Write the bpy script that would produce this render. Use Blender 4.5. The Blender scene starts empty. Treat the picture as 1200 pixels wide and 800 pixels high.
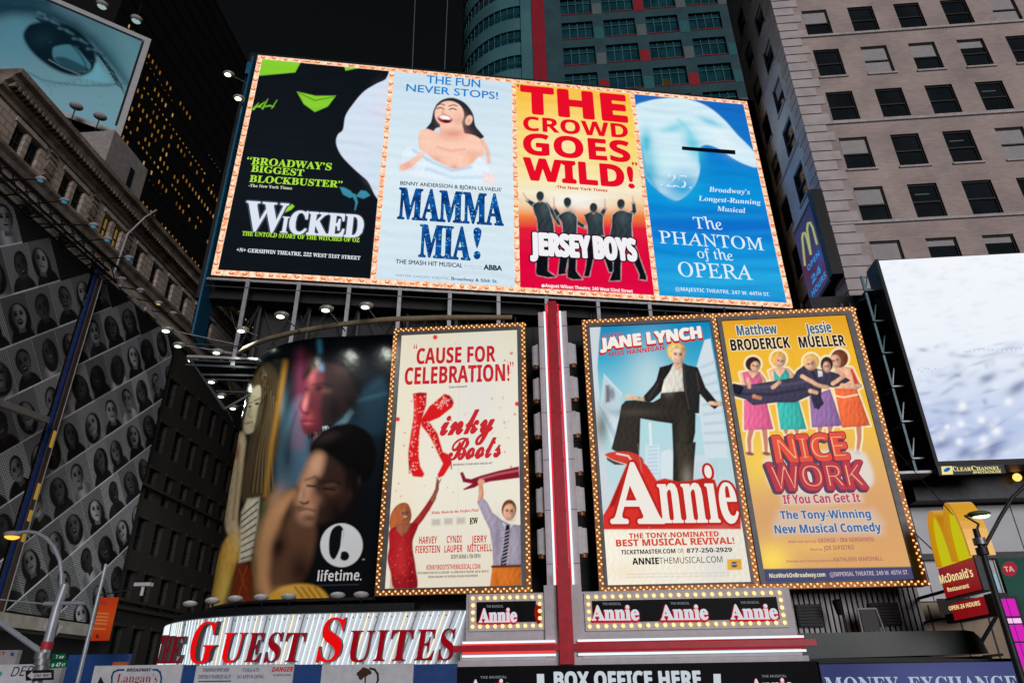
import bpy, bmesh, math, random
import numpy as np
from mathutils import Vector, Matrix
random.seed(7); RNG = np.random.default_rng(7)
scene = bpy.context.scene
COL = scene.collection
R = math.radians
# ------------------------------------------------------------------ camera, world, sun, exposure
FPX, PITCH, ROLL, CAMZ = 816.4, R(26.851), R(-0.802), 4.0
cd = bpy.data.cameras.new('camera'); cam = bpy.data.objects.new('camera', cd); COL.objects.link(cam)
scene.camera = cam
cd.sensor_fit = 'HORIZONTAL'; cd.sensor_width = 36.0; cd.lens = 36.0 * FPX / 1200.0
cd.clip_start = 0.1; cd.clip_end = 6000
_cp, _sp = math.cos(PITCH), math.sin(PITCH)
_fw = np.array([0, _cp, _sp]); _u = np.array([0, -_sp, _cp]); _r = np.array([1., 0, 0])
RT = math.cos(ROLL) * _r + math.sin(ROLL) * _u
UP = -math.sin(ROLL) * _r + math.cos(ROLL) * _u
FW = _fw
CAM = np.array([0, 0, CAMZ])
cam.matrix_world = Matrix(((RT[0], UP[0], -FW[0], 0), (RT[1], UP[1], -FW[1], 0), (RT[2], UP[2], -FW[2], CAMZ), (0, 0, 0, 1)))

w = bpy.data.worlds.new('World'); scene.world = w; w.use_nodes = True
nt = w.node_tree; bg = nt.nodes['Background']
sky = nt.nodes.new('ShaderNodeTexSky'); sky.sky_type = 'NISHITA'; sky.sun_disc = False
sky.sun_elevation = R(10); sky.sun_rotation = R(160); sky.air_density = 2.0
nt.links.new(sky.outputs[0], bg.inputs[0]); bg.inputs[1].default_value = 0.003
sd = bpy.data.lights.new('square_glow', 'SUN'); square_glow = bpy.data.objects.new('square_glow', sd); COL.objects.link(square_glow)
sd.energy = 1.9; sd.angle = R(28); sd.color = (1.0, 0.93, 0.93)
_dir = Vector((-0.27, 0.95, -0.2)).normalized()       # sun lamp standing in for the square's screens behind the camera
square_glow.rotation_euler = _dir.to_track_quat('-Z', 'Y').to_euler()
scene.view_settings.view_transform = 'Standard'; scene.view_settings.look = 'None'
scene.view_settings.exposure = 0; scene.view_settings.gamma = 1; scene.view_settings.use_curve_mapping = False
scene.render.engine = 'CYCLES'
cy = scene.cycles
cy.use_denoising = True; cy.max_bounces = 5; cy.diffuse_bounces = 2; cy.glossy_bounces = 3
cy.transmission_bounces = 2; cy.sample_clamp_indirect = 3.0; cy.caustics_reflective = False; cy.caustics_refractive = False

# ------------------------------------------------------------------ frames: real upright planes in the street grid
GY = -4.2
GA = np.array([math.cos(R(GY)), math.sin(R(GY)), 0]); GN = np.array([-math.sin(R(GY)), math.cos(R(GY)), 0]); GZ = np.array([0, 0, 1.])
def g(u, v, z): return GA * u + GN * v + GZ * z
def ray(x, y): return FW + RT * ((x - 600) / FPX) + UP * ((400 - y) / FPX)
class Fr:
    def __init__(self, o, yaw=GY):
        self.o = np.array(o, float); self.yaw = yaw
        c, s = math.cos(R(yaw)), math.sin(R(yaw))
        self.X = np.array([c, s, 0]); self.Y = np.array([-s, c, 0])
    def loc(self, P): d = P - self.o; return np.array([d @ self.X, d @ self.Y, d[2]])
    def hit(self, x, y, ly=0.0):
        d = ray(x, y); t = (self.o @ self.Y + ly - CAM @ self.Y) / (d @ self.Y); return self.loc(CAM + d * t)
    def hitx(self, x, y, lx=0.0):
        d = ray(x, y); t = (self.o @ self.X + lx - CAM @ self.X) / (d @ self.X); return self.loc(CAM + d * t)
    def hitz(self, x, y, z):
        d = ray(x, y); t = (z - CAMZ) / d[2]; return self.loc(CAM + d * t)
    def world(self, L): return self.o + L[..., 0:1] * self.X + L[..., 1:2] * self.Y + L[..., 2:3] * GZ
def project(W):
    D = W - CAM; z = D @ FW
    return np.stack([600 + FPX * (D @ RT) / z, 400 - FPX * (D @ UP) / z], -1)
G = Fr((0, 0, 0))
def gf(u, v, z, yaw=GY): return Fr(g(u, v, z), yaw)

# ------------------------------------------------------------------ things, parts
def thing(name, label, cat, F, group=None):
    o = bpy.data.objects.new(name, None); COL.objects.link(o); o.empty_display_size = .5
    o.location = F.o; o.rotation_euler = (0, 0, R(F.yaw)); o['label'] = label; o['category'] = cat
    if group: o['group'] = group
    return o
def tag(o, label=None, cat=None, group=None, kind=None):
    if label: o['label'] = label
    if cat: o['category'] = cat
    if group: o['group'] = group
    if kind: o['kind'] = kind
    return o
def put(name, me, parent=None, loc=None, F=None):
    o = bpy.data.objects.new(name, me); COL.objects.link(o)
    if parent is not None: o.parent = parent
    if F is not None: o.location = F.o; o.rotation_euler = (0, 0, R(F.yaw))
    if loc is not None: o.location = loc
    return o
def settle(o, k):
    """give a finished building its true size and place: k times bigger, k times further down the street"""
    done = set(); M = Matrix.Scale(k, 4)
    def go(c):
        if c.data and c.data.name not in done: done.add(c.data.name); c.data.transform(M)
        for h in c.children: go(h)
    go(o); o.location = Vector(CAM) + (o.location - Vector(CAM)) * k
def copy_tree(o, parent=None, links=None):
    c = o.copy(); COL.objects.link(c); c.parent = parent
    for ch in list(o.children): copy_tree(ch, c)
    return c
class MB:
    def __init__(self): self.v = []; self.f = []; self.m = []; self.smooth = []
    def add(self, vs, fs, mi=0, smooth=False):
        b = len(self.v); self.v += [tuple(map(float, p)) for p in vs]
        for f in fs: self.f.append([b + i for i in f]); self.m.append(mi); self.smooth.append(smooth)
        return self
    def box(self, x0, x1, y0, y1, z0, z1, mi=0):
        vs = [(x, y, z) for z in (z0, z1) for y in (y0, y1) for x in (x0, x1)]
        return self.add(vs, [(0, 2, 3, 1), (4, 5, 7, 6), (0, 1, 5, 4), (2, 6, 7, 3), (0, 4, 6, 2), (1, 3, 7, 5)], mi)
    def quad(self, a, b, c, d, mi=0): return self.add([a, b, c, d], [(0, 1, 2, 3)], mi)
    def tube(self, p0, p1, r0, r1=None, n=8, mi=0, cap=True):
        r1 = r0 if r1 is None else r1; p0 = Vector(p0); p1 = Vector(p1); d = (p1 - p0)
        if d.length < 1e-6: return self
        d.normalize(); a = d.orthogonal().normalized(); b = d.cross(a); vs = []
        for p, r in ((p0, r0), (p1, r1)):
            for i in range(n):
                t = 2 * math.pi * i / n; vs.append(p + (a * math.cos(t) + b * math.sin(t)) * r)
        fs = [(i, (i + 1) % n, n + (i + 1) % n, n + i) for i in range(n)]
        self.add(vs, fs, mi, n > 5)
        if cap: self.add(vs, [tuple(range(n))[::-1], tuple(range(n, 2 * n))], mi)
        return self
    def path(self, pts, r, n=8, mi=0):
        for a, b in zip(pts[:-1], pts[1:]): self.tube(a, b, r, n=n, mi=mi)
        for p in pts[1:-1]: self.ball(p, r, mi, 6, 4)
        return self
    def beam(self, p0, p1, w, mi=0): return self.tube(p0, p1, w * .7, n=4, mi=mi)
    def ball(self, c, r, mi=0, n=10, k=6, squash=(1, 1, 1)):
        vs = []; fs = []
        for j in range(k + 1):
            ph = math.pi * j / k
            for i in range(n):
                t = 2 * math.pi * i / n
                vs.append((c[0] + r * squash[0] * math.sin(ph) * math.cos(t), c[1] + r * squash[1] * math.sin(ph) * math.sin(t), c[2] + r * squash[2] * math.cos(ph)))
        for j in range(k):
            for i in range(n): fs.append((j * n + i, (j + 1) * n + i, (j + 1) * n + (i + 1) % n, j * n + (i + 1) % n))
        return self.add(vs, fs, mi, True)
    def prism(self, poly, y0, y1, mi=0):          # polygon in x-z pulled along y
        n = len(poly); vs = [(x, y0, z) for x, z in poly] + [(x, y1, z) for x, z in poly]
        return self.add(vs, [tuple(range(n)), tuple(range(n, 2 * n))[::-1]] + [(i, n + i, n + (i + 1) % n, (i + 1) % n) for i in range(n)], mi)
    def prismx(self, poly, x0, x1, mi=0):         # polygon in y-z pulled along x
        n = len(poly); vs = [(x0, y, z) for y, z in poly] + [(x1, y, z) for y, z in poly]
        return self.add(vs, [tuple(range(n)), tuple(range(n, 2 * n))[::-1]] + [(i, n + i, n + (i + 1) % n, (i + 1) % n) for i in range(n)], mi)
    def mesh(self, name, mats):
        me = bpy.data.meshes.new(name); me.from_pydata(self.v, [], self.f)
        for m in (mats if isinstance(mats, (list, tuple)) else [mats]): me.materials.append(m)
        me.polygons.foreach_set('material_index', self.m); me.polygons.foreach_set('use_smooth', self.smooth)
        bm = bmesh.new(); bm.from_mesh(me); bmesh.ops.recalc_face_normals(bm, faces=bm.faces); bm.to_mesh(me); bm.free()
        me.update(); return me
    def build(self, name, mats, parent=None, F=None): return put(name, self.mesh(name, mats), parent, None, F)

# ------------------------------------------------------------------ materials
def lin(c):
    if isinstance(c, str): c = tuple(int(c[i:i + 2], 16) for i in (1, 3, 5))
    c = np.asarray(c, float) / 255.0
    return np.where(c <= .04045, c / 12.92, ((c + .055) / 1.055) ** 2.4)
def L4(c): return (*[float(x) for x in lin(c)], 1.0)
def new_mat(name):
    m = bpy.data.materials.new(name); m.use_nodes = True; n = m.node_tree; n.nodes.clear()
    out = n.nodes.new('ShaderNodeOutputMaterial'); return m, n, out
_EM = {}
def emit(col, k=1.0, sample=False, name='glow'):
    key = (str(col), k, sample)
    if key in _EM: return _EM[key]
    m, n, out = new_mat(name); e = n.nodes.new('ShaderNodeEmission'); e.inputs[0].default_value = L4(col); e.inputs[1].default_value = k
    n.links.new(e.outputs[0], out.inputs[0])
    m.cycles.emission_sampling = 'FRONT_BACK' if sample else 'NONE'
    _EM[key] = m; return m
def paint(name, col, rough=.6, metal=0.0, var=.18, scale=3.0, bump=.0, stain=0.0, spec=.22):
    """principled surface with a mottled base colour; col is linear rgb"""
    m, n, out = new_mat(name); p = n.nodes.new('ShaderNodeBsdfPrincipled'); n.links.new(p.outputs[0], out.inputs[0])
    tc = n.nodes.new('ShaderNodeTexCoord'); no = n.nodes.new('ShaderNodeTexNoise'); no.inputs['Scale'].default_value = scale; no.inputs['Detail'].default_value = 6
    n.links.new(tc.outputs['Object'], no.inputs['Vector'])
    rp = n.nodes.new('ShaderNodeValToRGB'); rp.color_ramp.elements[0].position = .3; rp.color_ramp.elements[1].position = .72
    c = np.array(col, float); rp.color_ramp.elements[0].color = (*np.clip(c * (1 - var), 0, 1), 1); rp.color_ramp.elements[1].color = (*np.clip(c * (1 + var), 0, 1), 1)
    n.links.new(no.outputs[0], rp.inputs[0]); n.links.new(rp.outputs[0], p.inputs['Base Color'])
    p.inputs['Roughness'].default_value = rough; p.inputs['Metallic'].default_value = metal; p.inputs['Specular IOR Level'].default_value = spec
    if bump:
        b = n.nodes.new('ShaderNodeBump'); b.inputs['Strength'].default_value = bump; b.inputs['Distance'].default_value = .05
        n2 = n.nodes.new('ShaderNodeTexNoise'); n2.inputs['Scale'].default_value = scale * 8; n.links.new(tc.outputs['Object'], n2.inputs['Vector'])
        n.links.new(n2.outputs[0], b.inputs['Height']); n.links.new(b.outputs[0], p.inputs['Normal'])
    return m
def brick(name, c1, c2, mortar, w_=.42, h_=.14, axis='XZ', bump=.3):
    m, n, out = new_mat(name); p = n.nodes.new('ShaderNodeBsdfPrincipled'); n.links.new(p.outputs[0], out.inputs[0]); p.inputs['Roughness'].default_value = .85
    tc = n.nodes.new('ShaderNodeTexCoord'); se = n.nodes.new('ShaderNodeSeparateXYZ'); co = n.nodes.new('ShaderNodeCombineXYZ')
    n.links.new(tc.outputs['Object'], se.inputs[0]); n.links.new(se.outputs[0 if axis == 'XZ' else 1], co.inputs[0]); n.links.new(se.outputs[2], co.inputs[1])
    b = n.nodes.new('ShaderNodeTexBrick'); n.links.new(co.outputs[0], b.inputs['Vector'])
    b.inputs['Color1'].default_value = (*c1, 1); b.inputs['Color2'].default_value = (*c2, 1); b.inputs['Mortar'].default_value = (*mortar, 1)
    b.inputs['Scale'].default_value = 1.0; b.inputs['Brick Width'].default_value = w_; b.inputs['Row Height'].default_value = h_; b.inputs['Mortar Size'].default_value = h_ * .12; b.inputs['Bias'].default_value = .1
    no = n.nodes.new('ShaderNodeTexNoise'); no.inputs['Scale'].default_value = .35; no.inputs['Detail'].default_value = 8; n.links.new(tc.outputs['Object'], no.inputs['Vector'])
    rp = n.nodes.new('ShaderNodeValToRGB'); rp.color_ramp.elements[0].position = .3; rp.color_ramp.elements[0].color = (.72, .72, .74, 1); rp.color_ramp.elements[1].position = .7; rp.color_ramp.elements[1].color = (1.1, 1.08, 1.06, 1)
    n.links.new(no.outputs[0], rp.inputs[0])
    mx = n.nodes.new('ShaderNodeMix'); mx.data_type = 'RGBA'; mx.blend_type = 'MULTIPLY'; mx.inputs[0].default_value = 1
    n.links.new(b.outputs[0], mx.inputs[6]); n.links.new(rp.outputs[0], mx.inputs[7]); n.links.new(mx.outputs[2], p.inputs['Base Color'])
    bu = n.nodes.new('ShaderNodeBump'); bu.inputs['Strength'].default_value = bump; bu.inputs['Distance'].default_value = .02; bu.invert = True
    n.links.new(b.outputs['Fac'], bu.inputs['Height']); n.links.new(bu.outputs[0], p.inputs['Normal'])
    return m
def sparkle(name, c1, c2, sc=9.0, k=1.0, thr=.22, c0=None):
    """sequins on a lit poster: bright specks over a solid colour"""
    m, n, out = new_mat(name); e = n.nodes.new('ShaderNodeEmission'); n.links.new(e.outputs[0], out.inputs[0]); e.inputs[1].default_value = k
    tc = n.nodes.new('ShaderNodeTexCoord'); v = n.nodes.new('ShaderNodeTexVoronoi'); v.inputs['Scale'].default_value = sc; n.links.new(tc.outputs['Object'], v.inputs['Vector'])
    no = n.nodes.new('ShaderNodeTexNoise'); no.inputs['Scale'].default_value = sc * .35; no.inputs['Detail'].default_value = 3; n.links.new(tc.outputs['Object'], no.inputs['Vector'])
    r0 = n.nodes.new('ShaderNodeValToRGB'); r0.color_ramp.elements[0].position = .38; r0.color_ramp.elements[1].position = .62
    r0.color_ramp.elements[0].color = L4(c0 or c1); r0.color_ramp.elements[1].color = L4(c1); n.links.new(no.outputs[0], r0.inputs[0])
    rp = n.nodes.new('ShaderNodeValToRGB'); rp.color_ramp.elements[0].position = thr * .4; rp.color_ramp.elements[0].color = (1, 1, 1, 1); rp.color_ramp.elements[1].position = thr; rp.color_ramp.elements[1].color = (0, 0, 0, 1)
    n.links.new(v.outputs['Distance'], rp.inputs[0])
    mx = n.nodes.new('ShaderNodeMix'); mx.data_type = 'RGBA'; n.links.new(rp.outputs[0], mx.inputs[0]); n.links.new(r0.outputs[0], mx.inputs[6]); mx.inputs[7].default_value = L4(c2)
    n.links.new(mx.outputs[2], e.inputs[0]); m.cycles.emission_sampling = 'NONE'; return m
def picture_lit(name, k=1.0, sample='NONE'):
    m, n, out = new_mat(name); e = n.nodes.new('ShaderNodeEmission'); a = n.nodes.new('ShaderNodeVertexColor'); a.layer_name = 'Col'
    n.links.new(a.outputs[0], e.inputs[0]); e.inputs[1].default_value = k; n.links.new(e.outputs[0], out.inputs[0]); m.cycles.emission_sampling = sample; return m
def picture_print(name, rough=.4, spec=.4):
    m, n, out = new_mat(name); p = n.nodes.new('ShaderNodeBsdfPrincipled'); a = n.nodes.new('ShaderNodeVertexColor'); a.layer_name = 'Col'
    n.links.new(a.outputs[0], p.inputs['Base Color']); p.inputs['Roughness'].default_value = rough; p.inputs['Specular IOR Level'].default_value = spec
    n.links.new(p.outputs[0], out.inputs[0])
    tc = n.nodes.new('ShaderNodeTexCoord'); no = n.nodes.new('ShaderNodeTexNoise'); no.inputs['Scale'].default_value = .9; n.links.new(tc.outputs['Object'], no.inputs['Vector'])
    b = n.nodes.new('ShaderNodeBump'); b.inputs['Strength'].default_value = .25; b.inputs['Distance'].default_value = .12; n.links.new(no.outputs[0], b.inputs['Height']); n.links.new(b.outputs[0], p.inputs['Normal'])
    return m
M_LED = picture_lit('led_picture', 1.0); M_BACK = picture_lit('backlit_print', 1.0); M_VINYL = picture_print('printed_vinyl', .22, .16)
M_BLACK = paint('black_metal', (.012, .013, .015), .5, .3); M_DARK = paint('dark_steel', (.035, .038, .043), .5, .5)
M_STEEL = paint('grey_steel', (.22, .23, .25), .45, .6); M_GREY = paint('grey_paint', (.30, .29, .31), .5); M_LGREY = paint('pale_grey_paint', (.50, .50, .53), .45, var=.1)
M_GLASS = paint('dark_glass', (.012, .016, .02), .08, 0, .3, .4, spec=.05)
M_BULB = emit((255, 188, 116), 1.6, name='bulb_glow')

# ------------------------------------------------------------------ picture painter (fills a colour per vertex; coordinates in photo pixels)
def zz(s, ox, oy, pts): return [(ox + x / s, oy + y / s) for x, y in pts]
def smooth_pts(p, n=6):
    p = np.array(p, float); N = len(p); out = []
    for i in range(N):
        a, b, c, d = p[i - 1], p[i], p[(i + 1) % N], p[(i + 2) % N]
        for t in np.arange(n) / n:
            out.append(.5 * (2 * b + (c - a) * t + (2 * a - 5 * b + 4 * c - d) * t * t + (3 * b - a - 3 * c + d) * t ** 3))
    return np.array(out)
def sstep(x): x = np.clip(x, 0, 1); return x * x * (3 - 2 * x)
class Painter:
    def __init__(self, px, base=(0, 0, 0)):
        self.p = px; self.c = np.tile(lin(base), (len(px), 1)); self.tex = 0.0; self.lit = -1.0; self.rimw = 2.4
    def _mix(self, idx, a, col):
        c = col if isinstance(col, np.ndarray) and col.ndim == 2 else lin(col)
        self.c[idx] = self.c[idx] * (1 - a[:, None]) + c * a[:, None]
    def _form(self, q, d, col, x0, x1):
        """printed figures: folds, rounded edges and one brighter side, as a photographed figure has"""
        if self.tex <= 0 or (isinstance(col, np.ndarray) and col.ndim == 2): return col
        c = lin(col); x, y = q[:, 0], q[:, 1]; ph = float(c.sum() * 37 + x0)
        n = .55 * np.sin(.85 * x + 1.5 * np.sin(.31 * y + ph) + ph) + .35 * np.sin(.55 * y + .8 * x + 2 * np.sin(.2 * x)) + .25 * np.sin(2.1 * x - 1.3 * y + ph)
        k = 1 + self.tex * n - .42 * np.exp(-np.clip(d, 0, 99) / self.rimw) * min(1, self.tex * 6) + .26 * self.lit * np.clip((x - (x0 + x1) / 2) / max(2., (x1 - x0) / 2), -1, 1) * min(1, self.tex * 6)
        k = k * (1 + RNG.normal(0, .035, len(x)))
        return np.clip(c[None] * np.clip(k * 1.08, .25, 1.7)[:, None], 0, 1.3)
    def _sel(self, x0, x1, y0, y1):
        q = self.p; return np.nonzero((q[:, 0] >= x0) & (q[:, 0] <= x1) & (q[:, 1] >= y0) & (q[:, 1] <= y1))[0]
    def vgrad(self, stops, axis=1):
        ys = [s[0] for s in stops]; cs = np.array([lin(s[1]) for s in stops]); v = self.p[:, axis]
        self.c = np.stack([np.interp(v, ys, cs[:, k]) for k in range(3)], -1)
    def poly(self, pts, col, aa=.8, alpha=1.0, sm=False, grow=0.0, col2=None, gp=None):
        pts = smooth_pts(pts) if sm else np.array(pts, float); m = aa + abs(grow) + 1
        idx = self._sel(pts[:, 0].min() - m, pts[:, 0].max() + m, pts[:, 1].min() - m, pts[:, 1].max() + m)
        if len(idx) == 0: return
        q = self.p[idx]; d2 = np.full(len(idx), 1e9); ins = np.zeros(len(idx), bool)
        for a, b in zip(pts, np.roll(pts, -1, 0)):
            e = b - a; L = e @ e
            if L < 1e-12: continue
            t = np.clip(((q - a) @ e) / L, 0, 1); d2 = np.minimum(d2, ((q - a - t[:, None] * e) ** 2).sum(1))
            c = (a[1] > q[:, 1]) != (b[1] > q[:, 1])
            if abs(e[1]) > 1e-12: ins ^= c & (q[:, 0] < e[0] * (q[:, 1] - a[1]) / e[1] + a[0])
        d = np.sqrt(d2) * np.where(ins, 1, -1) + grow
        al = sstep(d / aa * .5 + .5) * alpha
        if col2 is not None:
            g0, g1 = np.array(gp[0], float), np.array(gp[1], float); t = np.clip(((q - g0) @ (g1 - g0)) / ((g1 - g0) @ (g1 - g0)), 0, 1)[:, None]
            col = lin(col) * (1 - t) + lin(col2) * t
        elif alpha > .95 and aa < 8: col = self._form(q, d, col, pts[:, 0].min(), pts[:, 0].max())
        self._mix(idx, al, col)
    def ell(self, cx, cy, rx, ry, ang, col, aa=.8, alpha=1.0, ring=None):
        m = max(rx, ry) + aa + 1; idx = self._sel(cx - m, cx + m, cy - m, cy + m)
        if len(idx) == 0: return
        q = self.p[idx] - (cx, cy); c, s = math.cos(R(ang)), math.sin(R(ang))
        x = q[:, 0] * c + q[:, 1] * s; y = -q[:, 0] * s + q[:, 1] * c
        r = np.sqrt((x / rx) ** 2 + (y / ry) ** 2); d = (1 - r) * min(rx, ry)
        if ring is not None: d = ring - abs(d)
        if min(rx, ry) > 3.5 and alpha > .95: col = self._form(self.p[idx], d, col, cx - rx, cx + rx)
        self._mix(idx, sstep(d / aa * .5 + .5) * alpha, col)
    def blob(self, cx, cy, rx, ry, col, alpha=1.0, ang=0):
        m = 3 * max(rx, ry); idx = self._sel(cx - m, cx + m, cy - m, cy + m)
        if len(idx) == 0: return
        q = self.p[idx] - (cx, cy); c, s = math.cos(R(ang)), math.sin(R(ang)); x = q[:, 0] * c + q[:, 1] * s; y = -q[:, 0] * s + q[:, 1] * c
        self._mix(idx, np.exp(-((x / rx) ** 2 + (y / ry) ** 2)) * alpha, col)
    def line(self, pts, col, w=1.0, w1=None, aa=.8, alpha=1.0):
        pts = np.array(pts, float); w1 = w if w1 is None else w1; m = max(w, w1) + aa + 1
        idx = self._sel(pts[:, 0].min() - m, pts[:, 0].max() + m, pts[:, 1].min() - m, pts[:, 1].max() + m)
        if len(idx) == 0: return
        q = self.p[idx]; best = np.full(len(idx), -1e9); n = len(pts) - 1
        for i in range(n):
            a, b = pts[i], pts[i + 1]; e = b - a; L = max(e @ e, 1e-9); t = np.clip(((q - a) @ e) / L, 0, 1)
            ww = (w + (w1 - w) * (i + t) / n) * .5
            best = np.maximum(best, ww - np.sqrt(((q - a - t[:, None] * e) ** 2).sum(1)))
        if max(w, w1) > 4 and alpha > .95: col = self._form(q, best, col, pts[:, 0].min() - w, pts[:, 0].max() + w)
        self._mix(idx, sstep(best / aa * .5 + .5) * alpha, col)
    def face(self, cx, cy, rx, ry, skin, hair=None, ang=0, smile=True):
        """small front-on head: skin oval, eyes, nose, mouth"""
        c, s = math.cos(R(ang)), math.sin(R(ang))
        def at(x, y): return cx + (x * c - y * s) * rx, cy + (x * s + y * c) * ry
        self.ell(cx, cy, rx, ry, ang, skin, .9)
        k = tuple(int(v * .66) for v in skin); self.blob(*at(.55, .15), rx * .42, ry * .7, k, .7, ang); self.blob(*at(-.3, -.45), rx * .35, ry * .25, tuple(min(255, int(v * 1.1)) for v in skin), .6, ang); self.blob(*at(0, .95), rx * .6, ry * .2, k, .6, ang); self.blob(*at(-.42, .22), rx * .25, ry * .2, (min(255, skin[0] + 8), int(skin[1] * .86), int(skin[2] * .82)), .5, ang)
        for e in (-.38, .38): self.blob(*at(e, -.12), rx * .3, ry * .16, k, .6, ang)
        for e in (-.38, .38):
            self.ell(*at(e, -.08), rx * .2, ry * .1, ang, (45, 30, 28), .7, .85); self.line([at(e - .22, -.26), at(e + .22, -.27)], (60, 40, 30), ry * .08, alpha=.7)
        self.line([at(.02, -.02), at(.05, .28)], k, rx * .16, alpha=.7)
        self.ell(*at(0, .5), rx * .38, ry * .12, ang, (150, 35, 40), .7, .9)
        if smile: self.ell(*at(0, .48), rx * .28, ry * .06, ang, (250, 240, 235), .6, .9)
    def speckle(self, amt): self.c *= (1 + RNG.normal(0, amt, (len(self.c), 1)))
def panel(F, name, parent, rect, fn, mat, ly=0.0, pitch=.75, surf=None, base=(0, 0, 0), rows=0.0):
    x0, x1, z0, z1 = rect; mid = np.array([[(x0 + x1) / 2, ly, (z0 + z1) / 2]])
    if surf is None: W = F.world(np.array([[x0, ly, z0], [x1, ly, z0], [x0, ly, z1]])); q = project(W); a = np.linalg.norm(q[1] - q[0]); b = np.linalg.norm(q[2] - q[0])
    else: a = (x1 - x0) * 21; b = (z1 - z0) * 21
    nx, nz = max(2, int(a / pitch)), max(2, int(b / pitch))
    X, Z = np.meshgrid(np.linspace(x0, x1, nx), np.linspace(z0, z1, nz))
    if surf is None: Lc = np.stack([X, np.full_like(X, ly), Z], -1).reshape(-1, 3)
    else: sx, sy = surf(X, ly); Lc = np.stack([sx, sy, Z], -1).reshape(-1, 3)
    P = Painter(project(F.world(Lc)), base); P.s = X.ravel(); P.t = Z.ravel(); fn(P)
    me = bpy.data.meshes.new(name); nv = nx * nz; nf = (nx - 1) * (nz - 1)
    i = (np.arange(nz - 1)[:, None] * nx + np.arange(nx - 1)[None]).ravel()
    fv = np.stack([i, i + 1, i + nx + 1, i + nx], -1).astype(np.int32)
    me.vertices.add(nv); me.vertices.foreach_set('co', Lc.astype(np.float32).ravel())
    me.loops.add(nf * 4); me.loops.foreach_set('vertex_index', fv.ravel())
    me.polygons.add(nf); me.polygons.foreach_set('loop_start', np.arange(0, nf * 4, 4, dtype=np.int32))
    me.update(calc_edges=True)
    at = me.color_attributes.new('Col', 'FLOAT_COLOR', 'POINT'); c4 = np.ones((nv, 4), np.float32); c4[:, :3] = np.clip(P.c, 0, 4); at.data.foreach_set('color', c4.ravel())
    me.materials.append(mat); me.validate()
    if surf is not None: me.polygons.foreach_set('use_smooth', np.ones(nf, bool))
    return put(name, me, parent)

# ------------------------------------------------------------------ lettering
_ST = {'serifb': (0x1D400, 0x1D41A, 0x1D7CE), 'serifi': (0x1D434, 0x1D44E, None), 'serifbi': (0x1D468, 0x1D482, 0x1D7CE), 'scriptb': (0x1D4D0, 0x1D4EA, 0x1D7CE),
       'sansb': (0x1D5D4, 0x1D5EE, 0x1D7EC), 'sansbi': (0x1D63C, 0x1D656, 0x1D7EC), 'sansm': (0x1D5A0, 0x1D5BA, 0x1D7E2)}
def styled(s, st):
    if st not in _ST: return s
    A, a, d = _ST[st]; out = ''
    for ch in s:
        if 'A' <= ch <= 'Z': out += chr(A + ord(ch) - 65)
        elif 'a' <= ch <= 'z': out += '\u210e' if (st == 'serifi' and ch == 'h') else chr(a + ord(ch) - 97)
        elif '0' <= ch <= '9' and d: out += chr(d + ord(ch) - 48)
        else: out += ch
    return out
_GL = {}
def glyphs(s, st, offset=0.0, ext=0.0):
    key = (s, st, offset, ext)
    if key in _GL: return _GL[key]
    c = bpy.data.curves.new('lettering', 'FONT'); c.body = styled(s, st); c.size = 1; c.resolution_u = 3; c.offset = offset; c.extrude = ext
    o = bpy.data.objects.new('lettering', c); me = bpy.data.meshes.new_from_object(o)
    v = np.array([tuple(x.co) for x in me.vertices]); f = [tuple(p.vertices) for p in me.polygons]
    bpy.data.meshes.remove(me); bpy.data.objects.remove(o); bpy.data.curves.remove(c)
    _GL[key] = (v, f); return v, f
_CAP = {}
def cap_h(st):
    if st not in _CAP: v, _ = glyphs('H', st); _CAP[st] = v[:, 1].max() - v[:, 1].min()
    return _CAP[st]
def text(F, parent, s, st, bl, br, h, mat, ly=-.02, off=0.0, name='lettering', shear=0.0, ext=0.0, surf=None, shift=(0, 0), bend=0.0, span=None):
    if not hasattr(mat, 'node_tree'): mat = emit(mat, 1.0, name='lit_ink')
    v0, _ = glyphs(s, st); v, f = glyphs(s, st, min(off, 0.0), ext)
    x0, x1 = (v0[:, 0].min(), v0[:, 0].max()) if span is None else span
    if surf is None:
        A = F.hit(*bl, ly); B = F.hit(*br, ly); T = F.hit(bl[0], bl[1] - h, ly); az, bz, ax, bx = A[2], B[2], A[0], B[0]; hz = T[2] - A[2]
    else: (ax, az), (bx, bz), (tx, tz) = surf(*bl), surf(*br), surf(bl[0], bl[1] - h); hz = tz - az
    sc = hz / cap_h(st); t = (v[:, 0] - x0) / (x1 - x0); yy = v[:, 1] * sc
    X = ax + t * (bx - ax) + yy * shear + shift[0]; Z = az + t * (bz - az) + yy + shift[1] + bend * (1 - (2 * t - 1) ** 2)
    LY = np.full_like(X, ly) - v[:, 2] * sc
    if off > 0 and not ext:            # thicken the strokes: shifted copies of the same letters, each a hair behind the last
        k_ = 12 if off > .03 else 6; n0 = len(X); f0 = f; f = list(f0); XX, ZZ, YY = [X], [Z], [LY]
        for j in range(k_):
            a_ = 2 * math.pi * j / k_; XX.append(X + off * sc * math.cos(a_)); ZZ.append(Z + off * sc * math.sin(a_)); YY.append(LY + .0004 * (j + 1)); f += [tuple(i + n0 * (j + 1) for i in q) for q in f0]
        X, Z, LY = np.concatenate(XX), np.concatenate(ZZ), np.concatenate(YY)
    me = bpy.data.meshes.new(name)
    if surf is None: P = np.stack([X, LY, Z], -1)
    else: sx, sy = surf.map(X, LY); P = np.stack([sx, sy, Z], -1)
    me.from_pydata(P.tolist(), [], f); me.materials.append(mat); me.update()
    return put(name, me, parent)
def halo(F, parent, s, st, bl, br, h, col, off, ly=-.012, **k): return text(F, parent, s, st, bl, br, h, col, ly=ly, off=off, name='lettering_outline', **k)

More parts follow.
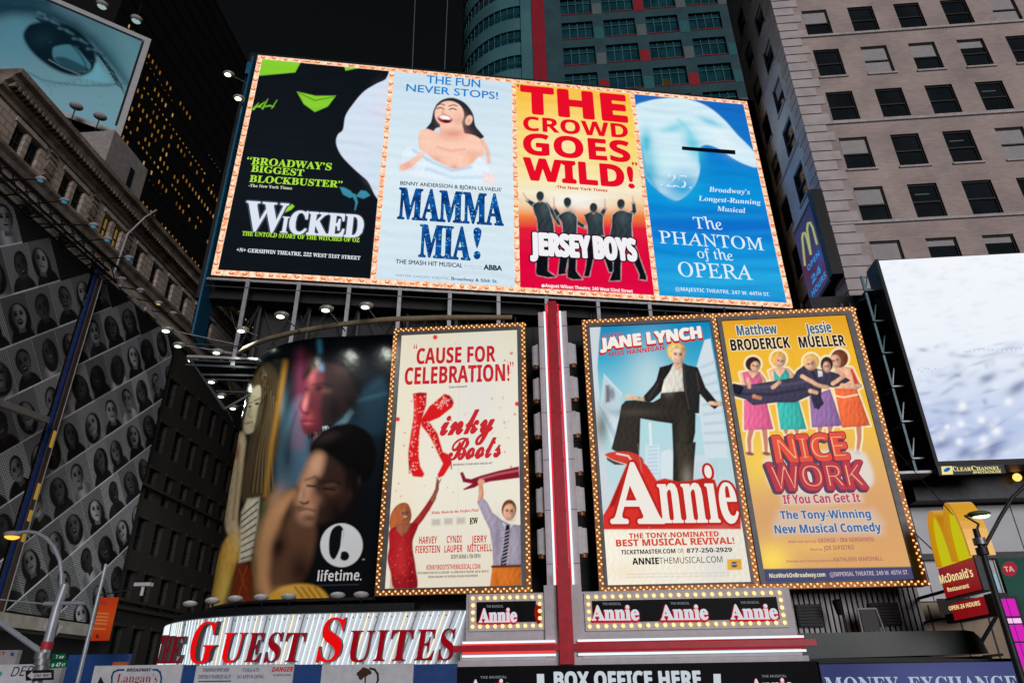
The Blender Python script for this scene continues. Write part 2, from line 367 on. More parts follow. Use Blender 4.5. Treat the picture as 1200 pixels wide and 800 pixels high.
# ------------------------------------------------------------------ bulbs
_bm = MB(); _bm.ball((0, 0, 0), 1.0, 0, 8, 5); ME_BULB = {}
def bulb_mesh(r, mat):
    if (r, mat.name) not in ME_BULB: b = MB(); b.ball((0, 0, 0), r, 0, 8, 5); ME_BULB[(r, mat.name)] = b.mesh('bulb', mat)
    return ME_BULB[(r, mat.name)]
def bulbs(parent, pts, r, mat=None, limit=100):
    mat = mat or M_BULB; pts = sorted(pts, key=lambda p: p[2]); me = bulb_mesh(r, mat)
    for p in pts[:limit]: put('bulb', me, parent, p)
    if len(pts) > limit:
        b = MB()
        for p in pts[limit:]: b.ball(p, r, 0, 8, 5)
        tag(b.build('bulb_string', mat, parent), kind='stuff')
def along(a, b, n): return [tuple(np.array(a) + (np.array(b) - np.array(a)) * (i + .5) / n) for i in range(n)]
def holed(u0, u1, z0, z1, holes, y, depth, mb=None, mi=0, rmi=0, ax='x'):
    """flat wall with real openings and their reveals; ax x: wall in x-z at y, ax y: wall in y-z at x"""
    mb = mb or MB(); xs = sorted({u0, u1} | {round(h[0], 4) for h in holes} | {round(h[1], 4) for h in holes}); zs = sorted({z0, z1} | {round(h[2], 4) for h in holes} | {round(h[3], 4) for h in holes})
    def V(a, d, z): return (a, y + d, z) if ax == 'x' else (y + d, a, z)
    for a, b in zip(xs[:-1], xs[1:]):
        for c, d in zip(zs[:-1], zs[1:]):
            mx, mz = (a + b) / 2, (c + d) / 2
            if any(h[0] < mx < h[1] and h[2] < mz < h[3] for h in holes): continue
            mb.quad(V(a, 0, c), V(b, 0, c), V(b, 0, d), V(a, 0, d), mi)
    for a, b, c, d in holes:
        mb.quad(V(a, 0, c), V(b, 0, c), V(b, depth, c), V(a, depth, c), rmi); mb.quad(V(a, 0, d), V(b, 0, d), V(b, depth, d), V(a, depth, d), rmi)
        mb.quad(V(a, 0, c), V(a, 0, d), V(a, depth, d), V(a, depth, c), rmi); mb.quad(V(b, 0, c), V(b, 0, d), V(b, depth, d), V(b, depth, c), rmi)
    return mb
# ================================================================== setting
def rect_u(F, name, x0, x1, y0, y1, z, mat):
    b = MB(); b.quad((x0, y0, z), (x1, y0, z), (x1, y1, z), (x0, y1, z)); o = b.build(name, mat, None, F); tag(o, kind='structure'); return o
M_ASPH = paint('asphalt', (.05, .05, .052), .8, 0, .3, 1.5, .3); M_PAVE = paint('pavement_concrete', (.24, .23, .22), .85, 0, .2, .8, .2); M_LINE = paint('road_paint', (.75, .75, .72), .6)
tag(rect_u(G, 'ground', -1500, 1500, -1500, 1500, -.02, M_ASPH), 'dark street ground reaching away between the buildings')
tag(rect_u(G, 'road', -29, 60, -40, 24, .0, M_ASPH), 'asphalt road in front of the theatre')
b = MB(); b.box(-24, 70, 24, 37.6, -.01, .15); tag(b.build('pavement', M_PAVE, None, G), 'raised pavement under the theatre signs', kind='structure')
b = MB()
for k in range(12): b.quad((-20 + k * 4, 20.0, .004), (-18 + k * 4, 20.0, .004), (-18 + k * 4, 20.25, .004), (-20 + k * 4, 20.25, .004))
tag(b.build('road_marking', M_LINE, None, G), 'broken white lane line on the road', kind='structure')

# ---- theatre podium behind the signs
F = gf(0, 38.2, 0); T = thing('theatre_building', 'dark podium building carrying all the theatre posters, round at its left corner', 'building', F)
M_POD = paint('dark_cladding', (.022, .023, .026), .6, 0, .25, .6); M_CORR = paint('corrugated_siding', (.17, .17, .18), .5, .4, .2, .5)
plan = [(17.2, 0), (-14, 0)] + [(-14 - 5.8 * math.sin(R(a)), 6.3 - 6.3 * math.cos(R(a))) for a in range(6, 91, 6)] + [(-19.8, 16), (17.2, 16)]
b = MB(); n = len(plan); b.add([(x, y, 0) for x, y in plan] + [(x, y, 24.3) for x, y in plan], [(i, (i + 1) % n, n + (i + 1) % n, n + i) for i in range(n)] + [tuple(range(n, 2 * n))])
b.build('facade', M_POD, T)
b = MB()                                                         # ribbed siding low on the right
for k in range(30): x = 9.6 + k * .255; b.box(x, x + .17, -.42, -.22, 6.2, 8.9)
b.box(9.5, 17.25, -.22, -.02, 6.2, 8.9); b.build('siding', M_CORR, T)
for x0, x1 in ((9.9, 10.9), (11.1, 12.3), (14.6, 16.0)):
    b = MB(); b.box(x0, x1, -.60, -.43, 6.75, 7.8)
    for k in range(7): b.box(x0 + .05, x1 - .05, -.68, -.60, 6.8 + k * .14, 6.87 + k * .14)
    b.build('louver', M_BLACK, T)
b = MB()
for k in range(20): b.box(-13.5 + k * 1.5, -13.46 + k * 1.5, -.06, -.005, 8.5, 24.2)
for k in range(6): b.box(-14, 17.1, -.07, -.005, 9 + k * 2.6, 9.12 + k * 2.6)
b.build('panel_seam', M_BLACK, T)

# ---- hotel tower behind
F = gf(0, 70, 0); T = thing('hotel_tower', 'dark teal hotel tower with a rounded corner and one red vertical stripe', 'tower', F)
M_HOT = paint('tower_concrete', (.048, .145, .172), .7, 0, .2, .25); M_HOT2 = paint('tower_panel', (.024, .070, .086), .7, 0, .2, .4)
M_HGL = paint('tower_glass', (.008, .05, .066), .15, 0, .4, .5, spec=.2); M_RED = paint('tower_red', (.26, .008, .022), .55); M_PALE = paint('tower_pale_panel', (.10, .13, .14), .6); M_TEAL = paint('tower_teal_panel', (.02, .12, .14), .6); M_RAIL = paint('rail_red', (.22, .02, .02), .5)
FL = [60.3 + 5.15 * k for k in range(10)]
bays = [2.7 + 6.05 * k for k in range(5)]
holes = [(x, x + 4.5, z + 1.3, z + 4.9) for x in bays for z in FL]
holed(.3, 33, 20, 113, holes, 0, .5).build('wall', [M_HOT2], T)
for iz, z in enumerate(FL):
    for ib, x in enumerate(bays):
        o = MB(); o.box(x, x + 4.5, .42, .5, z + 1.3, z + 4.9); wdw = o.build('window', M_HGL, T)
        o = MB()
        for k in range(1, 4): o.box(x + 4.5 * k / 4 - .05, x + 4.5 * k / 4 + .05, .28, .41, z + 1.3, z + 4.9)
        o.box(x, x + 4.5, .26, .4, z + 3.9, z + 4.0); o.build('frame', M_HOT, wdw)
        o = MB(); o.box(x + .1, x + 4.4, -.06, .06, z + 1.35, z + 1.5); o.build('rail', M_RAIL, wdw)
        if (iz, ib) in ((3, 2),):
            o = MB(); o.box(x + 1.2, x + 2.1, .3, .41, z + 1.4, z + 3.0); o.build('lit_blind', emit((90, 64, 24), .5), wdw)
pal = [M_PALE, M_HOT, M_RED, M_HOT2, M_TEAL, M_HOT2, M_PALE, M_HOT, M_TEAL, M_HOT2]
rr = random.Random(3)
for ib, x in enumerate(bays):
    for iz, z in enumerate(FL):
        m = {(4, 1): M_RED, (5, 1): M_PALE, (6, 1): M_RED, (4, 0): M_PALE, (5, 0): M_TEAL, (6, 0): M_PALE, (5, 2): M_TEAL, (4, 2): M_PALE, (6, 2): M_PALE, (4, 3): M_TEAL}.get((iz, ib), rr.choice(pal))
        if m is M_HOT2: continue
        o = MB(); o.box(x + 4.62, x + 5.93, -.05, .02, z + 1.1, z + 3.4); o.build('colour_panel', m, T)
o = MB(); o.box(-1.55, .28, -.5, .6, 20, 113); o.build('red_stripe', M_RED, T)
o = MB(); o.box(-3.2, -1.57, -.3, .6, 20, 113); o.build('fin', M_HOT, T)
def arcband(R_, z0, z1, mb, cx=-3.2, cy=10.0, a0=0, a1=100, mi=0, th=.4):
    A = [R(a0 + (a1 - a0) * k / 24) for k in range(25)]
    P = [(cx - R_ * math.sin(a), cy - R_ * math.cos(a)) for a in A]; Q = [(cx - (R_ - th) * math.sin(a), cy - (R_ - th) * math.cos(a)) for a in A]
    for k in range(24):
        p, q, pi, qi = P[k], P[k + 1], Q[k], Q[k + 1]
        mb.quad((*p, z0), (*q, z0), (*q, z1), (*p, z1), mi); mb.quad((*p, z1), (*q, z1), (*qi, z1), (*pi, z1), mi); mb.quad((*p, z0), (*q, z0), (*qi, z0), (*pi, z0), mi)
for z in FL:
    o = MB(); arcband(10, z - .9, z + 1.6, o); o.build('balcony_band', M_HOT, T)
    o = MB(); arcband(9.7, z + 1.6, z + 4.25, o, th=.1); gl = o.build('curved_window', M_HGL, T)
    o = MB()
    for k in range(17):
        a = R(k * 6); o.tube((-3.2 - 9.8 * math.sin(a), 10 - 9.8 * math.cos(a), z + 1.6), (-3.2 - 9.8 * math.sin(a), 10 - 9.8 * math.cos(a), z + 4.25), .06, n=4)
    o.build('mullion', M_HOT, gl)
    o = MB(); arcband(10.15, z + 2.5, z + 2.62, o, th=.08); o.build('rail', M_RAIL if rr.random() < .4 else M_HOT2, T)

# ---- pale brick office block on the right
F = gf(21.6, 46, 0); T = thing('brick_building', 'tall pink brown brick office block with pale stone quoins and sash windows', 'building', F)
M_BR = brick('pink_brick', (.44, .372, .355), (.36, .305, .292), (.41, .355, .34), .5, .16)
M_STONE = paint('pale_stone', (.46, .43, .44), .8, 0, .15, .8, .2); M_SIDE = paint('side_render', (.52, .55, .56), .8, 0, .15, .35, .15)
M_SILL = paint('stone_sill', (.42, .40, .41), .7); M_FRAME = paint('window_frame', (.02, .022, .024), .5); M_BLIND = paint('roller_blind', (.34, .34, .35), .8, var=.08)
WR = [60.3 - 5.17 * k for k in range(9)] + [65.47, 70.64]
WC = [2.4 + 4.13 * k for k in range(9)]
holes = [(x, x + 2.25, z - 3.35, z) for x in WC for z in WR if z > 22]
b = holed(0, 42, 16.3, 76, holes, 0, .34); b.build('front_wall', [M_BR], T)
SC = [2.35, 6.9]
holes2 = [(y, y + 2.3, z - 3.35, z) for y in SC for z in WR if z > 22]
b = holed(0, 10.6, 16.3, 76, holes2, 0, .34, ax='y'); b.build('side_wall', [M_SIDE], T)
rr = random.Random(11)
def sash_window(x, z, T, side=False):
    def V(mb, a0, a1, d0, d1, z0, z1): mb.box(a0, a1, d0, d1, z0, z1) if not side else mb.box(d0, d1, a0, a1, z0, z1)
    wd = 2.25; o = MB(); V(o, x + .06, x + wd - .06, .26, .30, z - 3.29, z - .06); win = o.build('window', M_GLASS, T)
    o = MB()
    for a in ((x, x + .1), (x + wd - .1, x + wd)): V(o, a[0], a[1], .16, .33, z - 3.35, z)
    V(o, x + .1, x + wd - .1, .16, .33, z - .12, z); V(o, x + .1, x + wd - .1, .16, .33, z - 3.35, z - 3.23); V(o, x + .1, x + wd - .1, .14, .25, z - 1.75, z - 1.62); o.build('sash_frame', M_FRAME, win)
    o = MB(); V(o, x - .12, x + wd + .12, -.14, .12, z - 3.52, z - 3.352); o.build('sill', M_SILL, win)
    q = rr.random()
    if q < .5:
        d = rr.choice([.5, .75, 1.0, 1.5, 1.55]); o = MB(); V(o, x + .12, x + wd - .12, .235, .258, z - .12 - d, z - .12); o.build('blind', M_BLIND, win)
        if q < .12: o = MB(); V(o, x + .12, x + wd - .12, .235, .258, z - 3.2, z - 1.8); o.build('blind', M_BLIND, win)
    elif q < .62:
        o = MB(); V(o, x + .5, x + 1.6, .235, .258, z - .9, z - .82); o.build('ceiling_lamp', emit((120, 125, 130), .45), win)
for x in WC:
    for z in WR:
        if z > 22: sash_window(x, z, T)
for y in SC[:3]:
    for z in WR:
        if z > 22: sash_window(y, z, T, True)
for z in (67.2, 56.86, 46.43, 36.2, 25.8):
    o = MB(); o.box(-.12, 42, -.16, .1, z - .16, z + .08); o.box(-.12, .1, .1, 10.6, z - .16, z + .08); o.build('string_course', M_SILL, T)
o = MB(); k = 0; z = 17.0
while z < 75:
    wd = 2.15 if k % 2 else 1.65
    o.box(-.09, wd, -.09, -.004, z, z + .88); o.box(-.09, -.004, -.004, 1.3 if k % 2 else 1.75, z, z + .88); z += .88 if False else 1.02; k += 1
o.build('quoin', M_STONE, T)
M_BASE = paint('grey_base_panel', (.40, .43, .46), .5, .1, .12, .5); M_TAN = paint('tan_stone', (.30, .24, .18), .8, 0, .2, .6)
o = MB(); o.box(-.3, 42, -2.0, -.004, 14.2, 16.25); o.box(-.3, 42, -2.15, -2.0, 15.9, 16.2); o.build('ledge', M_DARK, T)
o = MB(); o.box(-2.2, 42, -.6, .4, 8.6, 14.1)
for k in range(22): o.box(-2.2 + k * 2, -2.16 + k * 2, -.63, -.6, 8.6, 14.1, 1)
o.box(-2.2, 42, -.95, -.6, 10.9, 11.25, 1); o.build('base_panel', [M_BASE, M_DARK], T)
o = MB(); o.box(-2.2, 42, -.5, .3, 0, 8.55)
for k in range(20): o.box(-2.2 + k * 1.6, -2.13 + k * 1.6, -.56, -.5, 4, 8.4, 1)
o.build('lower_wall', [M_TAN, M_DARK], T)
for k in range(6):
    o = MB(); x = 1.2 + k * 1.9; o.box(x, x + 1.5, -1.99, -1.9, 16.3, 17.9); o.build('soffit_panel', paint('brown_panel', (.10, .05, .02), .6), T)
o = MB(); o.box(-3.4, 3.0, -1.1, -.05, 16.4, 29.2); o.build('shade_panel', M_POD, T); o = MB(); o.box(.3, 42, 10.3, 10.6, 16.3, 76); o.box(-.05, .3, 10.4, 10.75, 16.3, 76); o.build('rear_edge', M_SIDE, T)  # dark panel added in place of the shade on the wall
settle(T, .88)

# ---- old stone building down the left side
F = gf(-30, 20, 0); T = thing('stone_building', 'old dark stone building on the left with a heavy cornice and paired windows', 'building', F)
M_OLD = brick('old_stone', (.43, .37, .32), (.35, .305, .26), (.23, .20, .17), .9, .45, 'YZ', .4); M_OLD2 = brick('dark_brick', (.026, .023, .019), (.020, .018, .015), (.014, .013, .011), .5, .16, 'YZ')  # wing brick in a much darker tone than the stone
M_LINT = paint('stone_lintel', (.33, .31, .29), .8, 0, .25, 1.5); M_CORN = paint('carved_cornice', (.17, .145, .12), .9, 0, .55, 1.1, .8)
top = []
for v0, n_ in ((27.4, 2), (31.55, 2), (35.75, 2)): top += [v0, v0 + 1.2]
top += [39.6, 41.8, 44.0, 46.2, 48.4, 50.6]
holes = [(v - 20, v - 20 + .85, 31.5, 33.3) for v in top] + [(v - 20, v - 20 + .95, 27.3, 29.3) for v in (26.2, 29.6, 32.7, 35.9, 39.1, 42.3)]
hs = lambda a, c: [h for h in holes if a <= h[2] < c]
b = holed(5.6, 25.6, 0, 29.6, hs(0, 29), 0, -.4, ax='y'); holed(5.6, 46, 29.6, 34.9, hs(29.6, 40), 0, -.4, b, ax='y'); b.build('upper_wall', [M_OLD], T)
rr = random.Random(5)
for i, h in enumerate(holes):
    lit = h[2] > 30 and abs(h[0] - 15.75) < 1.4
    o = MB(); o.box(-.38, -.34, h[0] + .02, h[1] - .02, h[2] + .02, h[3] - .02); win = o.build('window', emit((150, 118, 50), .55, name='lit_room') if lit else M_GLASS, T)
    o = MB(); o.box(-.33, -.25, h[0], h[1], (h[2] + h[3]) / 2 - .04, (h[2] + h[3]) / 2 + .04); o.box(-.33, -.25, h[0], h[0] + .07, h[2], h[3]); o.box(-.33, -.25, h[1] - .07, h[1], h[2], h[3]); o.box(-.33, -.25, (h[0]+h[1])/2 - .03, (h[0]+h[1])/2 + .03, h[2], h[3]); o.build('sash_frame', M_FRAME, win)
    o = MB(); o.box(.003, .12, h[0] - .2, h[1] + .2, h[3] + .02, h[3] + .32); o.build('lintel', M_LINT, win)
def prof_y(name, prof, y0, y1, mat, parent):      # moulding: profile in x-z pulled along y
    n = len(prof); mb = MB(); vs = [(x, y0, z) for x, z in prof] + [(x, y1, z) for x, z in prof]
    mb.add(vs, [tuple(range(n)), tuple(range(n, 2 * n))[::-1]] + [(i, n + i, n + (i + 1) % n, (i + 1) % n) for i in range(n)]); return mb.build(name, mat, parent)
prof_y('cornice', [(.003, 33.75), (.15, 33.75), (.2, 34.0), (.45, 34.1), (.5, 34.35), (.85, 34.5), (.95, 34.75), (1.25, 34.85), (1.3, 35.15), (-1, 35.3), (-1, 34.91), (.003, 34.91)], 5.3, 46, M_CORN, T)
o = MB()
for k in range(125): o.box(.5, .9, 5.6 + k * .32, 5.75 + k * .32, 34.2, 34.48)
o.build('dentil_trim', M_CORN, T)
for v0 in (30.3, 34.5, 38.4):
    o = MB(); pr = [(-.3, 31.2), (.3, 31.2)]
    for j in range(14): t_ = j / 13; o.box(.004, .05 + .14 * abs(math.sin(j * 1.7)), v0 - 20 - .18 - .14 * abs(math.sin(j * 2.3)), v0 - 20 + .18 + .14 * abs(math.sin(j * 1.3 + 1)), 31.2 + j * .19, 31.395 + j * .19)
    o.build('carved_panel', M_CORN, T)
prof_y('string_course', [(.003, 30.3), (.3, 30.35), (.4, 30.7), (.6, 30.9), (.6, 31.1), (.003, 31.25)], 5.4, 46, M_CORN, T)
prof_y('string_course', [(.003, 26.2), (.2, 26.25), (.25, 26.6), (.003, 26.7)], 5.4, 25.6, M_CORN, T)
o = MB(); o.box(-14, -1.05, 5.6, 46, 34.9, 35.2); o.box(-14, -.003, 5.62, 6.2, 0, 34.85); o.build('roof', M_POD, T)
o = MB(); o.box(-6.5, -2.5, 17.2, 21.72, 35.22, 42.3); pent = o.build('penthouse', paint('penthouse_render', (.26, .25, .24), .8), T)
o = MB(); o.box(-2.497, -2.45, 19.8, 20.3, 39.2, 41.0); o.build('penthouse_window', M_GLASS, pent)
o = MB(); o.box(-9, -3.2, 14, 17.1, 35.22, 39.2); o.build('roof_room', M_POD, T)
o = MB(); o.path([(-.3, 20.2, 35.2), (.5, 20.0, 35.9), (1.45, 18.6, 35.6), (1.5, 17.6, 34.2), (.8, 17.3, 32.6), (.7, 17.2, 29.0)], .07, 6); o.build('drain_pipe', M_GREY, T)
o = MB(); o.box(.02, .35, 5.7, 25.5, 0, 7.3); o.build('dark_shopfront', M_POD, T)
F2 = gf(-30, 45.61, 0); T2 = thing('brick_wing', 'dark brick wing with rows of narrow windows, between photo mosaic and curved poster', 'building', F2)
WZ = [26.1 - 3.55 * k for k in range(7)]; WV = [1.6 + 2.25 * k for k in range(9)]
holes = [(v, v + .95, z - 2.15, z) for v in WV for z in WZ]
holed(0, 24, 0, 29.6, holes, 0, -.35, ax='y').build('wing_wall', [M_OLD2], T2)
for h in holes:
    o = MB(); o.box(-.34, -.3, h[0] + .02, h[1] - .02, h[2] + .02, h[3] - .02); win = o.build('window', M_GLASS, T2)
    o = MB(); o.box(-.29, -.22, h[0], h[1], h[2] + 1.0, h[2] + 1.1); o.build('sash_frame', M_FRAME, win)
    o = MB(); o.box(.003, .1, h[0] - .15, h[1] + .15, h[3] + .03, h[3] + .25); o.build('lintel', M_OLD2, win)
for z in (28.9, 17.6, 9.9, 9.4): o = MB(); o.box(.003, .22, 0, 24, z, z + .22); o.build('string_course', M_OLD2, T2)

# ---- far black office tower with lit rows
F = gf(-48, 50, 0); T = thing('office_tower', 'black distant office tower with slanting rows of small lit windows', 'tower', F)
b = MB(); b.box(-20, 0, 0, 62, 0, 96); b.build('wall', paint('night_facade', (.002, .0025, .003), .7), T)
b = MB()
for k in range(30): b.box(.002, .08, .2, 61.8, 20 + k * 2.6, 20.5 + k * 2.6)
b.build('spandrel', paint('night_spandrel', (.003, .0036, .004), .6), T)
rr = random.Random(21); wins = []
PR = [.12, .1, .45, .8, .85, .85, .25, .8, .85, .85, .8, .12, .1, .75, .12, .1, .06, .3, .05, .05, .2, .04, .1, .05]
for r_, p in enumerate(PR):
    z = 75.0 - 1.45 * r_; v = 2.0; run = rr.random() < p
    while v < 46:
        if rr.random() < .12: run = rr.random() < p
        if run and rr.random() < .72: wins.append((v, z))
        v += .85
ME_W = []
for c, k in (((205, 145, 65), .4), ((165, 105, 35), .34), ((225, 180, 110), .6)):
    o = MB(); o.box(.01, .05, 0, .2, 0, .52); ME_W.append(o.mesh('lit_window', emit(c, k, name='lit_room')))
rr.shuffle(wins)
for v, z in wins[:100]: put('lit_window', rr.choice(ME_W), T, (0, v, z))
o = MB()
for v, z in wins[100:]: o.box(.01, .05, v, v + .2, z, z + .52)
tag(o.build('lit_window_row', emit((195, 132, 50), .5, name='lit_room'), T), kind='stuff')
# ================================================================== the big LED billboard
LF = Fr((-20.36, 40.0, CAMZ + 25.68), 7.87); LW, LH = 41.91, 21.01
T = LED = thing('led_billboard', 'huge bright LED billboard of four show posters framed in orange bulbs, above everything', 'billboard', LF)
def sx(*p): return sum(LF.hit(x, y)[0] for x, y in p) / len(p)
def szp(*p): return sum(LF.hit(x, y)[2] for x, y in p) / len(p)
M_BLUE = paint('blue_edge', (.01, .10, .20), .4)
b = MB(); b.box(-.05, LW + .05, .12, 1.5, -.05, LH + .05); b.box(-1.2, LW + 1.6, 1.5, 2.6, -1.0, LH + 1.9); b.build('cabinet', M_BLACK, T)
b = MB(); b.box(-.42, -.30, -.05, 2.4, -4.6, LH - .2); b.box(-.9, -.43, .5, 1.3, LH - 1.6, LH - .3); b.build('side_edge', M_BLUE, T)
BW = .38
bx = [0, sx((459.5, 85), (437, 327)), sx((603.3, 98), (605, 339)), sx((744, 111), (766.5, 350)), LW]
M_STRIP = paint('x', (0, 0, 0)); M_STRIP, _n, _o = new_mat('glowing_border')
_e = _n.nodes.new('ShaderNodeEmission'); _tc = _n.nodes.new('ShaderNodeTexCoord'); _no = _n.nodes.new('ShaderNodeTexNoise'); _no.inputs['Scale'].default_value = 3.2; _rp = _n.nodes.new('ShaderNodeValToRGB')
_rp.color_ramp.elements[0].position = .35; _rp.color_ramp.elements[0].color = L4((255, 158, 104)); _rp.color_ramp.elements[1].position = .6; _rp.color_ramp.elements[1].color = L4((255, 238, 210))
_n.links.new(_tc.outputs['Object'], _no.inputs[0]); _n.links.new(_no.outputs[0], _rp.inputs[0]); _n.links.new(_rp.outputs[0], _e.inputs[0]); _n.links.new(_e.outputs[0], _o.inputs[0]); M_STRIP.cycles.emission_sampling = 'NONE'
b = MB()
for z0, z1 in ((0, BW), (LH - BW, LH)): b.box(0, LW, -.02, .1, z0, z1)
for i, x in enumerate(bx):
    x0, x1 = (x - BW / 2, x + BW / 2) if 0 < i < 4 else ((0, BW) if i == 0 else (LW - BW, LW))
    b.box(x0, x1, -.02, .1, BW, LH - BW)
b.build('bulb_border', M_STRIP, T)
rb = .13; pts = []
for z in (BW / 2, LH - BW / 2): pts += along((0, -.06, z), (LW, -.06, z), 48)
for i, x in enumerate(bx):
    xx = BW / 2 if i == 0 else (LW - BW / 2 if i == 4 else x); pts += along((xx, -.06, BW), (xx, -.06, LH - BW), 21)
M_LB = emit((205, 70, 45), .9, name='orange_bulb')
mb_ = MB(); mb_.add([], []);
def ring_mesh():
    m = MB()
    for k in range(6):
        a, c = math.pi * (1 + k / 6), math.pi * (1 + (k + 1) / 6)
        m.tube((rb * math.cos(a), 0, rb * math.sin(a)), (rb * math.cos(c), 0, rb * math.sin(c)), .038, n=5, cap=False)
    m.ball((0, .02, 0), rb * .72, 1, 8, 5, (1, .3, 1)); return m
me_r = ring_mesh().mesh('bulb', [M_LB, emit((255, 190, 130), 1.15, name='warm_bulb')])
pts.sort(key=lambda p: p[2])
for p in pts[:100]: put('bulb', me_r, T, p)
bb = MB()
for p in pts[100:]:
    q = ring_mesh(); bb.add([(v[0] + p[0], v[1] + p[1], v[2] + p[2]) for v in q.v], q.f)
    bb.m[-len(q.f):] = q.m
tag(bb.build('bulb_string', [M_LB, emit((255, 190, 130), 1.15, name='warm_bulb')], T), kind='stuff')
zr = (BW, LH - BW)
def led_rows(P, a=.05):
    """faint row-by-row unevenness of the LED modules"""
    z = P.t; f = 1 - a * (np.sin(z * 6.1) * .5 + .5) * RNG.uniform(.6, 1, len(z)); r = 1 - a * .8 * (np.sin(z * 1.7 + np.sin(P.s * .6)) > .93)
    P.c *= (f * r)[:, None]; P.speckle(.02)
# -- poster 1: black and lime
def art1(P):
    P.c[:] = lin((16, 21, 27)); P.blob(330, 200, 90, 80, (20, 26, 33), .8)
    lime, pale = (136, 208, 50), (214, 228, 244)
    P.poly([(304, 66), (354, 70), (346, 85), (303, 89)], lime); P.poly([(403, 76), (425, 79), (405, 83)], lime)
    P.poly([(348, 107.6), (370, 112.6), (393.6, 112.4), (384, 125), (369, 131.4), (356, 122)], lime); P.line([(350, 109), (369, 118), (392, 113.5)], (60, 120, 20), 1.0)
    for k in range(7): x = 297 + k * 3.6; P.line([(x, 128 - 4 * abs(math.sin(k))), (x + 6, 121 + 5 * math.sin(k * 1.7))], lime, 2.6 - .25 * k, .6)
    P.poly([(462, 82), (452, 93), (440, 99), (426, 108), (414, 122), (405, 136), (402, 152), (396, 158), (394, 168), (400, 182), (414, 197), (430, 211), (448, 226)], pale, sm=True)
    P.poly([(456, 83), (447, 160), (440, 228), (464, 228), (466, 82)], pale);
    P.blob(446, 130, 8, 18, (230, 220, 234), .6); P.blob(440, 195, 9, 14, (204, 228, 240), .7)
    t = (60, 140, 165)
    P.poly([(398, 219), (404, 220), (411, 224), (416, 230), (410, 232), (402, 228)], t); P.poly([(417, 230), (423, 223), (429, 224), (434, 229), (426, 233)], t); P.line([(415, 229), (418, 237), (416, 246)], t, 4, 1.2)
    P.poly([(329, 248), (335, 241.5), (343, 239.5), (345, 242), (341, 246), (334, 249)], (150, 215, 50)); led_rows(P, .06)
p1 = panel(LF, 'lime_poster', T, (BW, bx[1] - BW / 2, *zr), art1, M_LED, .02)
LM = (172, 226, 66)
for s_, bl, br, h, c, st in (('“BROADWAY’S', (288.5, 192), (388, 199.6), 8.2, LM, 'serifb'), ('BIGGEST', (294, 201), (355.5, 206.5), 7.6, LM, 'serifb'), ('BLOCKBUSTER”', (292, 213), (400.5, 220), 7.8, LM, 'serifb'),
        ('-The New York Times', (291, 218.8), (342, 222.2), 3.3, (205, 215, 190), 'serifb'), ('THE UNTOLD STORY OF THE WITCHES OF OZ', (283.5, 275.8), (421, 283.8), 5.0, LM, 'serifb'),
        ('+N+ GERSHWIN THEATRE, 222 WEST 51ST STREET', (277, 294.6), (422, 304.4), 4.3, (225, 230, 238), 'serifb')): text(LF, p1, s_, st, bl, br, h, c, off=.012, name='slogan')
for s_, bl, br, h, o_ in (('W', (283, 269.2), (333, 272.4), 34, .01), ('I', (328.5, 272.2), (336.5, 272.8), 18.5, .01), ('CKED', (338, 273), (424, 278.2), 26, .02)):
    halo(LF, p1, s_, 'serifb', bl, br, h, (70, 80, 95), o_ + .03); text(LF, p1, s_, 'serifb', bl, br, h, (222, 229, 242), off=o_, name='show_title')
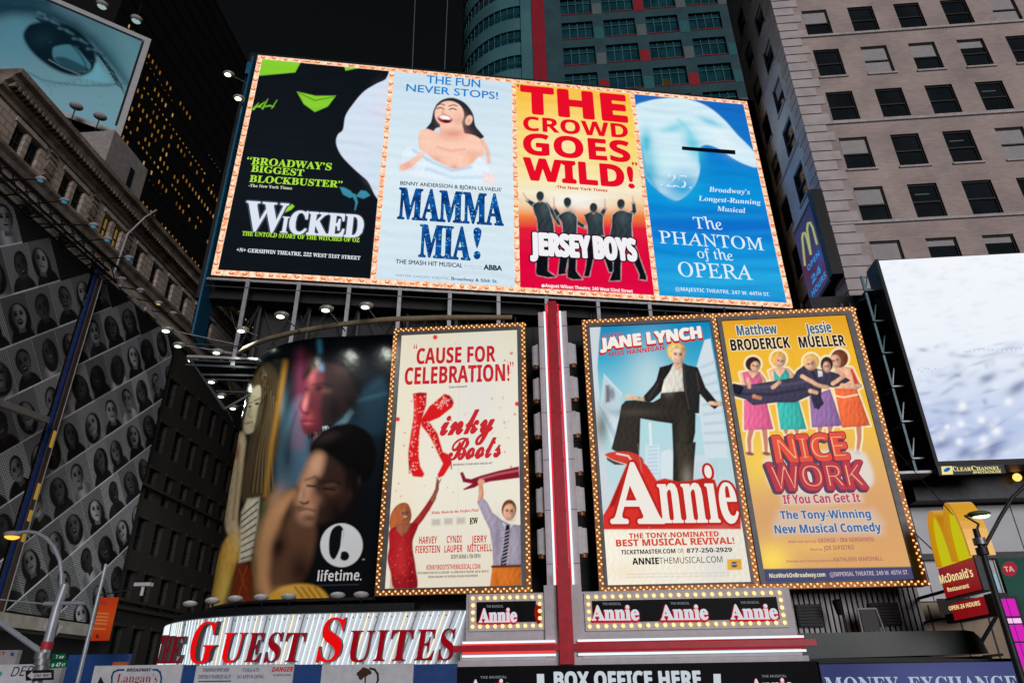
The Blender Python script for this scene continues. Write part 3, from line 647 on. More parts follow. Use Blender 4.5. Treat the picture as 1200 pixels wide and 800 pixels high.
# -- poster 2: laughing woman on pale blue
def art2(P):
    P.lit = .6
    P.vgrad([(90, (205, 226, 240)), (200, (222, 238, 246)), (340, (212, 230, 242))])
    Z = lambda p: zz(6.667, 440, 70, p); skin, rose = (246, 200, 178), (226, 140, 120); P.tex = .02
    P.poly([(513, 121), (521, 116), (532, 115), (545, 121), (554, 133), (557, 147), (563, 155), (567, 161), (558, 164), (548, 158), (530, 150), (512, 150), (506, 158), (499, 152), (505, 143), (508, 130)], (36, 40, 48), sm=True)
    P.poly([(470, 190), (478, 180), (490, 176), (497, 184), (515, 196), (538, 201), (558, 195), (572, 206), (578, 214), (558, 217), (520, 214), (486, 208), (468, 200)], (206, 228, 244), sm=True); P.line([(480, 196), (505, 203), (540, 208), (570, 209)], (170, 205, 230), 4, aa=3)
    P.poly([(491, 156), (499, 151), (512, 155), (530, 158), (548, 157), (560, 161), (566, 168), (567, 178), (562, 190), (548, 202), (530, 204), (512, 198), (498, 186), (491, 172)], skin, sm=True)
    P.poly([(516, 143), (541, 143), (545, 160), (532, 168), (515, 160)], skin); P.blob(531, 157, 15, 6, rose, .75); P.blob(510, 190, 12, 7, rose, .55, 30); P.blob(555, 185, 9, 8, (236, 165, 140), .6); P.line([(512, 172), (528, 177), (545, 175)], rose, 2, aa=2, alpha=.5); P.blob(532, 197, 5, 4, rose, .7)
    P.poly([(474, 174), (484, 172), (496, 178), (512, 189), (528, 197), (540, 198), (552, 193), (562, 184), (570, 192), (580, 212), (560, 218), (520, 214), (486, 208), (468, 198)], (222, 236, 247), sm=True, aa=1.6); P.line([(484, 176), (506, 190), (530, 200), (552, 196)], (168, 200, 226), 2.4, aa=2.4, alpha=.8); P.line([(500, 198), (530, 208), (566, 208)], (176, 208, 232), 3, aa=3, alpha=.7); P.line([(565, 165), (571, 176), (573, 190)], (238, 190, 168), 5, 4.4, aa=1.5)
    P.line([(472, 197), (484, 190), (494, 181)], skin, 8, 6); P.blob(478, 194, 8, 5, rose, .5)
    P.ell(526.5, 134, 17.2, 15.5, 8, skin); P.blob(538, 141, 8, 8, (232, 170, 150), .6); P.blob(519, 141, 6, 5, (250, 176, 166), .5)
    P.ell(521.5, 139.5, 8.6, 4.8, 10, (170, 30, 40)); P.ell(521.5, 138, 6.8, 2.4, 10, (255, 252, 250)); P.ell(523, 142.2, 4.4, 1.8, 10, (90, 15, 25))
    for x, y in ((516, 126.5), (530.5, 127.5)): P.line([(x - 4, y + 1), (x, y - .4), (x + 4, y + 1.2)], (50, 35, 35), 1.3); P.line([(x - 4.5, y - 3), (x + 1, y - 4.5), (x + 5, y - 3)], (75, 50, 45), 1.1)
    P.line([(520, 128), (518, 133), (522, 134)], (225, 150, 130), 1.3); P.ell(549.5, 141, 4, 6, 20, skin); P.blob(549.5, 142, 2, 3, rose, .6)
    P.poly([(566, 202), (582, 205), (580, 217), (565, 214)], (238, 222, 222), aa=2); P.tex = 0; led_rows(P, .045)
p2 = panel(LF, 'pale_poster', T, (bx[1] + BW / 2, bx[2] - BW / 2, *zr), art2, M_LED, .02)
BL, NV = (22, 128, 205), (30, 52, 80)
for s_, bl, br, h, c, o_ in (('THE FUN', (500, 97.4), (562.5, 102.7), 9, BL, .012), ('NEVER STOPS!', (476, 106.8), (583.5, 116.6), 8.4, BL, .012), ('BENNY ANDERSSON & BJÖRN ULVAEUS’', (469, 216.5), (588, 224.6), 4.3, NV, .014),
        ('THE SMASH HIT MUSICAL', (463.6, 308.6), (542, 313.6), 5, NV, .014), ('WINTER GARDEN THEATRE,', (463, 323.8), (527, 327.8), 2.9, (140, 158, 180), .004), ('Broadway & 50th St.', (529, 328), (583, 331.4), 3.6, (52, 84, 130), .02),
        ('BASED ON', (544, 311.6), (565, 313), 1.2, (150, 165, 185), 0), ('THE SONGS OF', (544, 314), (565, 315.4), 1.2, (150, 165, 185), 0), ('ABBA', (567, 315.7), (588, 317), 5.6, (24, 44, 72), .04)):
    text(LF, p2, s_, 'sans', bl, br, h, c, off=o_, name='slogan')
M_SPB = sparkle('blue_sequins', (14, 92, 172), (110, 205, 240), 3.6, 1, .3, (8, 52, 118))
text(LF, p2, 'MAMMA', 'serifb', (466, 256), (589.5, 264.2), 36, M_SPB, off=.006, name='show_title'); text(LF, p2, 'MIA', 'serifb', (491, 300.5), (550.5, 304.6), 37.5, M_SPB, off=.006, name='show_title')
halo(LF, p2, 'MAMMA', 'serifb', (466, 256), (589.5, 264.2), 36, (16, 40, 84), .016); halo(LF, p2, 'MIA', 'serifb', (491, 300.5), (550.5, 304.6), 37.5, (16, 40, 84), .016)
def mark(F, parent, pts_px, mat, ly=-.02, name='mark', sm=False):
    q = smooth_pts(pts_px, 5) if sm else pts_px; L = [F.hit(x, y, ly) for x, y in q]; me = MB(); me.add(L, [tuple(range(len(L)))]); return me.build(name, mat, parent)
mark(LF, p2, [(559, 266.5), (564, 270), (563, 279), (559.7, 290), (558.3, 290), (555.5, 279), (555, 270)], M_SPB, sm=True); mark(LF, p2, [(559 + 4.2 * math.cos(a / 8 * math.pi), 299 + 5 * math.sin(a / 8 * math.pi)) for a in range(16)], M_SPB)
# -- poster 3: red and yellow, four men seen from behind
def art3(P):
    P.vgrad([(96, (252, 190, 60)), (150, (253, 214, 92)), (190, (250, 222, 130)), (225, (246, 236, 205)), (240, (244, 205, 150)), (253, (240, 130, 60)), (268, (228, 30, 60)), (300, (224, 8, 62)), (350, (226, 10, 66))])
    P.blob(660, 175, 50, 38, (253, 240, 190), .7); P.blob(675, 236, 46, 11, (250, 250, 246), .9)
    Z = lambda p: zz(6.155, 600, 220, p); ink, rim = (46, 56, 62), (232, 240, 240); P.tex = .28; P.lit = .5; P.rimw = 1.5
    def man(body, head, limbs, legs, hand):
        for poly in legs: P.poly(Z(poly), rim, grow=.45); 
        for poly in legs: P.poly(Z(poly), (16, 16, 24))
        for l in limbs: P.line(Z(l), rim, 6.8, 4.2); P.line(Z(l), ink, 6, 3.6)
        for h in hand: P.line(Z(h), (216, 178, 158), 2.4, 1.2)
        P.poly(Z(body), rim, grow=.5); P.poly(Z(body), ink); P.blob(*Z([(sum(x for x, _ in body) / len(body) + 15, sum(y for _, y in body) / len(body) - 30)])[0], 6, 9, (84, 96, 100), .6)
        x, y = Z([head])[0]; P.ell(x, y + 3.2, 2.3, 4, 0, (196, 150, 128)); P.ell(x, y, 4.3, 5.6, 0, (70, 92, 100)); P.ell(x, y - 1.2, 4.3, 4.6, 0, (44, 54, 60))
    man([(150, 124), (186, 104), (203, 98), (222, 102), (250, 116), (268, 150), (300, 262), (306, 330), (188, 328), (180, 230), (158, 170)], (203, 62), [[(165, 130), (112, 92)], [(245, 125), (300, 190), (340, 262)]], [[(185, 330), (304, 330), (262, 480), (258, 600), (320, 642), (260, 648), (180, 630), (172, 610)]], [[(112, 92), (78, 36)]])
    man([(330, 205), (362, 184), (392, 172), (414, 172), (450, 188), (470, 212), (466, 335), (368, 335), (362, 250)], (400, 106), [[(340, 210), (305, 150)], [(430, 230), (530, 285)]], [[(360, 400), (412, 470), (388, 600), (390, 622), (330, 628), (345, 500)], [(415, 400), (466, 400), (462, 600), (510, 660), (440, 662), (398, 645)]], [[(305, 150), (302, 70)], [(525, 282), (560, 290)]])
    man([(520, 196), (552, 182), (580, 172), (602, 172), (636, 184), (658, 198), (656, 280), (664, 346), (548, 348), (545, 270)], (588, 146), [[(645, 200), (672, 150)]], [[(555, 350), (600, 350), (590, 500), (565, 610), (560, 640), (515, 640), (530, 590)], [(610, 350), (664, 345), (735, 560), (738, 610), (700, 610)]], [[(672, 150), (668, 82)]])
    man([(724, 196), (752, 176), (778, 164), (800, 164), (840, 178), (872, 186), (862, 260), (868, 360), (724, 358), (706, 352), (720, 270)], (786, 118), [[(855, 195), (884, 170), (876, 110)]], [[(735, 360), (790, 360), (784, 670), (700, 672), (730, 600)], [(800, 360), (868, 360), (970, 640), (972, 668), (915, 660), (920, 630)]], [[(876, 110), (868, 64)]])
    led_rows(P, .05)
p3 = panel(LF, 'red_poster', T, (bx[2] + BW / 2, bx[3] - BW / 2, *zr), art3, M_LED, .02)
RD = (232, 14, 40)
for s_, bl, br, h, o_ in (('THE', (612, 131.4), (734.5, 142.7), 30.2, .035), ('CROWD', (613.6, 152.6), (736.4, 161.8), 16.2, .012), ('GOES', (614, 180.4), (738.8, 190), 24.2, .02), ('WILD!', (614.5, 210), (743, 220), 25, .03)):
    text(LF, p3, s_, 'sansb', bl, br, h, RD, off=o_, name='slogan')
for s_, bl, br, h, c in (('“', (606.2, 107.5), (612, 108), 9, (200, 30, 40)), ('”', (741.5, 200), (747.5, 200.5), 10, (200, 30, 40)), ('-The New York Times', (651, 220.4), (712, 225), 3.2, (208, 70, 30)), ('August Wilson Theatre, 245 West 52nd Street', (639, 336.2), (741.7, 343), 3.7, (250, 235, 235))):
    text(LF, p3, s_, 'sansb', bl, br, h, c, off=.02, name='slogan')
mark(LF, p3, [(636.5 + 2.1 * math.cos(a), 334.8 + 1.9 * math.sin(a)) for a in np.linspace(0, 6, 12)], emit((250, 235, 235)))
for s_, bl, br in (('JERSEY', (622.8, 297.6), (692, 301.6)), ('BOYS', (697.5, 302.2), (746, 305.2))):
    halo(LF, p3, s_, 'sansb', bl, br, 24.6, (35, 20, 30), .085); text(LF, p3, s_, 'sansb', bl, br, 24.6, (242, 240, 244), off=.04, name='show_title')
# -- poster 4: deep blue with a pale shell form
def art4(P):
    P.vgrad([(100, (26, 100, 190)), (170, (16, 120, 205)), (232, (10, 148, 222)), (268, (16, 110, 205)), (290, (14, 146, 222)), (330, (40, 172, 226)), (360, (24, 140, 214))])
    for k in range(14): y = 240 + k * 9; P.line([(752 + k, y + 4 * math.sin(k)), (840, y + 6 + 3 * math.cos(k * 2)), (915, y + 4)], (40, 170, 235) if k % 2 else (10, 110, 205), 4, aa=5, alpha=.35)
    sh = [(742, 128), (758, 119), (782, 115.2), (806, 116.5), (829, 125), (848, 140), (864, 158), (880, 174), (887, 186), (887, 196), (874, 193), (858, 185), (842, 174), (826, 170), (818, 178), (820, 200), (814, 218), (802, 231), (790, 235), (774, 226), (758, 209), (751, 186), (748, 160)]
    P.poly(sh, (214, 240, 250), sm=True, aa=1.2)
    P.blob(800, 220, 24, 18, (24, 168, 222), .95); P.blob(762, 200, 12, 22, (30, 176, 214), .9); P.blob(757, 168, 7, 16, (40, 190, 216), .9); P.blob(812, 170, 9, 20, (70, 200, 226), .8, -25); P.blob(790, 150, 16, 5, (90, 205, 225), .7, -12); P.blob(832, 143, 14, 4, (80, 190, 220), .8, 20)
    P.blob(778, 190, 14, 12, (206, 244, 248), .7); P.blob(848, 165, 20, 8, (236, 248, 254), .8, 40); P.blob(775, 126, 20, 5, (205, 228, 240), .6)
    P.line([(795, 140), (806, 152), (816, 172), (819, 196)], (120, 216, 236), 2, aa=3, alpha=.8); P.line([(750, 168), (756, 200), (772, 226), (790, 236)], (40, 160, 220), 3, aa=3, alpha=.7)
    led_rows(P, .07)
p4 = panel(LF, 'blue_poster', T, (bx[3] + BW / 2, LW - BW, *zr), art4, M_LED, .02)
WH = (222, 240, 250)
for s_, st, bl, br, h, o_ in (('Broadway’s', 'serifbi', (831, 224.5), (879.5, 227.9), 5.6, .0), ('Longest-Running', 'serifbi', (818.7, 235), (892, 240), 5.6, 0), ('Musical', 'serifbi', (840.5, 247), (874.3, 249.7), 5.6, 0),
        ('The', 'serifi', (817, 267.6), (848.5, 269.4), 13, .004), ('PHANTOM', 'serifi', (774, 284.8), (900, 293.6), 14.4, .004), ('of the', 'serifi', (818.7, 302), (861, 305.5), 11.5, .004), ('OPERA', 'serifi', (798, 323.6), (882.6, 327.8), 16.6, .004),
        ('@MAJESTIC THEATRE, 247 W. 44TH ST.', 'sansb', (791.5, 340.3), (902.6, 347), 4.2, -.006), ('Y  E  A  R  S', 'sansb', (773, 217), (811, 221), 1.8, 0), ('25', 'serifb', (780, 219), (804, 221), 15, -.03)):
    text(LF, p4, s_, st, bl, br, h, WH, off=o_, name='slogan', shear=.25 if s_ == '25' else (-.27 if st == 'serifi' else 0))
mark(LF, p4, [(799, 171.6), (861.6, 176.2), (861.9, 181.2), (799.2, 175.8)], emit((10, 22, 34), .6), -.03, 'dead_strip')

# ---- scaffold that carries it
SF = Fr(LF.o + LF.X * 0 + np.array([0, 0, -6.2]), 7.87)
T = thing('billboard_scaffold', 'grey steel scaffold gallery under the big LED billboard', 'scaffold', SF)
b = MB(); b.box(2.5, LW + 2, 3.2, 3.4, -1.2, 27); b.build('back_sheeting', M_POD, T)
b = MB()
for k in range(58): b.box(12.5 + k * .5, 12.8 + k * .5, 3.05, 3.19, -1, 5.9)
b.build('back_rib', M_BLACK, T)
for k, xp in enumerate((287, 348, 408, 468, 527, 584, 640, 700, 760)):
    x = SF.hit(xp, 352, .3)[0]
    o = MB(); o.box(x - .13, x + .13, .18, .44, -.6, 6.1); o.build('column', M_STEEL, T)
    o = MB(); o.box(x + .5, x + .68, 2.2, 2.4, -.6, 6.1); o.beam((x, .3, 0), (x + .6, 2.3, 5.8), .1); o.build('rear_column', M_DARK, T)
for z, y, w_ in ((6.0, .3, .18), (5.4, .2, .07), (.05, .1, .16), (-.55, .1, .14), (.9, .0, .06), (-1.3, .5, .1), (-1.9, 1.0, .1)):
    o = MB(); o.box(-.4 if z > -1 else 1.5, LW, y - w_ / 2, y + w_ / 2, z - w_ / 2, z + w_ / 2); o.build('rail', M_STEEL if w_ > .08 and z > 0 else M_DARK, T)
o = MB(); o.box(-.3, LW, .25, 3.1, -.18, -.05); o.build('deck', M_DARK, T)
o = MB()
for k in range(9):
    y = .2 + k * .32; o.beam((-.3, y, .0), (2.2 - k * .05, y + .5, -3.2 + .1 * k), .07)
for a, c in (((-.3, .1, 0), (2.4, .4, -3.3)), ((-.3, .1, 0), (-.3, 3.0, 0)), ((2.4, .4, -3.3), (6.5, .4, -.2)), ((2.4, .4, -3.3), (2.2, 3.1, -3.1)), ((0.6, .3, -1.1), (4.5, .3, -1.0))): o.beam(a, c, .13)
o.build('end_bracket', M_DARK, T)
o = MB()
for k in range(8): x = .6 + k * 2.4; o.beam((x, 2.6, .1), (x + 2.3, 2.7, 5.6), .06); o.beam((x + 2.3, 2.6, .1), (x, 2.7, 5.6), .06)
o.build('cross_brace', M_DARK, T)
# bent pipe rail round the corner under the gallery
q = [(600, 372), (520, 372), (455, 374), (400, 380), (350, 388), (310, 398), (284, 410), (271, 424), (267, 440), (272, 455), (280, 464)]
L = [G.hitz(x, y, 23.9) for x, y in q]
RF = Fr(G.world(np.array([L[0]]))[0]); PT = [tuple(p - L[0]) for p in L]
sm_ = [tuple(x) for x in np.array([np.interp(np.linspace(0, len(PT) - 1, 40), range(len(PT)), [p[k] for p in PT]) for k in range(3)]).T]
b = MB(); b.path(sm_, .16, 8); tag(b.build('bent_pipe', paint('brown_pipe', (.20, .17, .11), .5), None, RF), 'long brown pipe bent round the corner beneath the scaffold', 'pipe')
# ================================================================== framed backlit posters
M_BRONZE = paint('bronze_channel', (.20, .085, .035), .45, .5); M_FRM = paint('poster_frame', (.10, .105, .115), .5, .3)
def rect_px(F, TL, TR, BR, BL):
    a, b, c, d = (F.hit(*p) for p in (TL, TR, BR, BL)); return (a[0] + d[0]) / 2, (b[0] + c[0]) / 2, (c[2] + d[2]) / 2, (a[2] + b[2]) / 2
def framed(name, label, v, quad, inner, sides='LRTB', ch=.27):
    F = gf(0, v, 0); x0, x1, z0, z1 = rect_px(F, *quad); F = gf(x0, v, z0); w_, h_ = x1 - x0, z1 - z0
    T = thing(name, label, 'billboard', F, 'framed theatre posters')
    b = MB(); b.box(.02, w_ - .02, .1, .7, .02, h_ - .02); b.build('box', M_BLACK, T)
    b = MB(); b.box(0, w_, -.04, .1, 0, ch); b.box(0, w_, -.04, .1, h_ - ch, h_)
    if 'L' in sides: b.box(0, ch, -.04, .1, ch, h_ - ch)
    b.box(w_ - ch, w_, -.04, .1, ch, h_ - ch); b.build('bulb_channel', M_BRONZE, T)
    i0, i1, j0, j1 = rect_px(F, *inner)
    L = ch if 'L' in sides else 0
    b = MB(); b.box(L, w_ - ch, -.10, .08, ch, j0); b.box(L, w_ - ch, -.10, .08, j1, h_ - ch); b.box(L, i0, -.10, .08, j0, j1); b.box(i1, w_ - ch, -.10, .08, j0, j1); b.build('frame', M_FRM, T)
    pts = []
    def run(a, c, off):
        n = int(np.linalg.norm(np.array(c) - np.array(a)) / .30)
        for k, p in enumerate(along(a, c, n)):
            for q in (0, 1):
                s_ = (-.055 if q else .055); d = (np.array(c) - np.array(a)); d = d / np.linalg.norm(d) * (.15 * q)
                pts.append((p[0] + d[0] + off[0] * s_, -.09, p[2] + d[2] + off[1] * s_))
    m = ch / 2; run((0, 0, m), (w_, 0, m), (0, 1)); run((0, 0, h_ - m), (w_, 0, h_ - m), (0, 1)); run((w_ - m, 0, ch), (w_ - m, 0, h_ - ch), (1, 0))
    if 'L' in sides: run((m, 0, ch), (m, 0, h_ - ch), (1, 0))
    bulbs(T, [p for p in pts if RNG.random() > .07], .052)
    for x in np.linspace(.6, w_ - .6, 4):
        o = MB(); o.tube((x, .3, h_), (x, .3, h_ + .55), .05, n=6); o.build('hanger', M_DARK, T)
    return F, T, (i0, i1, j0, j1), (w_, h_)
# -- boots poster
F, T, rc, _ = framed('boots_poster', 'cream backlit poster with glittery red boots forming a letter, ringed by bulbs', 35.9, [(462, 385.3), (616, 378), (622.4, 692), (438.5, 699.9)], [(470.4, 392), (606.4, 387), (610.7, 686), (451.4, 689.3)])
def dots(P, n, box, cols, r=(.5, 1.6), seed=1):
    q = random.Random(seed)
    for _ in range(n): P.ell(q.uniform(box[0], box[1]), q.uniform(box[2], box[3]), q.uniform(*r), q.uniform(*r), q.uniform(0, 90), q.choice(cols), .6, q.uniform(.4, .95))
def art_boots(P):
    P.vgrad([(385, (224, 216, 192)), (450, (232, 226, 206)), (560, (236, 230, 214)), (690, (226, 216, 196))]); P.blob(560, 460, 30, 90, (222, 222, 220), .6); P.blob(470, 560, 20, 120, (238, 222, 190), .5); P.line([(538, 388), (536, 690)], (205, 198, 180), .8, alpha=.35)
    dots(P, 46, (462, 606, 396, 600), [(205, 60, 65), (225, 120, 115), (190, 70, 70)], (.4, 1.3), 4); dots(P, 16, (575, 606, 410, 560), [(205, 70, 75), (230, 150, 140)], (.5, 2.2), 9)
    for x, y in ((510, 395), (466, 491), (606, 473)): P.ell(x, y, 2.6, 2.6, 0, (220, 60, 60), .8)
    red = (214, 30, 34)
    P.poly([(521, 461), (527, 463), (532, 472), (530, 477), (515, 489), (503, 494), (506, 498), (513, 508), (519, 529), (528, 533), (529, 543), (520, 557), (514, 560), (512.5, 556), (519, 543), (514, 533), (509, 522), (503, 510), (494, 499), (493, 492), (503, 476)], red, aa=.9); P.line([(528, 537), (529, 549)], (120, 12, 18), 1.3)
    P.poly([(484, 461), (492, 459.5), (500, 460), (499.6, 474), (495, 489), (492, 504), (490.8, 523), (490.8, 535), (492.5, 546), (497.5, 555), (495, 559), (484, 558), (481, 552), (478.5, 540), (478.2, 530), (481, 510), (484, 492), (485, 478)], red, aa=.9); P.line([(479.4, 538), (479.8, 554)], (120, 12, 18), 1.3)
    P.line([(498, 492), (508, 506), (514, 522), (518, 534)], (150, 14, 22), 2.2, aa=2, alpha=.6); P.line([(487, 466), (487, 492), (482, 520)], (245, 90, 80), 2, aa=2, alpha=.6); P.line([(497, 464), (494, 486)], (150, 14, 22), 2, aa=2, alpha=.6); P.ell(527, 468, 3.4, 5.4, -40, (120, 16, 22), 1, .6); P.ell(492, 461.5, 7, 1.6, -4, (120, 16, 22), 1, .6)
    q = random.Random(6)
    for _ in range(170):
        t = q.random()
        if q.random() < .45: x, y = 492 - 8 * t + q.uniform(-6, 6), 462 + 90 * t
        else:
            x, y = (526 - 26 * t + q.uniform(-6, 6), 466 + 24 * t + q.uniform(-5, 5)) if t < .5 else (498 + 26 * (t - .4) + q.uniform(-5, 5), 490 + 76 * (t - .45))
        i = P._sel(x - .6, x + .6, y - .6, y + .6)
        if len(i) and P.c[i[0]][1] < .12: P.ell(x, y, .6, .6, 0, q.choice([(255, 214, 196), (255, 180, 150), (255, 240, 230)]), .7, .8)
    P.poly([(539, 553.6), (542.5, 552.5), (546, 560), (552, 561), (563, 557), (585, 551), (608, 546), (609, 559.5), (590, 562), (574, 564), (563, 567), (556, 571), (543.6, 574), (542.8, 572.6), (550, 568.5), (553, 566.5), (542.5, 564.5)], (132, 24, 44)); P.line([(562, 561), (585, 555), (607, 551)], (215, 110, 120), 2, aa=1.4, alpha=.7)
    P.tex = .12
    # woman in red
    P.poly([(457, 606), (462, 595), (470, 589), (478, 590), (482, 600), (481, 610), (474, 617), (458, 620)], (172, 92, 52), sm=True)
    P.line([(483, 618), (493, 606), (502, 593), (508, 583)], (160, 44, 44), 8.5, 6); P.line([(507, 585), (512, 573), (513, 563)], (150, 84, 62), 5.4, 3.4); P.line([(513, 565), (512, 559)], (150, 84, 62), 2, 1.2); P.line([(514, 566), (517, 561)], (150, 84, 62), 1.6, 1)
    P.poly([(456, 622), (466, 616), (482, 613), (490, 615), (484, 632), (484, 645), (487, 664), (488, 690), (463, 690), (458, 672), (454, 655), (456, 640)], (158, 28, 34), sm=True); P.poly([(464, 614), (482, 612), (478, 622), (471, 628), (465, 622)], (150, 92, 70)); P.blob(470, 655, 6, 26, (196, 50, 52), .6); P.blob(482, 675, 4, 14, (110, 14, 20), .6)
    for k in range(26): P.line([(458 + k * 1.15, 672 + (k * 7 % 5)), (457 + k * 1.18, 690)], (110, 14, 22), .7, alpha=.6)
    dots(P, 50, (457, 486, 630, 688), [(236, 110, 100), (220, 70, 70)], (.3, .7), 3); P.face(474.4, 601.5, 5.4, 7.6, (164, 102, 76), ang=-8)
    # man with tie
    P.line([(563, 566), (564, 578), (562.5, 587)], (222, 160, 128), 5.2, 6.2); P.ell(564, 564, 4, 3, 0, (222, 160, 128))
    P.poly([(559, 588), (566, 583), (571, 588), (577, 600), (588, 609), (598, 614), (611, 615), (611, 664), (578, 664), (577, 640), (574, 620), (567, 606)], (158, 148, 166)); P.blob(583, 630, 4, 22, (120, 110, 130), .6); P.blob(603, 640, 4, 18, (176, 168, 184), .5); P.line([(590, 613), (594, 621), (600, 615)], (196, 190, 204), 2.4)
    P.line([(595, 617), (593, 640), (590, 661)], (32, 34, 48), 5, 6.4)
    for k in range(10): P.line([(589, 624 + k * 4), (596, 621 + k * 4)], (196, 192, 200), .9, alpha=.8)
    P.poly([(577, 663), (611, 662), (611, 687), (574, 688)], (206, 110, 40)); P.line([(577, 663.5), (611, 662.5)], (92, 50, 26), 3); P.blob(582, 680, 4, 10, (160, 80, 24), .5)
    P.ell(596.5, 596.5, 8.6, 11.5, 4, (110, 62, 34)); P.face(596.8, 599.3, 7.2, 9.6, (228, 172, 138), ang=4)
    for x, y in ((506, 608), (520.5, 607), (535, 606.3)): P.poly([(x, y), (x + 10, y - .4), (x + 10, y + 7), (x, y + 7.4)], (150, 146, 138), alpha=.55, aa=2)
    P.speckle(.012)
pp = panel(F, 'poster', T, rc, art_boots, M_BACK, .03); CR = (198, 42, 50); DK = (62, 52, 50)
M_SPR = sparkle('red_print', (204, 44, 52), (232, 120, 116), 7, 1, .2, (186, 30, 44))
for s_, st, bl, br, h, c, o_ in (('CAUSE FOR', 'sansb', (488, 426.3), (580.5, 423.2), 18, M_SPR, .01), ('CELEBRATION!', 'sansb', (474, 450.4), (596.8, 445.8), 19.4, M_SPR, .01), ('“', 'sansb', (484, 420), (488, 419.8), 18, CR, 0), ('”', 'sansb', (597.5, 441), (602, 441), 18, CR, 0),
        ('Entertainment', 'serifb', (526, 454.8), (547.3, 453.6), 2.8, DK, 0), ('inky', 'scriptb', (516, 509.5), (577.5, 505.5), 29, CR, .022), ('Boots', 'scriptb', (525, 539), (586, 534.5), 25, CR, .022),
        ('BROADWAY’S NEW HIGH-HEELED HIT', 'sansb', (531, 545.5), (577, 543.3), 2.3, DK, 0), ('Kinky Boots is the Perfect Pick!', 'serifbi', (505.5, 602), (561, 598.8), 3.2, CR, .01), ('EW', 'serifb', (550.4, 613.8), (560, 613), 7, (36, 34, 34), .02),
        ('HARVEY', 'sansb', (490.8, 637), (512, 636.2), 8.4, CR, 0), ('FIERSTEIN', 'sansb', (486.7, 647.8), (515.5, 647), 8.4, CR, 0), ('CYNDI', 'sansb', (523.4, 635.9), (541, 635.3), 8.4, CR, 0), ('LAUPER', 'sansb', (520.7, 647), (542, 646.3), 8.4, CR, 0), ('JERRY', 'sansb', (552.6, 635.8), (570.6, 635), 8.4, CR, 0), ('MITCHELL', 'sansb', (547.7, 646.4), (576.3, 645.3), 8.4, CR, 0),
        ('GEOFF DEANE & TIM FIRTH', 'sansb', (528.3, 654.3), (563, 653.3), 4.6, DK, 0), ('KINKYBOOTSTHEMUSICAL.COM', 'sansb', (499.8, 667.3), (562.8, 666), 5.8, CR, 0),
        ('TELECHARGE.COM OR 212-239-6200 • AL HIRSCHFELD THEATRE, 302 W. 45TH ST.', 'sansb', (489, 672.3), (573, 670.2), 2.6, DK, 0), ('ORIGINAL BROADWAY CAST RECORDING AVAILABLE ON MASTERWORKS', 'sansb', (501.6, 676.8), (560, 675.2), 2.4, DK, 0)):
    text(F, pp, s_, st, bl, br, h, c, off=o_, name='show_title' if st == 'scriptb' else 'slogan', shear=.12 if st == 'scriptb' else 0)
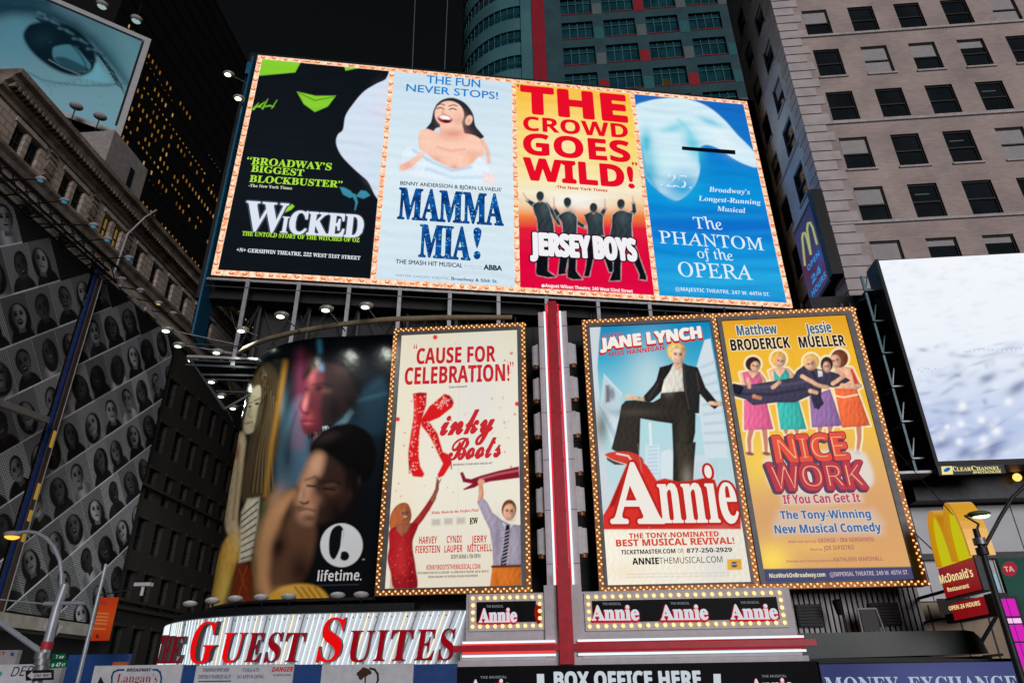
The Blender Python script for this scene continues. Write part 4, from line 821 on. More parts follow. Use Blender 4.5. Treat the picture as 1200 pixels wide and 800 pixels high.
# -- woman in black suit
AQ = [(681, 375.3), (839.5, 367.6), (889.5, 690), (703, 694)]
F, T, rc, wh = framed('suit_poster', 'backlit poster of a blonde woman in a black suit before pale skyscrapers, ringed by bulbs', 36.0, AQ, [(690.6, 383), (832, 377), (879.9, 682), (712.6, 685)])
def art_suit(P):
    A = lambda p: zz(4.705, 680, 360, p); B = lambda p: zz(4.443, 680, 520, p)
    P.vgrad([(376, (14, 132, 184)), (420, (58, 168, 204)), (465, (150, 208, 220)), (500, (176, 216, 224)), (560, (190, 216, 222)), (620, (226, 222, 212)), (690, (230, 222, 206))]); P.blob(760, 440, 26, 40, (214, 230, 226), .6)
    P.poly([(688, 380), (704, 381), (702, 400), (700, 430), (703, 470), (712, 560), (716, 600), (700, 600)], (204, 214, 220)); P.poly(A([(130, 365), (190, 430), (230, 470), (215, 600), (175, 770), (110, 560)]), (214, 226, 232), alpha=.85); P.poly(A([(130, 370), (150, 400), (215, 470), (235, 500), (205, 620), (120, 540)]), (176, 202, 216), alpha=.6)
    P.poly(A([(140, 430), (160, 428), (165, 520), (140, 525)]), (96, 60, 60), aa=2, alpha=.8); P.ell(717, 461, 3.5, 7, -8, (60, 66, 90), 2, .6)
    for k in range(6): P.line(A([(95 + k * 18, 520 + k * 30), (150 + k * 12, 640 + k * 26)]), (168, 196, 212), 2, alpha=.6)
    P.poly(A([(685, 180), (718, 172), (740, 300), (770, 480), (800, 700), (815, 830), (690, 830), (660, 600), (640, 590), (640, 330), (660, 260)]), (208, 222, 230))
    for k in range(9): P.line(A([(668 + k * 3, 330 + k * 52), (752 + k * 7, 296 + k * 56)]), (166, 192, 210), 3, aa=2, alpha=.6)
    P.poly(A([(360, 760), (435, 755), (440, 900), (360, 900)]), (216, 228, 234)); P.line(A([(384, 640), (390, 770)]), (224, 234, 238), 3)
    P.poly(B([(345, 10), (405, 5), (410, 180), (345, 180)]), (206, 224, 232)); P.poly(B([(420, 40), (470, 25), (500, 100), (510, 180), (420, 180)]), (214, 228, 234)); P.poly(B([(590, 60), (660, 60), (720, 180), (590, 180)]), (204, 218, 226))
    for k in range(8): P.line(B([(352, 16 + k * 20), (402, 12 + k * 20)]), (150, 184, 204), 1.2, alpha=.6); P.line(B([(610 + k * 14, 90), (600 + k * 16, 178)]), (170, 192, 206), 1, alpha=.6)
    blk, bl2 = (38, 37, 38), (66, 62, 58); P.tex = .16
    P.poly(A([(448, 462), (575, 458), (600, 540), (636, 590), (634, 690), (610, 800), (600, 980), (510, 980), (512, 800), (505, 640), (420, 628), (332, 612), (326, 800), (322, 870), (172, 780), (196, 690), (214, 610), (226, 540), (250, 514), (300, 510), (400, 522), (440, 500)]), (48, 44, 40)); P.blob(705, 500, 8, 20, (78, 70, 60), .7); P.blob(800, 520, 6, 34, (70, 64, 56), .6); P.blob(745, 483, 26, 4, (84, 76, 66), .6)
    P.poly(B([(492, -10), (602, -10), (594, 90), (590, 160), (588, 196), (512, 200), (506, 120)]), (56, 52, 46)); P.blob(805, 560, 6, 14, (160, 150, 130), .55)
    P.poly(A([(470, 370), (500, 320), (540, 316), (572, 330), (574, 462), (446, 472), (440, 440)]), (230, 226, 214)); P.blob(784, 446, 6, 12, (205, 200, 190), .6); P.line(A([(520, 330), (524, 400), (520, 460)]), (196, 190, 178), 1)
    P.poly(A([(438, 330), (490, 316), (516, 302), (496, 350), (462, 400), (448, 462), (400, 512), (378, 524), (346, 512), (352, 486), (402, 430), (420, 400)]), blk); P.poly(A([(560, 300), (590, 318), (648, 330), (664, 372), (690, 440), (752, 516), (776, 530), (742, 562), (716, 542), (660, 478), (656, 584), (604, 584), (580, 520), (568, 420)]), blk); P.line(A([(570, 330), (582, 470), (600, 560)]), bl2, 1.6); P.line(A([(640, 360), (655, 460)]), bl2, 1.4, aa=1.5); P.line(A([(430, 420), (380, 500)]), bl2, 1.6, aa=1.5)
    P.line(A([(255, 492), (345, 506)]), (240, 196, 160), 4.4, 4.4); P.line(A([(258, 488), (290, 486)]), (240, 196, 160), 2); P.line(A([(715, 528), (775, 532)]), (240, 196, 160), 4.6, 5.2)
    P.poly(A([(512, 300), (564, 296), (560, 330), (528, 350)]), (238, 188, 156)); P.ell(792.5, 411, 11.2, 11.6, 0, (226, 192, 110)); P.face(794.6, 416, 8, 10, (246, 204, 174), ang=4); P.poly(A([(485, 230), (500, 205), (540, 194), (575, 215), (582, 250), (560, 228), (520, 224), (496, 248)]), (236, 206, 128), sm=True)
    P.tex = .05; P.poly(B([(118, 372), (150, 320), (240, 110), (322, 90), (348, 112), (398, 190), (440, 178), (480, 188), (520, 200), (600, 185), (664, 172), (700, 186), (716, 232), (770, 230), (812, 262), (836, 320), (836, 436), (120, 440)]), (206, 48, 40)); P.poly(B([(150, 330), (240, 115), (262, 122), (180, 320)]), (150, 22, 22), aa=2, alpha=.8); P.poly(B([(540, 204), (660, 178), (700, 190), (690, 222), (620, 214)]), (176, 32, 30), aa=2, alpha=.7)
    P.poly(B([(128, 60), (160, 42), (250, 40), (316, 66), (326, 100), (250, 106), (170, 84)]), (204, 62, 50), sm=True); P.poly(B([(126, 58), (170, 84), (250, 108), (250, 118), (190, 110), (138, 84)]), (236, 232, 222)); P.poly(B([(134, 66), (170, 86), (240, 110), (180, 108), (140, 84)]), (60, 54, 48)); P.line(B([(190, 50), (250, 62), (270, 90)]), (240, 236, 226), 1.6)
    P.poly([(700, 619), (905, 615), (905, 700), (700, 700)], (233, 226, 210)); P.poly(B([(115, 424), (836, 424), (836, 442), (115, 444)]), (206, 48, 40)); P.blob(840, 655, 20, 30, (214, 214, 214), .5); P.blob(735, 670, 24, 12, (240, 226, 196), .6)
    P.poly(B([(764, 600), (838, 598), (842, 652), (766, 656)]), (226, 168, 60)); P.ell(860.5, 661, 3.8, 3.4, 0, (60, 60, 80)); P.line([(857, 661), (864, 660.5)], (200, 205, 220), 1)
    for y in (672.5, 676): 
        for k in range(30): P.line([(736 + k * 4, y - k * .07), (738.4 + k * 4, y - k * .07)], (176, 168, 156), .7, alpha=.7)
    P.line(B([(300, 0), (420, 900)]), (205, 205, 200), .7, alpha=.3); P.speckle(.012)
pp = panel(F, 'poster', T, rc, art_suit, M_BACK, .03); RO = (214, 70, 50); BK = (40, 38, 38)
for s_, bl, br, o_ in (('A', (717, 612), (778, 612), .016), ('nnie', (775, 612), (867, 611.2), .006)):
    h = 68 if s_ == 'A' else 65; halo(F, pp, s_, 'serifb', bl, br, h, (190, 40, 36), o_ + .03); text(F, pp, s_, 'serifb', bl, br, h, (238, 232, 222), off=o_, name='show_title')
halo(F, pp, 'JANE LYNCH', 'sansb', (704, 409.8), (823, 395.8), 12.5, (196, 44, 40), .085, shift=(-.03, -.07)); text(F, pp, 'JANE LYNCH', 'sansb', (704.4, 408.9), (822, 395), 12.5, (242, 238, 230), off=.05, name='slogan')
for s_, st, bl, br, h, c, o_ in (('MISS HANNIGAN', 'sansb', (713.6, 417.9), (778.8, 409.6), 5.2, (206, 54, 66), .01), ('GLEE’S', 'sansb', (706, 396.6), (729.6, 393.4), 4.4, (206, 54, 66), .01), ('THE TONY-NOMINATED', 'sansb', (737.4, 630.5), (842.5, 627.8), 5.8, RO, .02), ('BEST MUSICAL REVIVAL!', 'sansb', (722.3, 639.8), (860.7, 636.7), 7.6, RO, .02),
        ('TICKETMASTER.COM', 'sansb', (728, 649.2), (791.6, 647.6), 5, BK, .01), ('OR', 'sansm', (794.6, 647.5), (801.5, 647.3), 5, BK, 0), ('877-250-2929', 'sansb', (805, 647.2), (858, 646), 5, BK, .01), ('ANNIE', 'sansb', (741.4, 661), (772.3, 660.3), 7.4, BK, .02), ('THEMUSICAL.COM', 'sansm', (772.9, 660.2), (847, 658.4), 7.2, BK, 0)):
    text(F, pp, s_, st, bl, br, h, c, off=o_, name='slogan')
# -- yellow comedy poster
F, T, rc, wh = framed('comedy_poster', 'golden yellow backlit poster of four women carrying a man in a suit, ringed by bulbs', 36.0, [(840.5, 367.5), (1000.5, 360), (1089, 686.5), (890, 690)], [(846, 376), (990.5, 369), (1071.7, 677.5), (896.2, 683)], sides='RTB')
def art_yellow(P):
    A = lambda p: zz(4.704, 840, 360, p); B = lambda p: zz(4.446, 840, 520, p)
    P.vgrad([(365, (226, 158, 36)), (410, (240, 184, 52)), (500, (242, 192, 72)), (545, (228, 180, 108)), (600, (216, 164, 112)), (660, (220, 168, 108)), (700, (216, 160, 96))]); P.blob(890, 540, 26, 30, (252, 214, 80), .7); P.blob(905, 655, 22, 20, (255, 222, 96), .9); P.blob(960, 640, 40, 8, (240, 196, 110), .6); P.blob(1020, 600, 40, 60, (214, 158, 108), .5); P.line([(918, 370), (985, 680)], (205, 150, 40), .9, alpha=.3)  # hot spots of the backlight painted in as soft blobs
    W = (250, 232, 190); skin, sk2 = (238, 184, 150), (206, 138, 104)
    pink, teal, purp, orng, suit = (226, 104, 150), (66, 184, 174), (150, 112, 166), (232, 108, 66), (66, 62, 84)
    figs = [A([(125, 360), (180, 350), (240, 355), (272, 400), (260, 450), (150, 450)]), A([(150, 510), (270, 505), (312, 672), (150, 676)]), A([(285, 350), (330, 330), (395, 335), (430, 372), (420, 400), (300, 400)]), A([(330, 520), (450, 510), (496, 672), (352, 674)]), A([(510, 490), (625, 450), (692, 652), (524, 662)]), A([(645, 350), (690, 325), (745, 332), (800, 440), (770, 455), (650, 450)]), A([(648, 446), (772, 450), (846, 650), (690, 664)]),
            A([(92, 420), (160, 430), (330, 402), (420, 388), (440, 350), (490, 312), (560, 340), (640, 356), (690, 372), (738, 402), (690, 430), (640, 442), (580, 432), (568, 560), (536, 556), (516, 486), (430, 524), (330, 524), (200, 540), (160, 508), (92, 488)])]
    heads = [(200, 312, 42, 40), (340, 284, 42, 42), (520, 300, 44, 44), (676, 282, 48, 50), (606, 314, 34, 42)]
    legs = [A([(192, 668), (178, 730), (182, 800)]), A([(262, 668), (270, 740), (272, 800)]), A([(380, 670), (382, 690)]), A([(440, 670), (442, 690)]), A([(570, 655), (565, 690)]), A([(625, 655), (622, 690)]), A([(782, 650), (786, 720), (776, 800)])]
    for p in figs: P.poly(p, W, grow=2.0)
    for x, y, a, b in heads: q = A([(x, y)])[0]; P.ell(*q, a / 4.704 + 2.4, b / 4.704 + 2.4, 0, W)
    for l in legs: P.line(l, W, 11, 8)
    for l in legs: P.line(l, (200, 132, 110), 6.4, 3.6)
    for (x, y) in ((182, 806), (274, 806), (776, 806)): q = A([(x, y)])[0]; P.ell(q[0], q[1], 5, 2.2, 10, (150, 90, 80))
    P.tex = .13; P.poly(figs[0], skin); P.poly(A([(140, 362), (170, 352), (196, 392), (235, 356), (252, 400), (246, 450), (160, 450)]), pink); P.poly(figs[1], pink)
    P.poly(figs[2], skin); P.poly(A([(312, 342), (346, 386), (380, 338), (400, 370), (396, 420), (318, 420)]), teal); P.poly(figs[3], teal)
    P.poly(figs[4], purp); P.poly(figs[5], skin); P.poly(A([(736, 340), (750, 340), (790, 440), (764, 444)]), (214, 70, 60)); P.poly(figs[6], orng); P.line(A([(652, 486), (700, 496), (776, 480)]), W, 1.6)
    for (x0, x1, c) in ((160, 300, (190, 70, 116)), (345, 485, (40, 140, 134)), (530, 680, (112, 78, 130)), (690, 830, (196, 76, 44))):
        for k in range(5): xx = x0 + (x1 - x0) * (k + .5) / 5; P.line(A([(xx * .7 + (x0 + x1) * .15, 520), (xx, 655)]), c, 1.6, aa=1.6, alpha=.45)
    P.poly(figs[7], suit); P.line(A([(100, 436), (250, 440), (420, 420), (540, 400)]), (98, 94, 116), 2, aa=2, alpha=.7); P.line(A([(110, 476), (300, 480), (480, 450)]), (40, 38, 54), 3, aa=2, alpha=.7); P.line(A([(520, 340), (560, 420)]), (40, 38, 54), 2, aa=2); P.poly(A([(92, 418), (70, 440), (84, 470), (130, 482), (150, 440)]), (36, 34, 46)); P.poly(A([(556, 346), (584, 352), (584, 380), (560, 384)]), (236, 232, 230)); P.poly(A([(530, 500), (566, 470), (590, 530), (556, 566)]), (56, 52, 72))
    for l in ([(170, 395), (180, 440)], [(310, 440), (345, 412)], [(205, 490), (240, 500)], [(470, 380), (560, 430), (610, 440)], [(515, 460), (550, 470)], [(640, 420), (700, 380), (664, 345)], [(690, 430), (790, 432)]): P.line(A(l), skin if l[0][0] != 205 else sk2, 5, 4.4)
    for (x, y, a, b), hc, sx_, an in zip(heads, ((58, 34, 32), (234, 178, 86), (236, 190, 110), (120, 62, 40), (60, 40, 34)), (12, 10, -4, -22, 0), (10, 8, -14, -12, -6)):
        q = A([(x, y)])[0]; P.ell(*q, a / 4.704, b / 4.704, 0, hc); f = A([(x + sx_, y + 14)])[0]
        P.face(*f, a / 4.704 * .62, b / 4.704 * .72, skin if x != 606 else (226, 176, 150), ang=an)
    P.tex = 0; P.poly(B([(238, 650), (1024, 638), (1036, 712), (248, 726)]), (72, 76, 112)); P.poly(B([(290, 62), (700, 30), (790, 84), (800, 225), (560, 262), (470, 262), (300, 242), (250, 130)]), (226, 220, 214), aa=4, alpha=.85, sm=True)
    P.poly(B([(330, 258), (760, 250), (766, 300), (540, 326), (340, 318)]), (220, 214, 210), aa=5, alpha=.5); P.poly(B([(322, 345), (820, 340), (870, 410), (865, 470), (300, 474), (296, 420)]), (214, 206, 198), aa=8, alpha=.5); P.speckle(.012)
pp = panel(F, 'poster', T, rc, art_yellow, M_BACK, .03)
W = (244, 226, 190); ST = (62, 104, 140); NK = (34, 28, 34)
for s_, bl, br, h, c in (('Matthew', (864.4, 393), (911.2, 390.5), 11.6, ST), ('BRODERICK', (857.4, 410.7), (926.7, 407.3), 12.8, NK), ('Jessie', (945.7, 391.4), (975, 388.8), 12, ST), ('MUELLER', (937.8, 407.3), (991.4, 404.7), 12.6, NK)):
    halo(F, pp, s_, 'sansb', bl, br, h, W, .06); text(F, pp, s_, 'sansb', bl, br, h, c, off=.012, name='slogan')
for s_, bl, br, h, c in (('NICE', (911, 541.4), (995.2, 537), 30, (226, 88, 70)), ('WORK', (904, 574), (1016.8, 571.5), 31, (184, 66, 82))):
    halo(F, pp, s_, 'sansb', bl, br, h, (82, 74, 100), .07, shift=(-.11, -.09), ly=-.008); halo(F, pp, s_, 'sansb', bl, br, h, (150, 44, 60), .06); text(F, pp, s_, 'sansb', bl, br, h, c, off=.035, name='show_title'); text(F, pp, s_, 'sansm', (bl[0] + 3, bl[1] - 3), (br[0] - 3, br[1] - 3), h - 6, (246, 178, 128), off=-.025, ly=-.03, name='show_title')
for s_, bl, br, h, c in (('If You Can Get It', (918.7, 590), (1008.7, 587.6), 10, (190, 76, 90)), ('The Tony-Winning', (915.3, 607.8), (1021, 606.2), 9.4, (72, 108, 160)), ('New Musical Comedy', (908.6, 624.7), (1033.4, 622), 9.8, (72, 108, 160))):
    halo(F, pp, s_, 'sansb', bl, br, h, (222, 212, 206), .06); text(F, pp, s_, 'sansb', bl, br, h, c, off=.015, name='slogan')
MV = (170, 108, 104)
for s_, bl, br, h, c in (('GEORGE • IRA GERSHWIN', (959, 635.4), (1024, 633.8), 5, MV), ('JOE DiPIETRO', (965.5, 644.4), (1001.5, 643.4), 5.4, MV), ('KATHLEEN MARSHALL', (977.7, 657.8), (1035, 656.2), 5, MV), ('Music and Lyrics by', (924.3, 635.6), (957, 635), 2.6, MV), ('Book by', (950, 644.6), (964, 644.3), 2.6, MV), ('Directed and Choreographed by', (922, 658.6), (976.5, 657.6), 2.6, MV),
        ('NiceWorkOnBroadway.com', (902, 676.6), (967.5, 675.1), 5, (244, 234, 190)), ('@IMPERIAL THEATRE, 249 W. 45TH ST.', (972.7, 675), (1065, 672.4), 5, (196, 178, 190))): text(F, pp, s_, 'sansb', bl, br, h, c, name='slogan')

# ================================================================== neon pylon
F = gf(0, 35.1, 0); xl = (F.hit(632, 368)[0] + F.hit(639.5, 683)[0]) / 2; xr = (F.hit(664, 366)[0] + F.hit(680.5, 683)[0]) / 2
zt = F.hit(648, 366)[2]; zb = 5.2; xc = (xl + xr) / 2; F = gf(xc, 35.1, 0); hw = (xr - xl) / 2
T = thing('neon_pylon', 'tall grey pylon with a red fin and white neon tubes between the posters', 'pylon', F)
M_NW = emit((222, 236, 242), 1.25, name='white_neon'); M_NR = emit((235, 50, 70), 1.0, name='red_neon'); M_NR2 = emit((250, 70, 70), 1.0, name='red_neon'); M_REDP = paint('red_fin', (.45, .012, .03), .35); M_PYL = paint('pylon_paint', (.46, .44, .48), .4, 0, .08)
b = MB(); b.box(-hw, -.36, -.1, .9, zb, zt); b.box(.36, hw, -.1, .9, zb, zt); b.box(-.36, .36, .05, .9, zb, zt)
for k in range(7): b.box(-hw - .006, hw + .006, -.112, .3, 7 + k * 2.6, 7.025 + k * 2.6, 1)
b.build('body', [M_PYL, M_DARK], T)
b = MB(); b.prism([(-.25, zb), (.25, zb), (.25, zt + .45), (-.25, zt + .45)], -.55, .04); b.build('fin', M_REDP, T)
for s_ in (-1, 1):
    o = MB(); o.tube((s_ * .44, -.2, 7.2), (s_ * .44, -.2, zt - .05), .055, n=8); o.build('white_tube', M_NW, T)
    o = MB(); o.tube((s_ * .33, -.42, 7.0), (s_ * .33, -.42, zt + .3), .05, n=8); o.build('red_tube', M_NR, T)
    for k in range(6):
        z = zt - 3.2 - k * 2.05; o = MB(); x0 = s_ * hw; o.box(min(x0, x0 + s_ * .2), max(x0, x0 + s_ * .2), .2, .7, z, z + 1.3)
        o.tube((x0 + s_ * .22, .45, z + .05), (x0 + s_ * .22, .45, z + 1.25), .22, n=12); hs_ = o.build('lamp_housing', M_LGREY, T)
        o = MB(); o.tube((x0 + s_ * .22, .45, z - .16), (x0 + s_ * .22, .45, z + .04), .17, n=10); o.build('socket', M_BRONZE, hs_)
# ================================================================== marquee
F = gf(0, 34.7, 0); U = lambda x, y: F.hit(x, y)
T = thing('theatre_marquee', 'long grey marquee with red and white neon lines and bulb framed black panels', 'marquee', F)
zA = U(800, 776)[2]; zB = U(800, 690)[2]; R0, R1 = U(681, 740)[0], U(945, 765)[0]; L0, L1 = U(546, 740)[0], U(639, 740)[0]
def zpx(y, x=800): return U(x, y)[2]
b = MB()
for x0, x1 in ((L0, L1), (R0, R1 - .25)):
    b.box(x0, x1, .0, 2.0, zpx(746), zB + .0)
    b.box(x0 - (.2 if x0 == L0 else 0), x1, -.25, 2.0, zpx(770), zpx(746.3))
b.box(L0 - .3, R1, -.25, 2.0, zA - .05, zpx(770.2)); b.box(L1 + .002, R0 - .002, -.2, .38, zA, zB + .3); b.build('body', M_PYL, T)
zr0, zr1 = zpx(759.5), zpx(752)
b = MB(); b.box(L0 - .5, xc - .33, -.55, -.26, zr0, zr1); b.box(xc + .33, R1 + .35, -.55, -.26, zr0, zr1); b.box(xc - .32, xc + .32, -.58, -.21, zA, zB + 1.0); b.build('red_band', M_REDP, T)
for y, m in ((748.6, M_NW), (764.6, M_NW), (751.2, M_NR2), (760.4, M_NR2)):
    for x0, x1 in ((L0 - .1, xc - .5), (xc + .5, R1 - .1)):
        z = zpx(y); o = MB(); o.tube((x0, -.38, z), (x1, -.38, z), .05, n=8); o.build('neon_tube', m if (m is not M_NR2 or x0 < 0) else emit((214, 40, 52), .55, name='red_neon'), T)
def annie(F, parent, bl, br, h, ly, sub):
    halo(F, parent, 'Annie', 'serifb', bl, br, h, (196, 26, 44), .075, ly=ly, shift=(-.015, -.05)); text(F, parent, 'Annie', 'serifb', bl, br, h, (214, 214, 222), off=.03, ly=ly - .01, name='show_title')
    text(F, parent, 'THE MUSICAL', 'sansb', *sub, 2.9, (120, 124, 128), ly=ly, name='slogan')
def bulb_panel(x0, x1, z0, z1, nb, nv):
    o = MB(); o.box(x0, x1, -.10, -.004, z0, z1); o.box(x0 + .36, x1 - .36, -.14, -.101, z0 + .36, z1 - .36, 1); pn = o.build('display_panel', [M_PYL, paint('black_gloss', (.006, .006, .008), .4, spec=.04)], T)
    m = .19; P_ = along((x0, -.16, z0 + m), (x1, -.16, z0 + m), nb) + along((x0, -.16, z1 - m), (x1, -.16, z1 - m), nb) + along((x0 + m, -.16, z0 + .35), (x0 + m, -.16, z1 - .35), nv) + along((x1 - m, -.16, z0 + .35), (x1 - m, -.16, z1 - .35), nv)
    me = bulb_mesh(.092, emit((255, 214, 140), 1.5, name='bulb_glow_large'))
    for p in P_: put('bulb', me, pn, p)
    return pn
pR = bulb_panel(U(685, 715)[0], U(920.5, 712)[0], U(800, 737)[2], U(800, 692)[2], 24, 3); pL = bulb_panel(U(550, 716)[0], U(637.5, 716)[0], U(600, 738.5)[2], U(600, 695)[2], 10, 3)
for bl, br, sub in (((694, 726), (749, 725.6), ((706, 708.5), (728, 708.3))), ((775, 725.5), (830, 725), ((786, 708), (808, 707.6))), ((857, 724.8), (912, 724.3), ((868, 707), (890, 706.6)))): annie(F, pR, bl, br, 16.5, -.15, sub)
annie(F, pL, (561.5, 728.5), (605.5, 727.8), 15.5, -.15, ((570, 711.5), (590, 711.2)))
mark(F, pL, [(627, 710), (631, 706), (634, 706), (634, 733), (629, 729), (626, 720)], emit((150, 24, 22), .9), -.15, 'red_patch')
# box office sign
F = gf(0, 34.1, 0); x0, x1, zt_ = F.hit(535, 777)[0], F.hit(957.5, 775)[0], F.hit(750, 775.5)[2]
T = thing('box_office_sign', 'black sign reading BOX OFFICE HERE below the neon marquee', 'sign', F)
b = MB(); b.box(x0, x1, 0, .35, 3.2, zt_ - .06); b.build('board', paint('sign_black', (.005, .005, .007), .5, spec=.04), T)
text(F, T, 'BOX OFFICE HERE', 'sansb', (650, 805.5), (822, 804.5), 18.5, (196, 206, 214), off=.03, ly=-.01)
for x in (629, 836): mark(F, T, [(x, 789), (x + 8.5, 789), (x + 9.5, 818), (x + 1, 818)], emit((196, 206, 214)), -.01, 'bar_mark')
annie(F, T, (551, 812), (598, 811), 15.5, -.01, ((563, 794.5), (594, 794))); annie(F, T, (882, 811), (930, 810), 15.5, -.01, ((893, 793.2), (922, 792.8)))
# awning and money exchange sign
F = gf(0, 35.5, 0); T = thing('dark_awning', 'dark green canopy box above the blue exchange sign', 'awning', F); x0, x1 = F.hit(938, 755)[0], F.hit(1152, 755)[0]; z0, z1 = F.hit(1040, 770)[2], F.hit(1040, 739.5)[2]
b = MB(); b.prism([(x0, z0), (x1 + .15, z0 + .1), (x1, z1 - .35), (x1 - .25, z1 - .06), (x1 - .6, z1), (x0, z1)], 0, 2.3); b.build('canopy', paint('awning_green', (.020, .036, .036), .35), T)
b = MB(); b.box(x0, x1 + .2, -.06, 0.3, z0 - .12, z0 - .002); b.build('rim', M_BLACK, T)
o = MB(); o.beam((x1 + .1, 1.0, z0 + .2), (x1 + 2.2, 2.0, z1 + .9), .12); o.beam((x1 + .1, .4, z0), (x1 + 1.5, 1.5, z0 + .1), .1); o.build('strut', M_BLACK, T)
F = gf(0, 34.0, 0); T = thing('exchange_sign', 'slate blue lit sign reading MONEY EXCHANGE at the lower right', 'sign', F)
x0 = F.hit(959, 776)[0]; zt_ = F.hit(1080, 775)[2]
def art_ex(P): P.c[:] = lin((62, 68, 112)); P.blob(1100, 790, 90, 26, (78, 84, 132), .8); P.blob(980, 790, 40, 30, (50, 56, 98), .7); P.speckle(.01)
b = MB(); b.box(x0, x0 + 13, .02, .5, 3.0, zt_ - .01); b.box(x0, x0 + 13, -.05, .5, zt_, zt_ + .08); b.build('case', M_BLACK, T)
fp = panel(F, 'face', T, (x0 + .02, x0 + 13, 3.05, zt_ - .04), art_ex, M_BACK, 0.0, 1.5)
text(F, fp, 'MONEY', 'serifb', (969, 812.5), (1056.5, 812), 19.5, (176, 188, 206)); text(F, fp, 'EXCHANGE', 'serifb', (1068, 812), (1196, 811), 19.5, (176, 188, 206))
# things on the ledge between siding and awning
F = gf(0, 36.6, 0)
for xp, yp, nm, lb in ((991, 735, 'ledge_spotlight', 'small dark spotlight standing on the canopy by the louvres'), (1010, 737, 'ledge_bracket', 'grey folded bracket standing on the canopy by the louvres')):
    p = F.hit(xp, yp); F2 = gf(p[0], 36.6, p[2]); T = thing(nm, lb, 'lamp' if 'spot' in nm else 'bracket', F2)
    if 'spot' in nm:
        o = MB(); o.tube((0, 0, -.4), (0, 0, .75), .05, n=6); o.build('stem', M_BLACK, T); o = MB(); o.tube((-.1, 0, .6), (-.25, -.2, 1.2), .16, .2, n=10); o.build('head', M_BLACK, T)
    else:
        o = MB(); o.tube((0, 0, -.4), (0, 0, .9), .05, n=6); o.tube((1.05, 0, -.4), (.85, 0, .9), .05, n=6); o.tube((0, 0, .9), (.85, 0, .9), .05, n=6); o.build('frame', M_GREY, T); o = MB(); o.box(.1, .85, .02, .06, -.1, .85); o.build('plate', M_GLASS, T)

# ================================================================== curved perfume-dark network poster
class Curve:
    """upright surface: flat for X >= 0, quarter round to the back-left for X < 0"""
    def __init__(self, F, Rr, d=0.0): self.F, self.R, self.d = F, Rr, d
    def map(self, X, ly):
        X = np.asarray(X, float); rr_ = self.R - ly; a = np.minimum(-X / self.R, math.pi * .62)
        return np.where(X >= 0, X, -rr_ * np.sin(a)), np.where(X >= 0, ly, self.R - rr_ * np.cos(a))
    def __call__(self, x, y):
        Xs = np.linspace(-self.R * 1.57, 14, 6000); px, py = self.map(Xs, -self.d); W = self.F.world(np.stack([px, py, np.full_like(px, 0)], -1))
        d = ray(x, y); c = d[0] * (W[:, 1] - CAM[1]) - d[1] * (W[:, 0] - CAM[0]); h = np.nonzero(c[:-1] * c[1:] <= 0)[0]; i = int(h[-1]) if len(h) else int(np.argmin(abs(c[:4000])))
        t = (W[i] - CAM)[:2] @ d[:2] / (d[:2] @ d[:2]); return Xs[i], CAMZ + d[2] * t - self.F.o[2]
F = gf(-14, 37.0, 0); CV = Curve(F, 7.5)
T = thing('curved_poster', 'dark curved wraparound poster of a woman and two men with a white ring logo', 'billboard', F)
Xa, Xb = -11.5, 4.15; za, zb_ = 8.55, 23.6
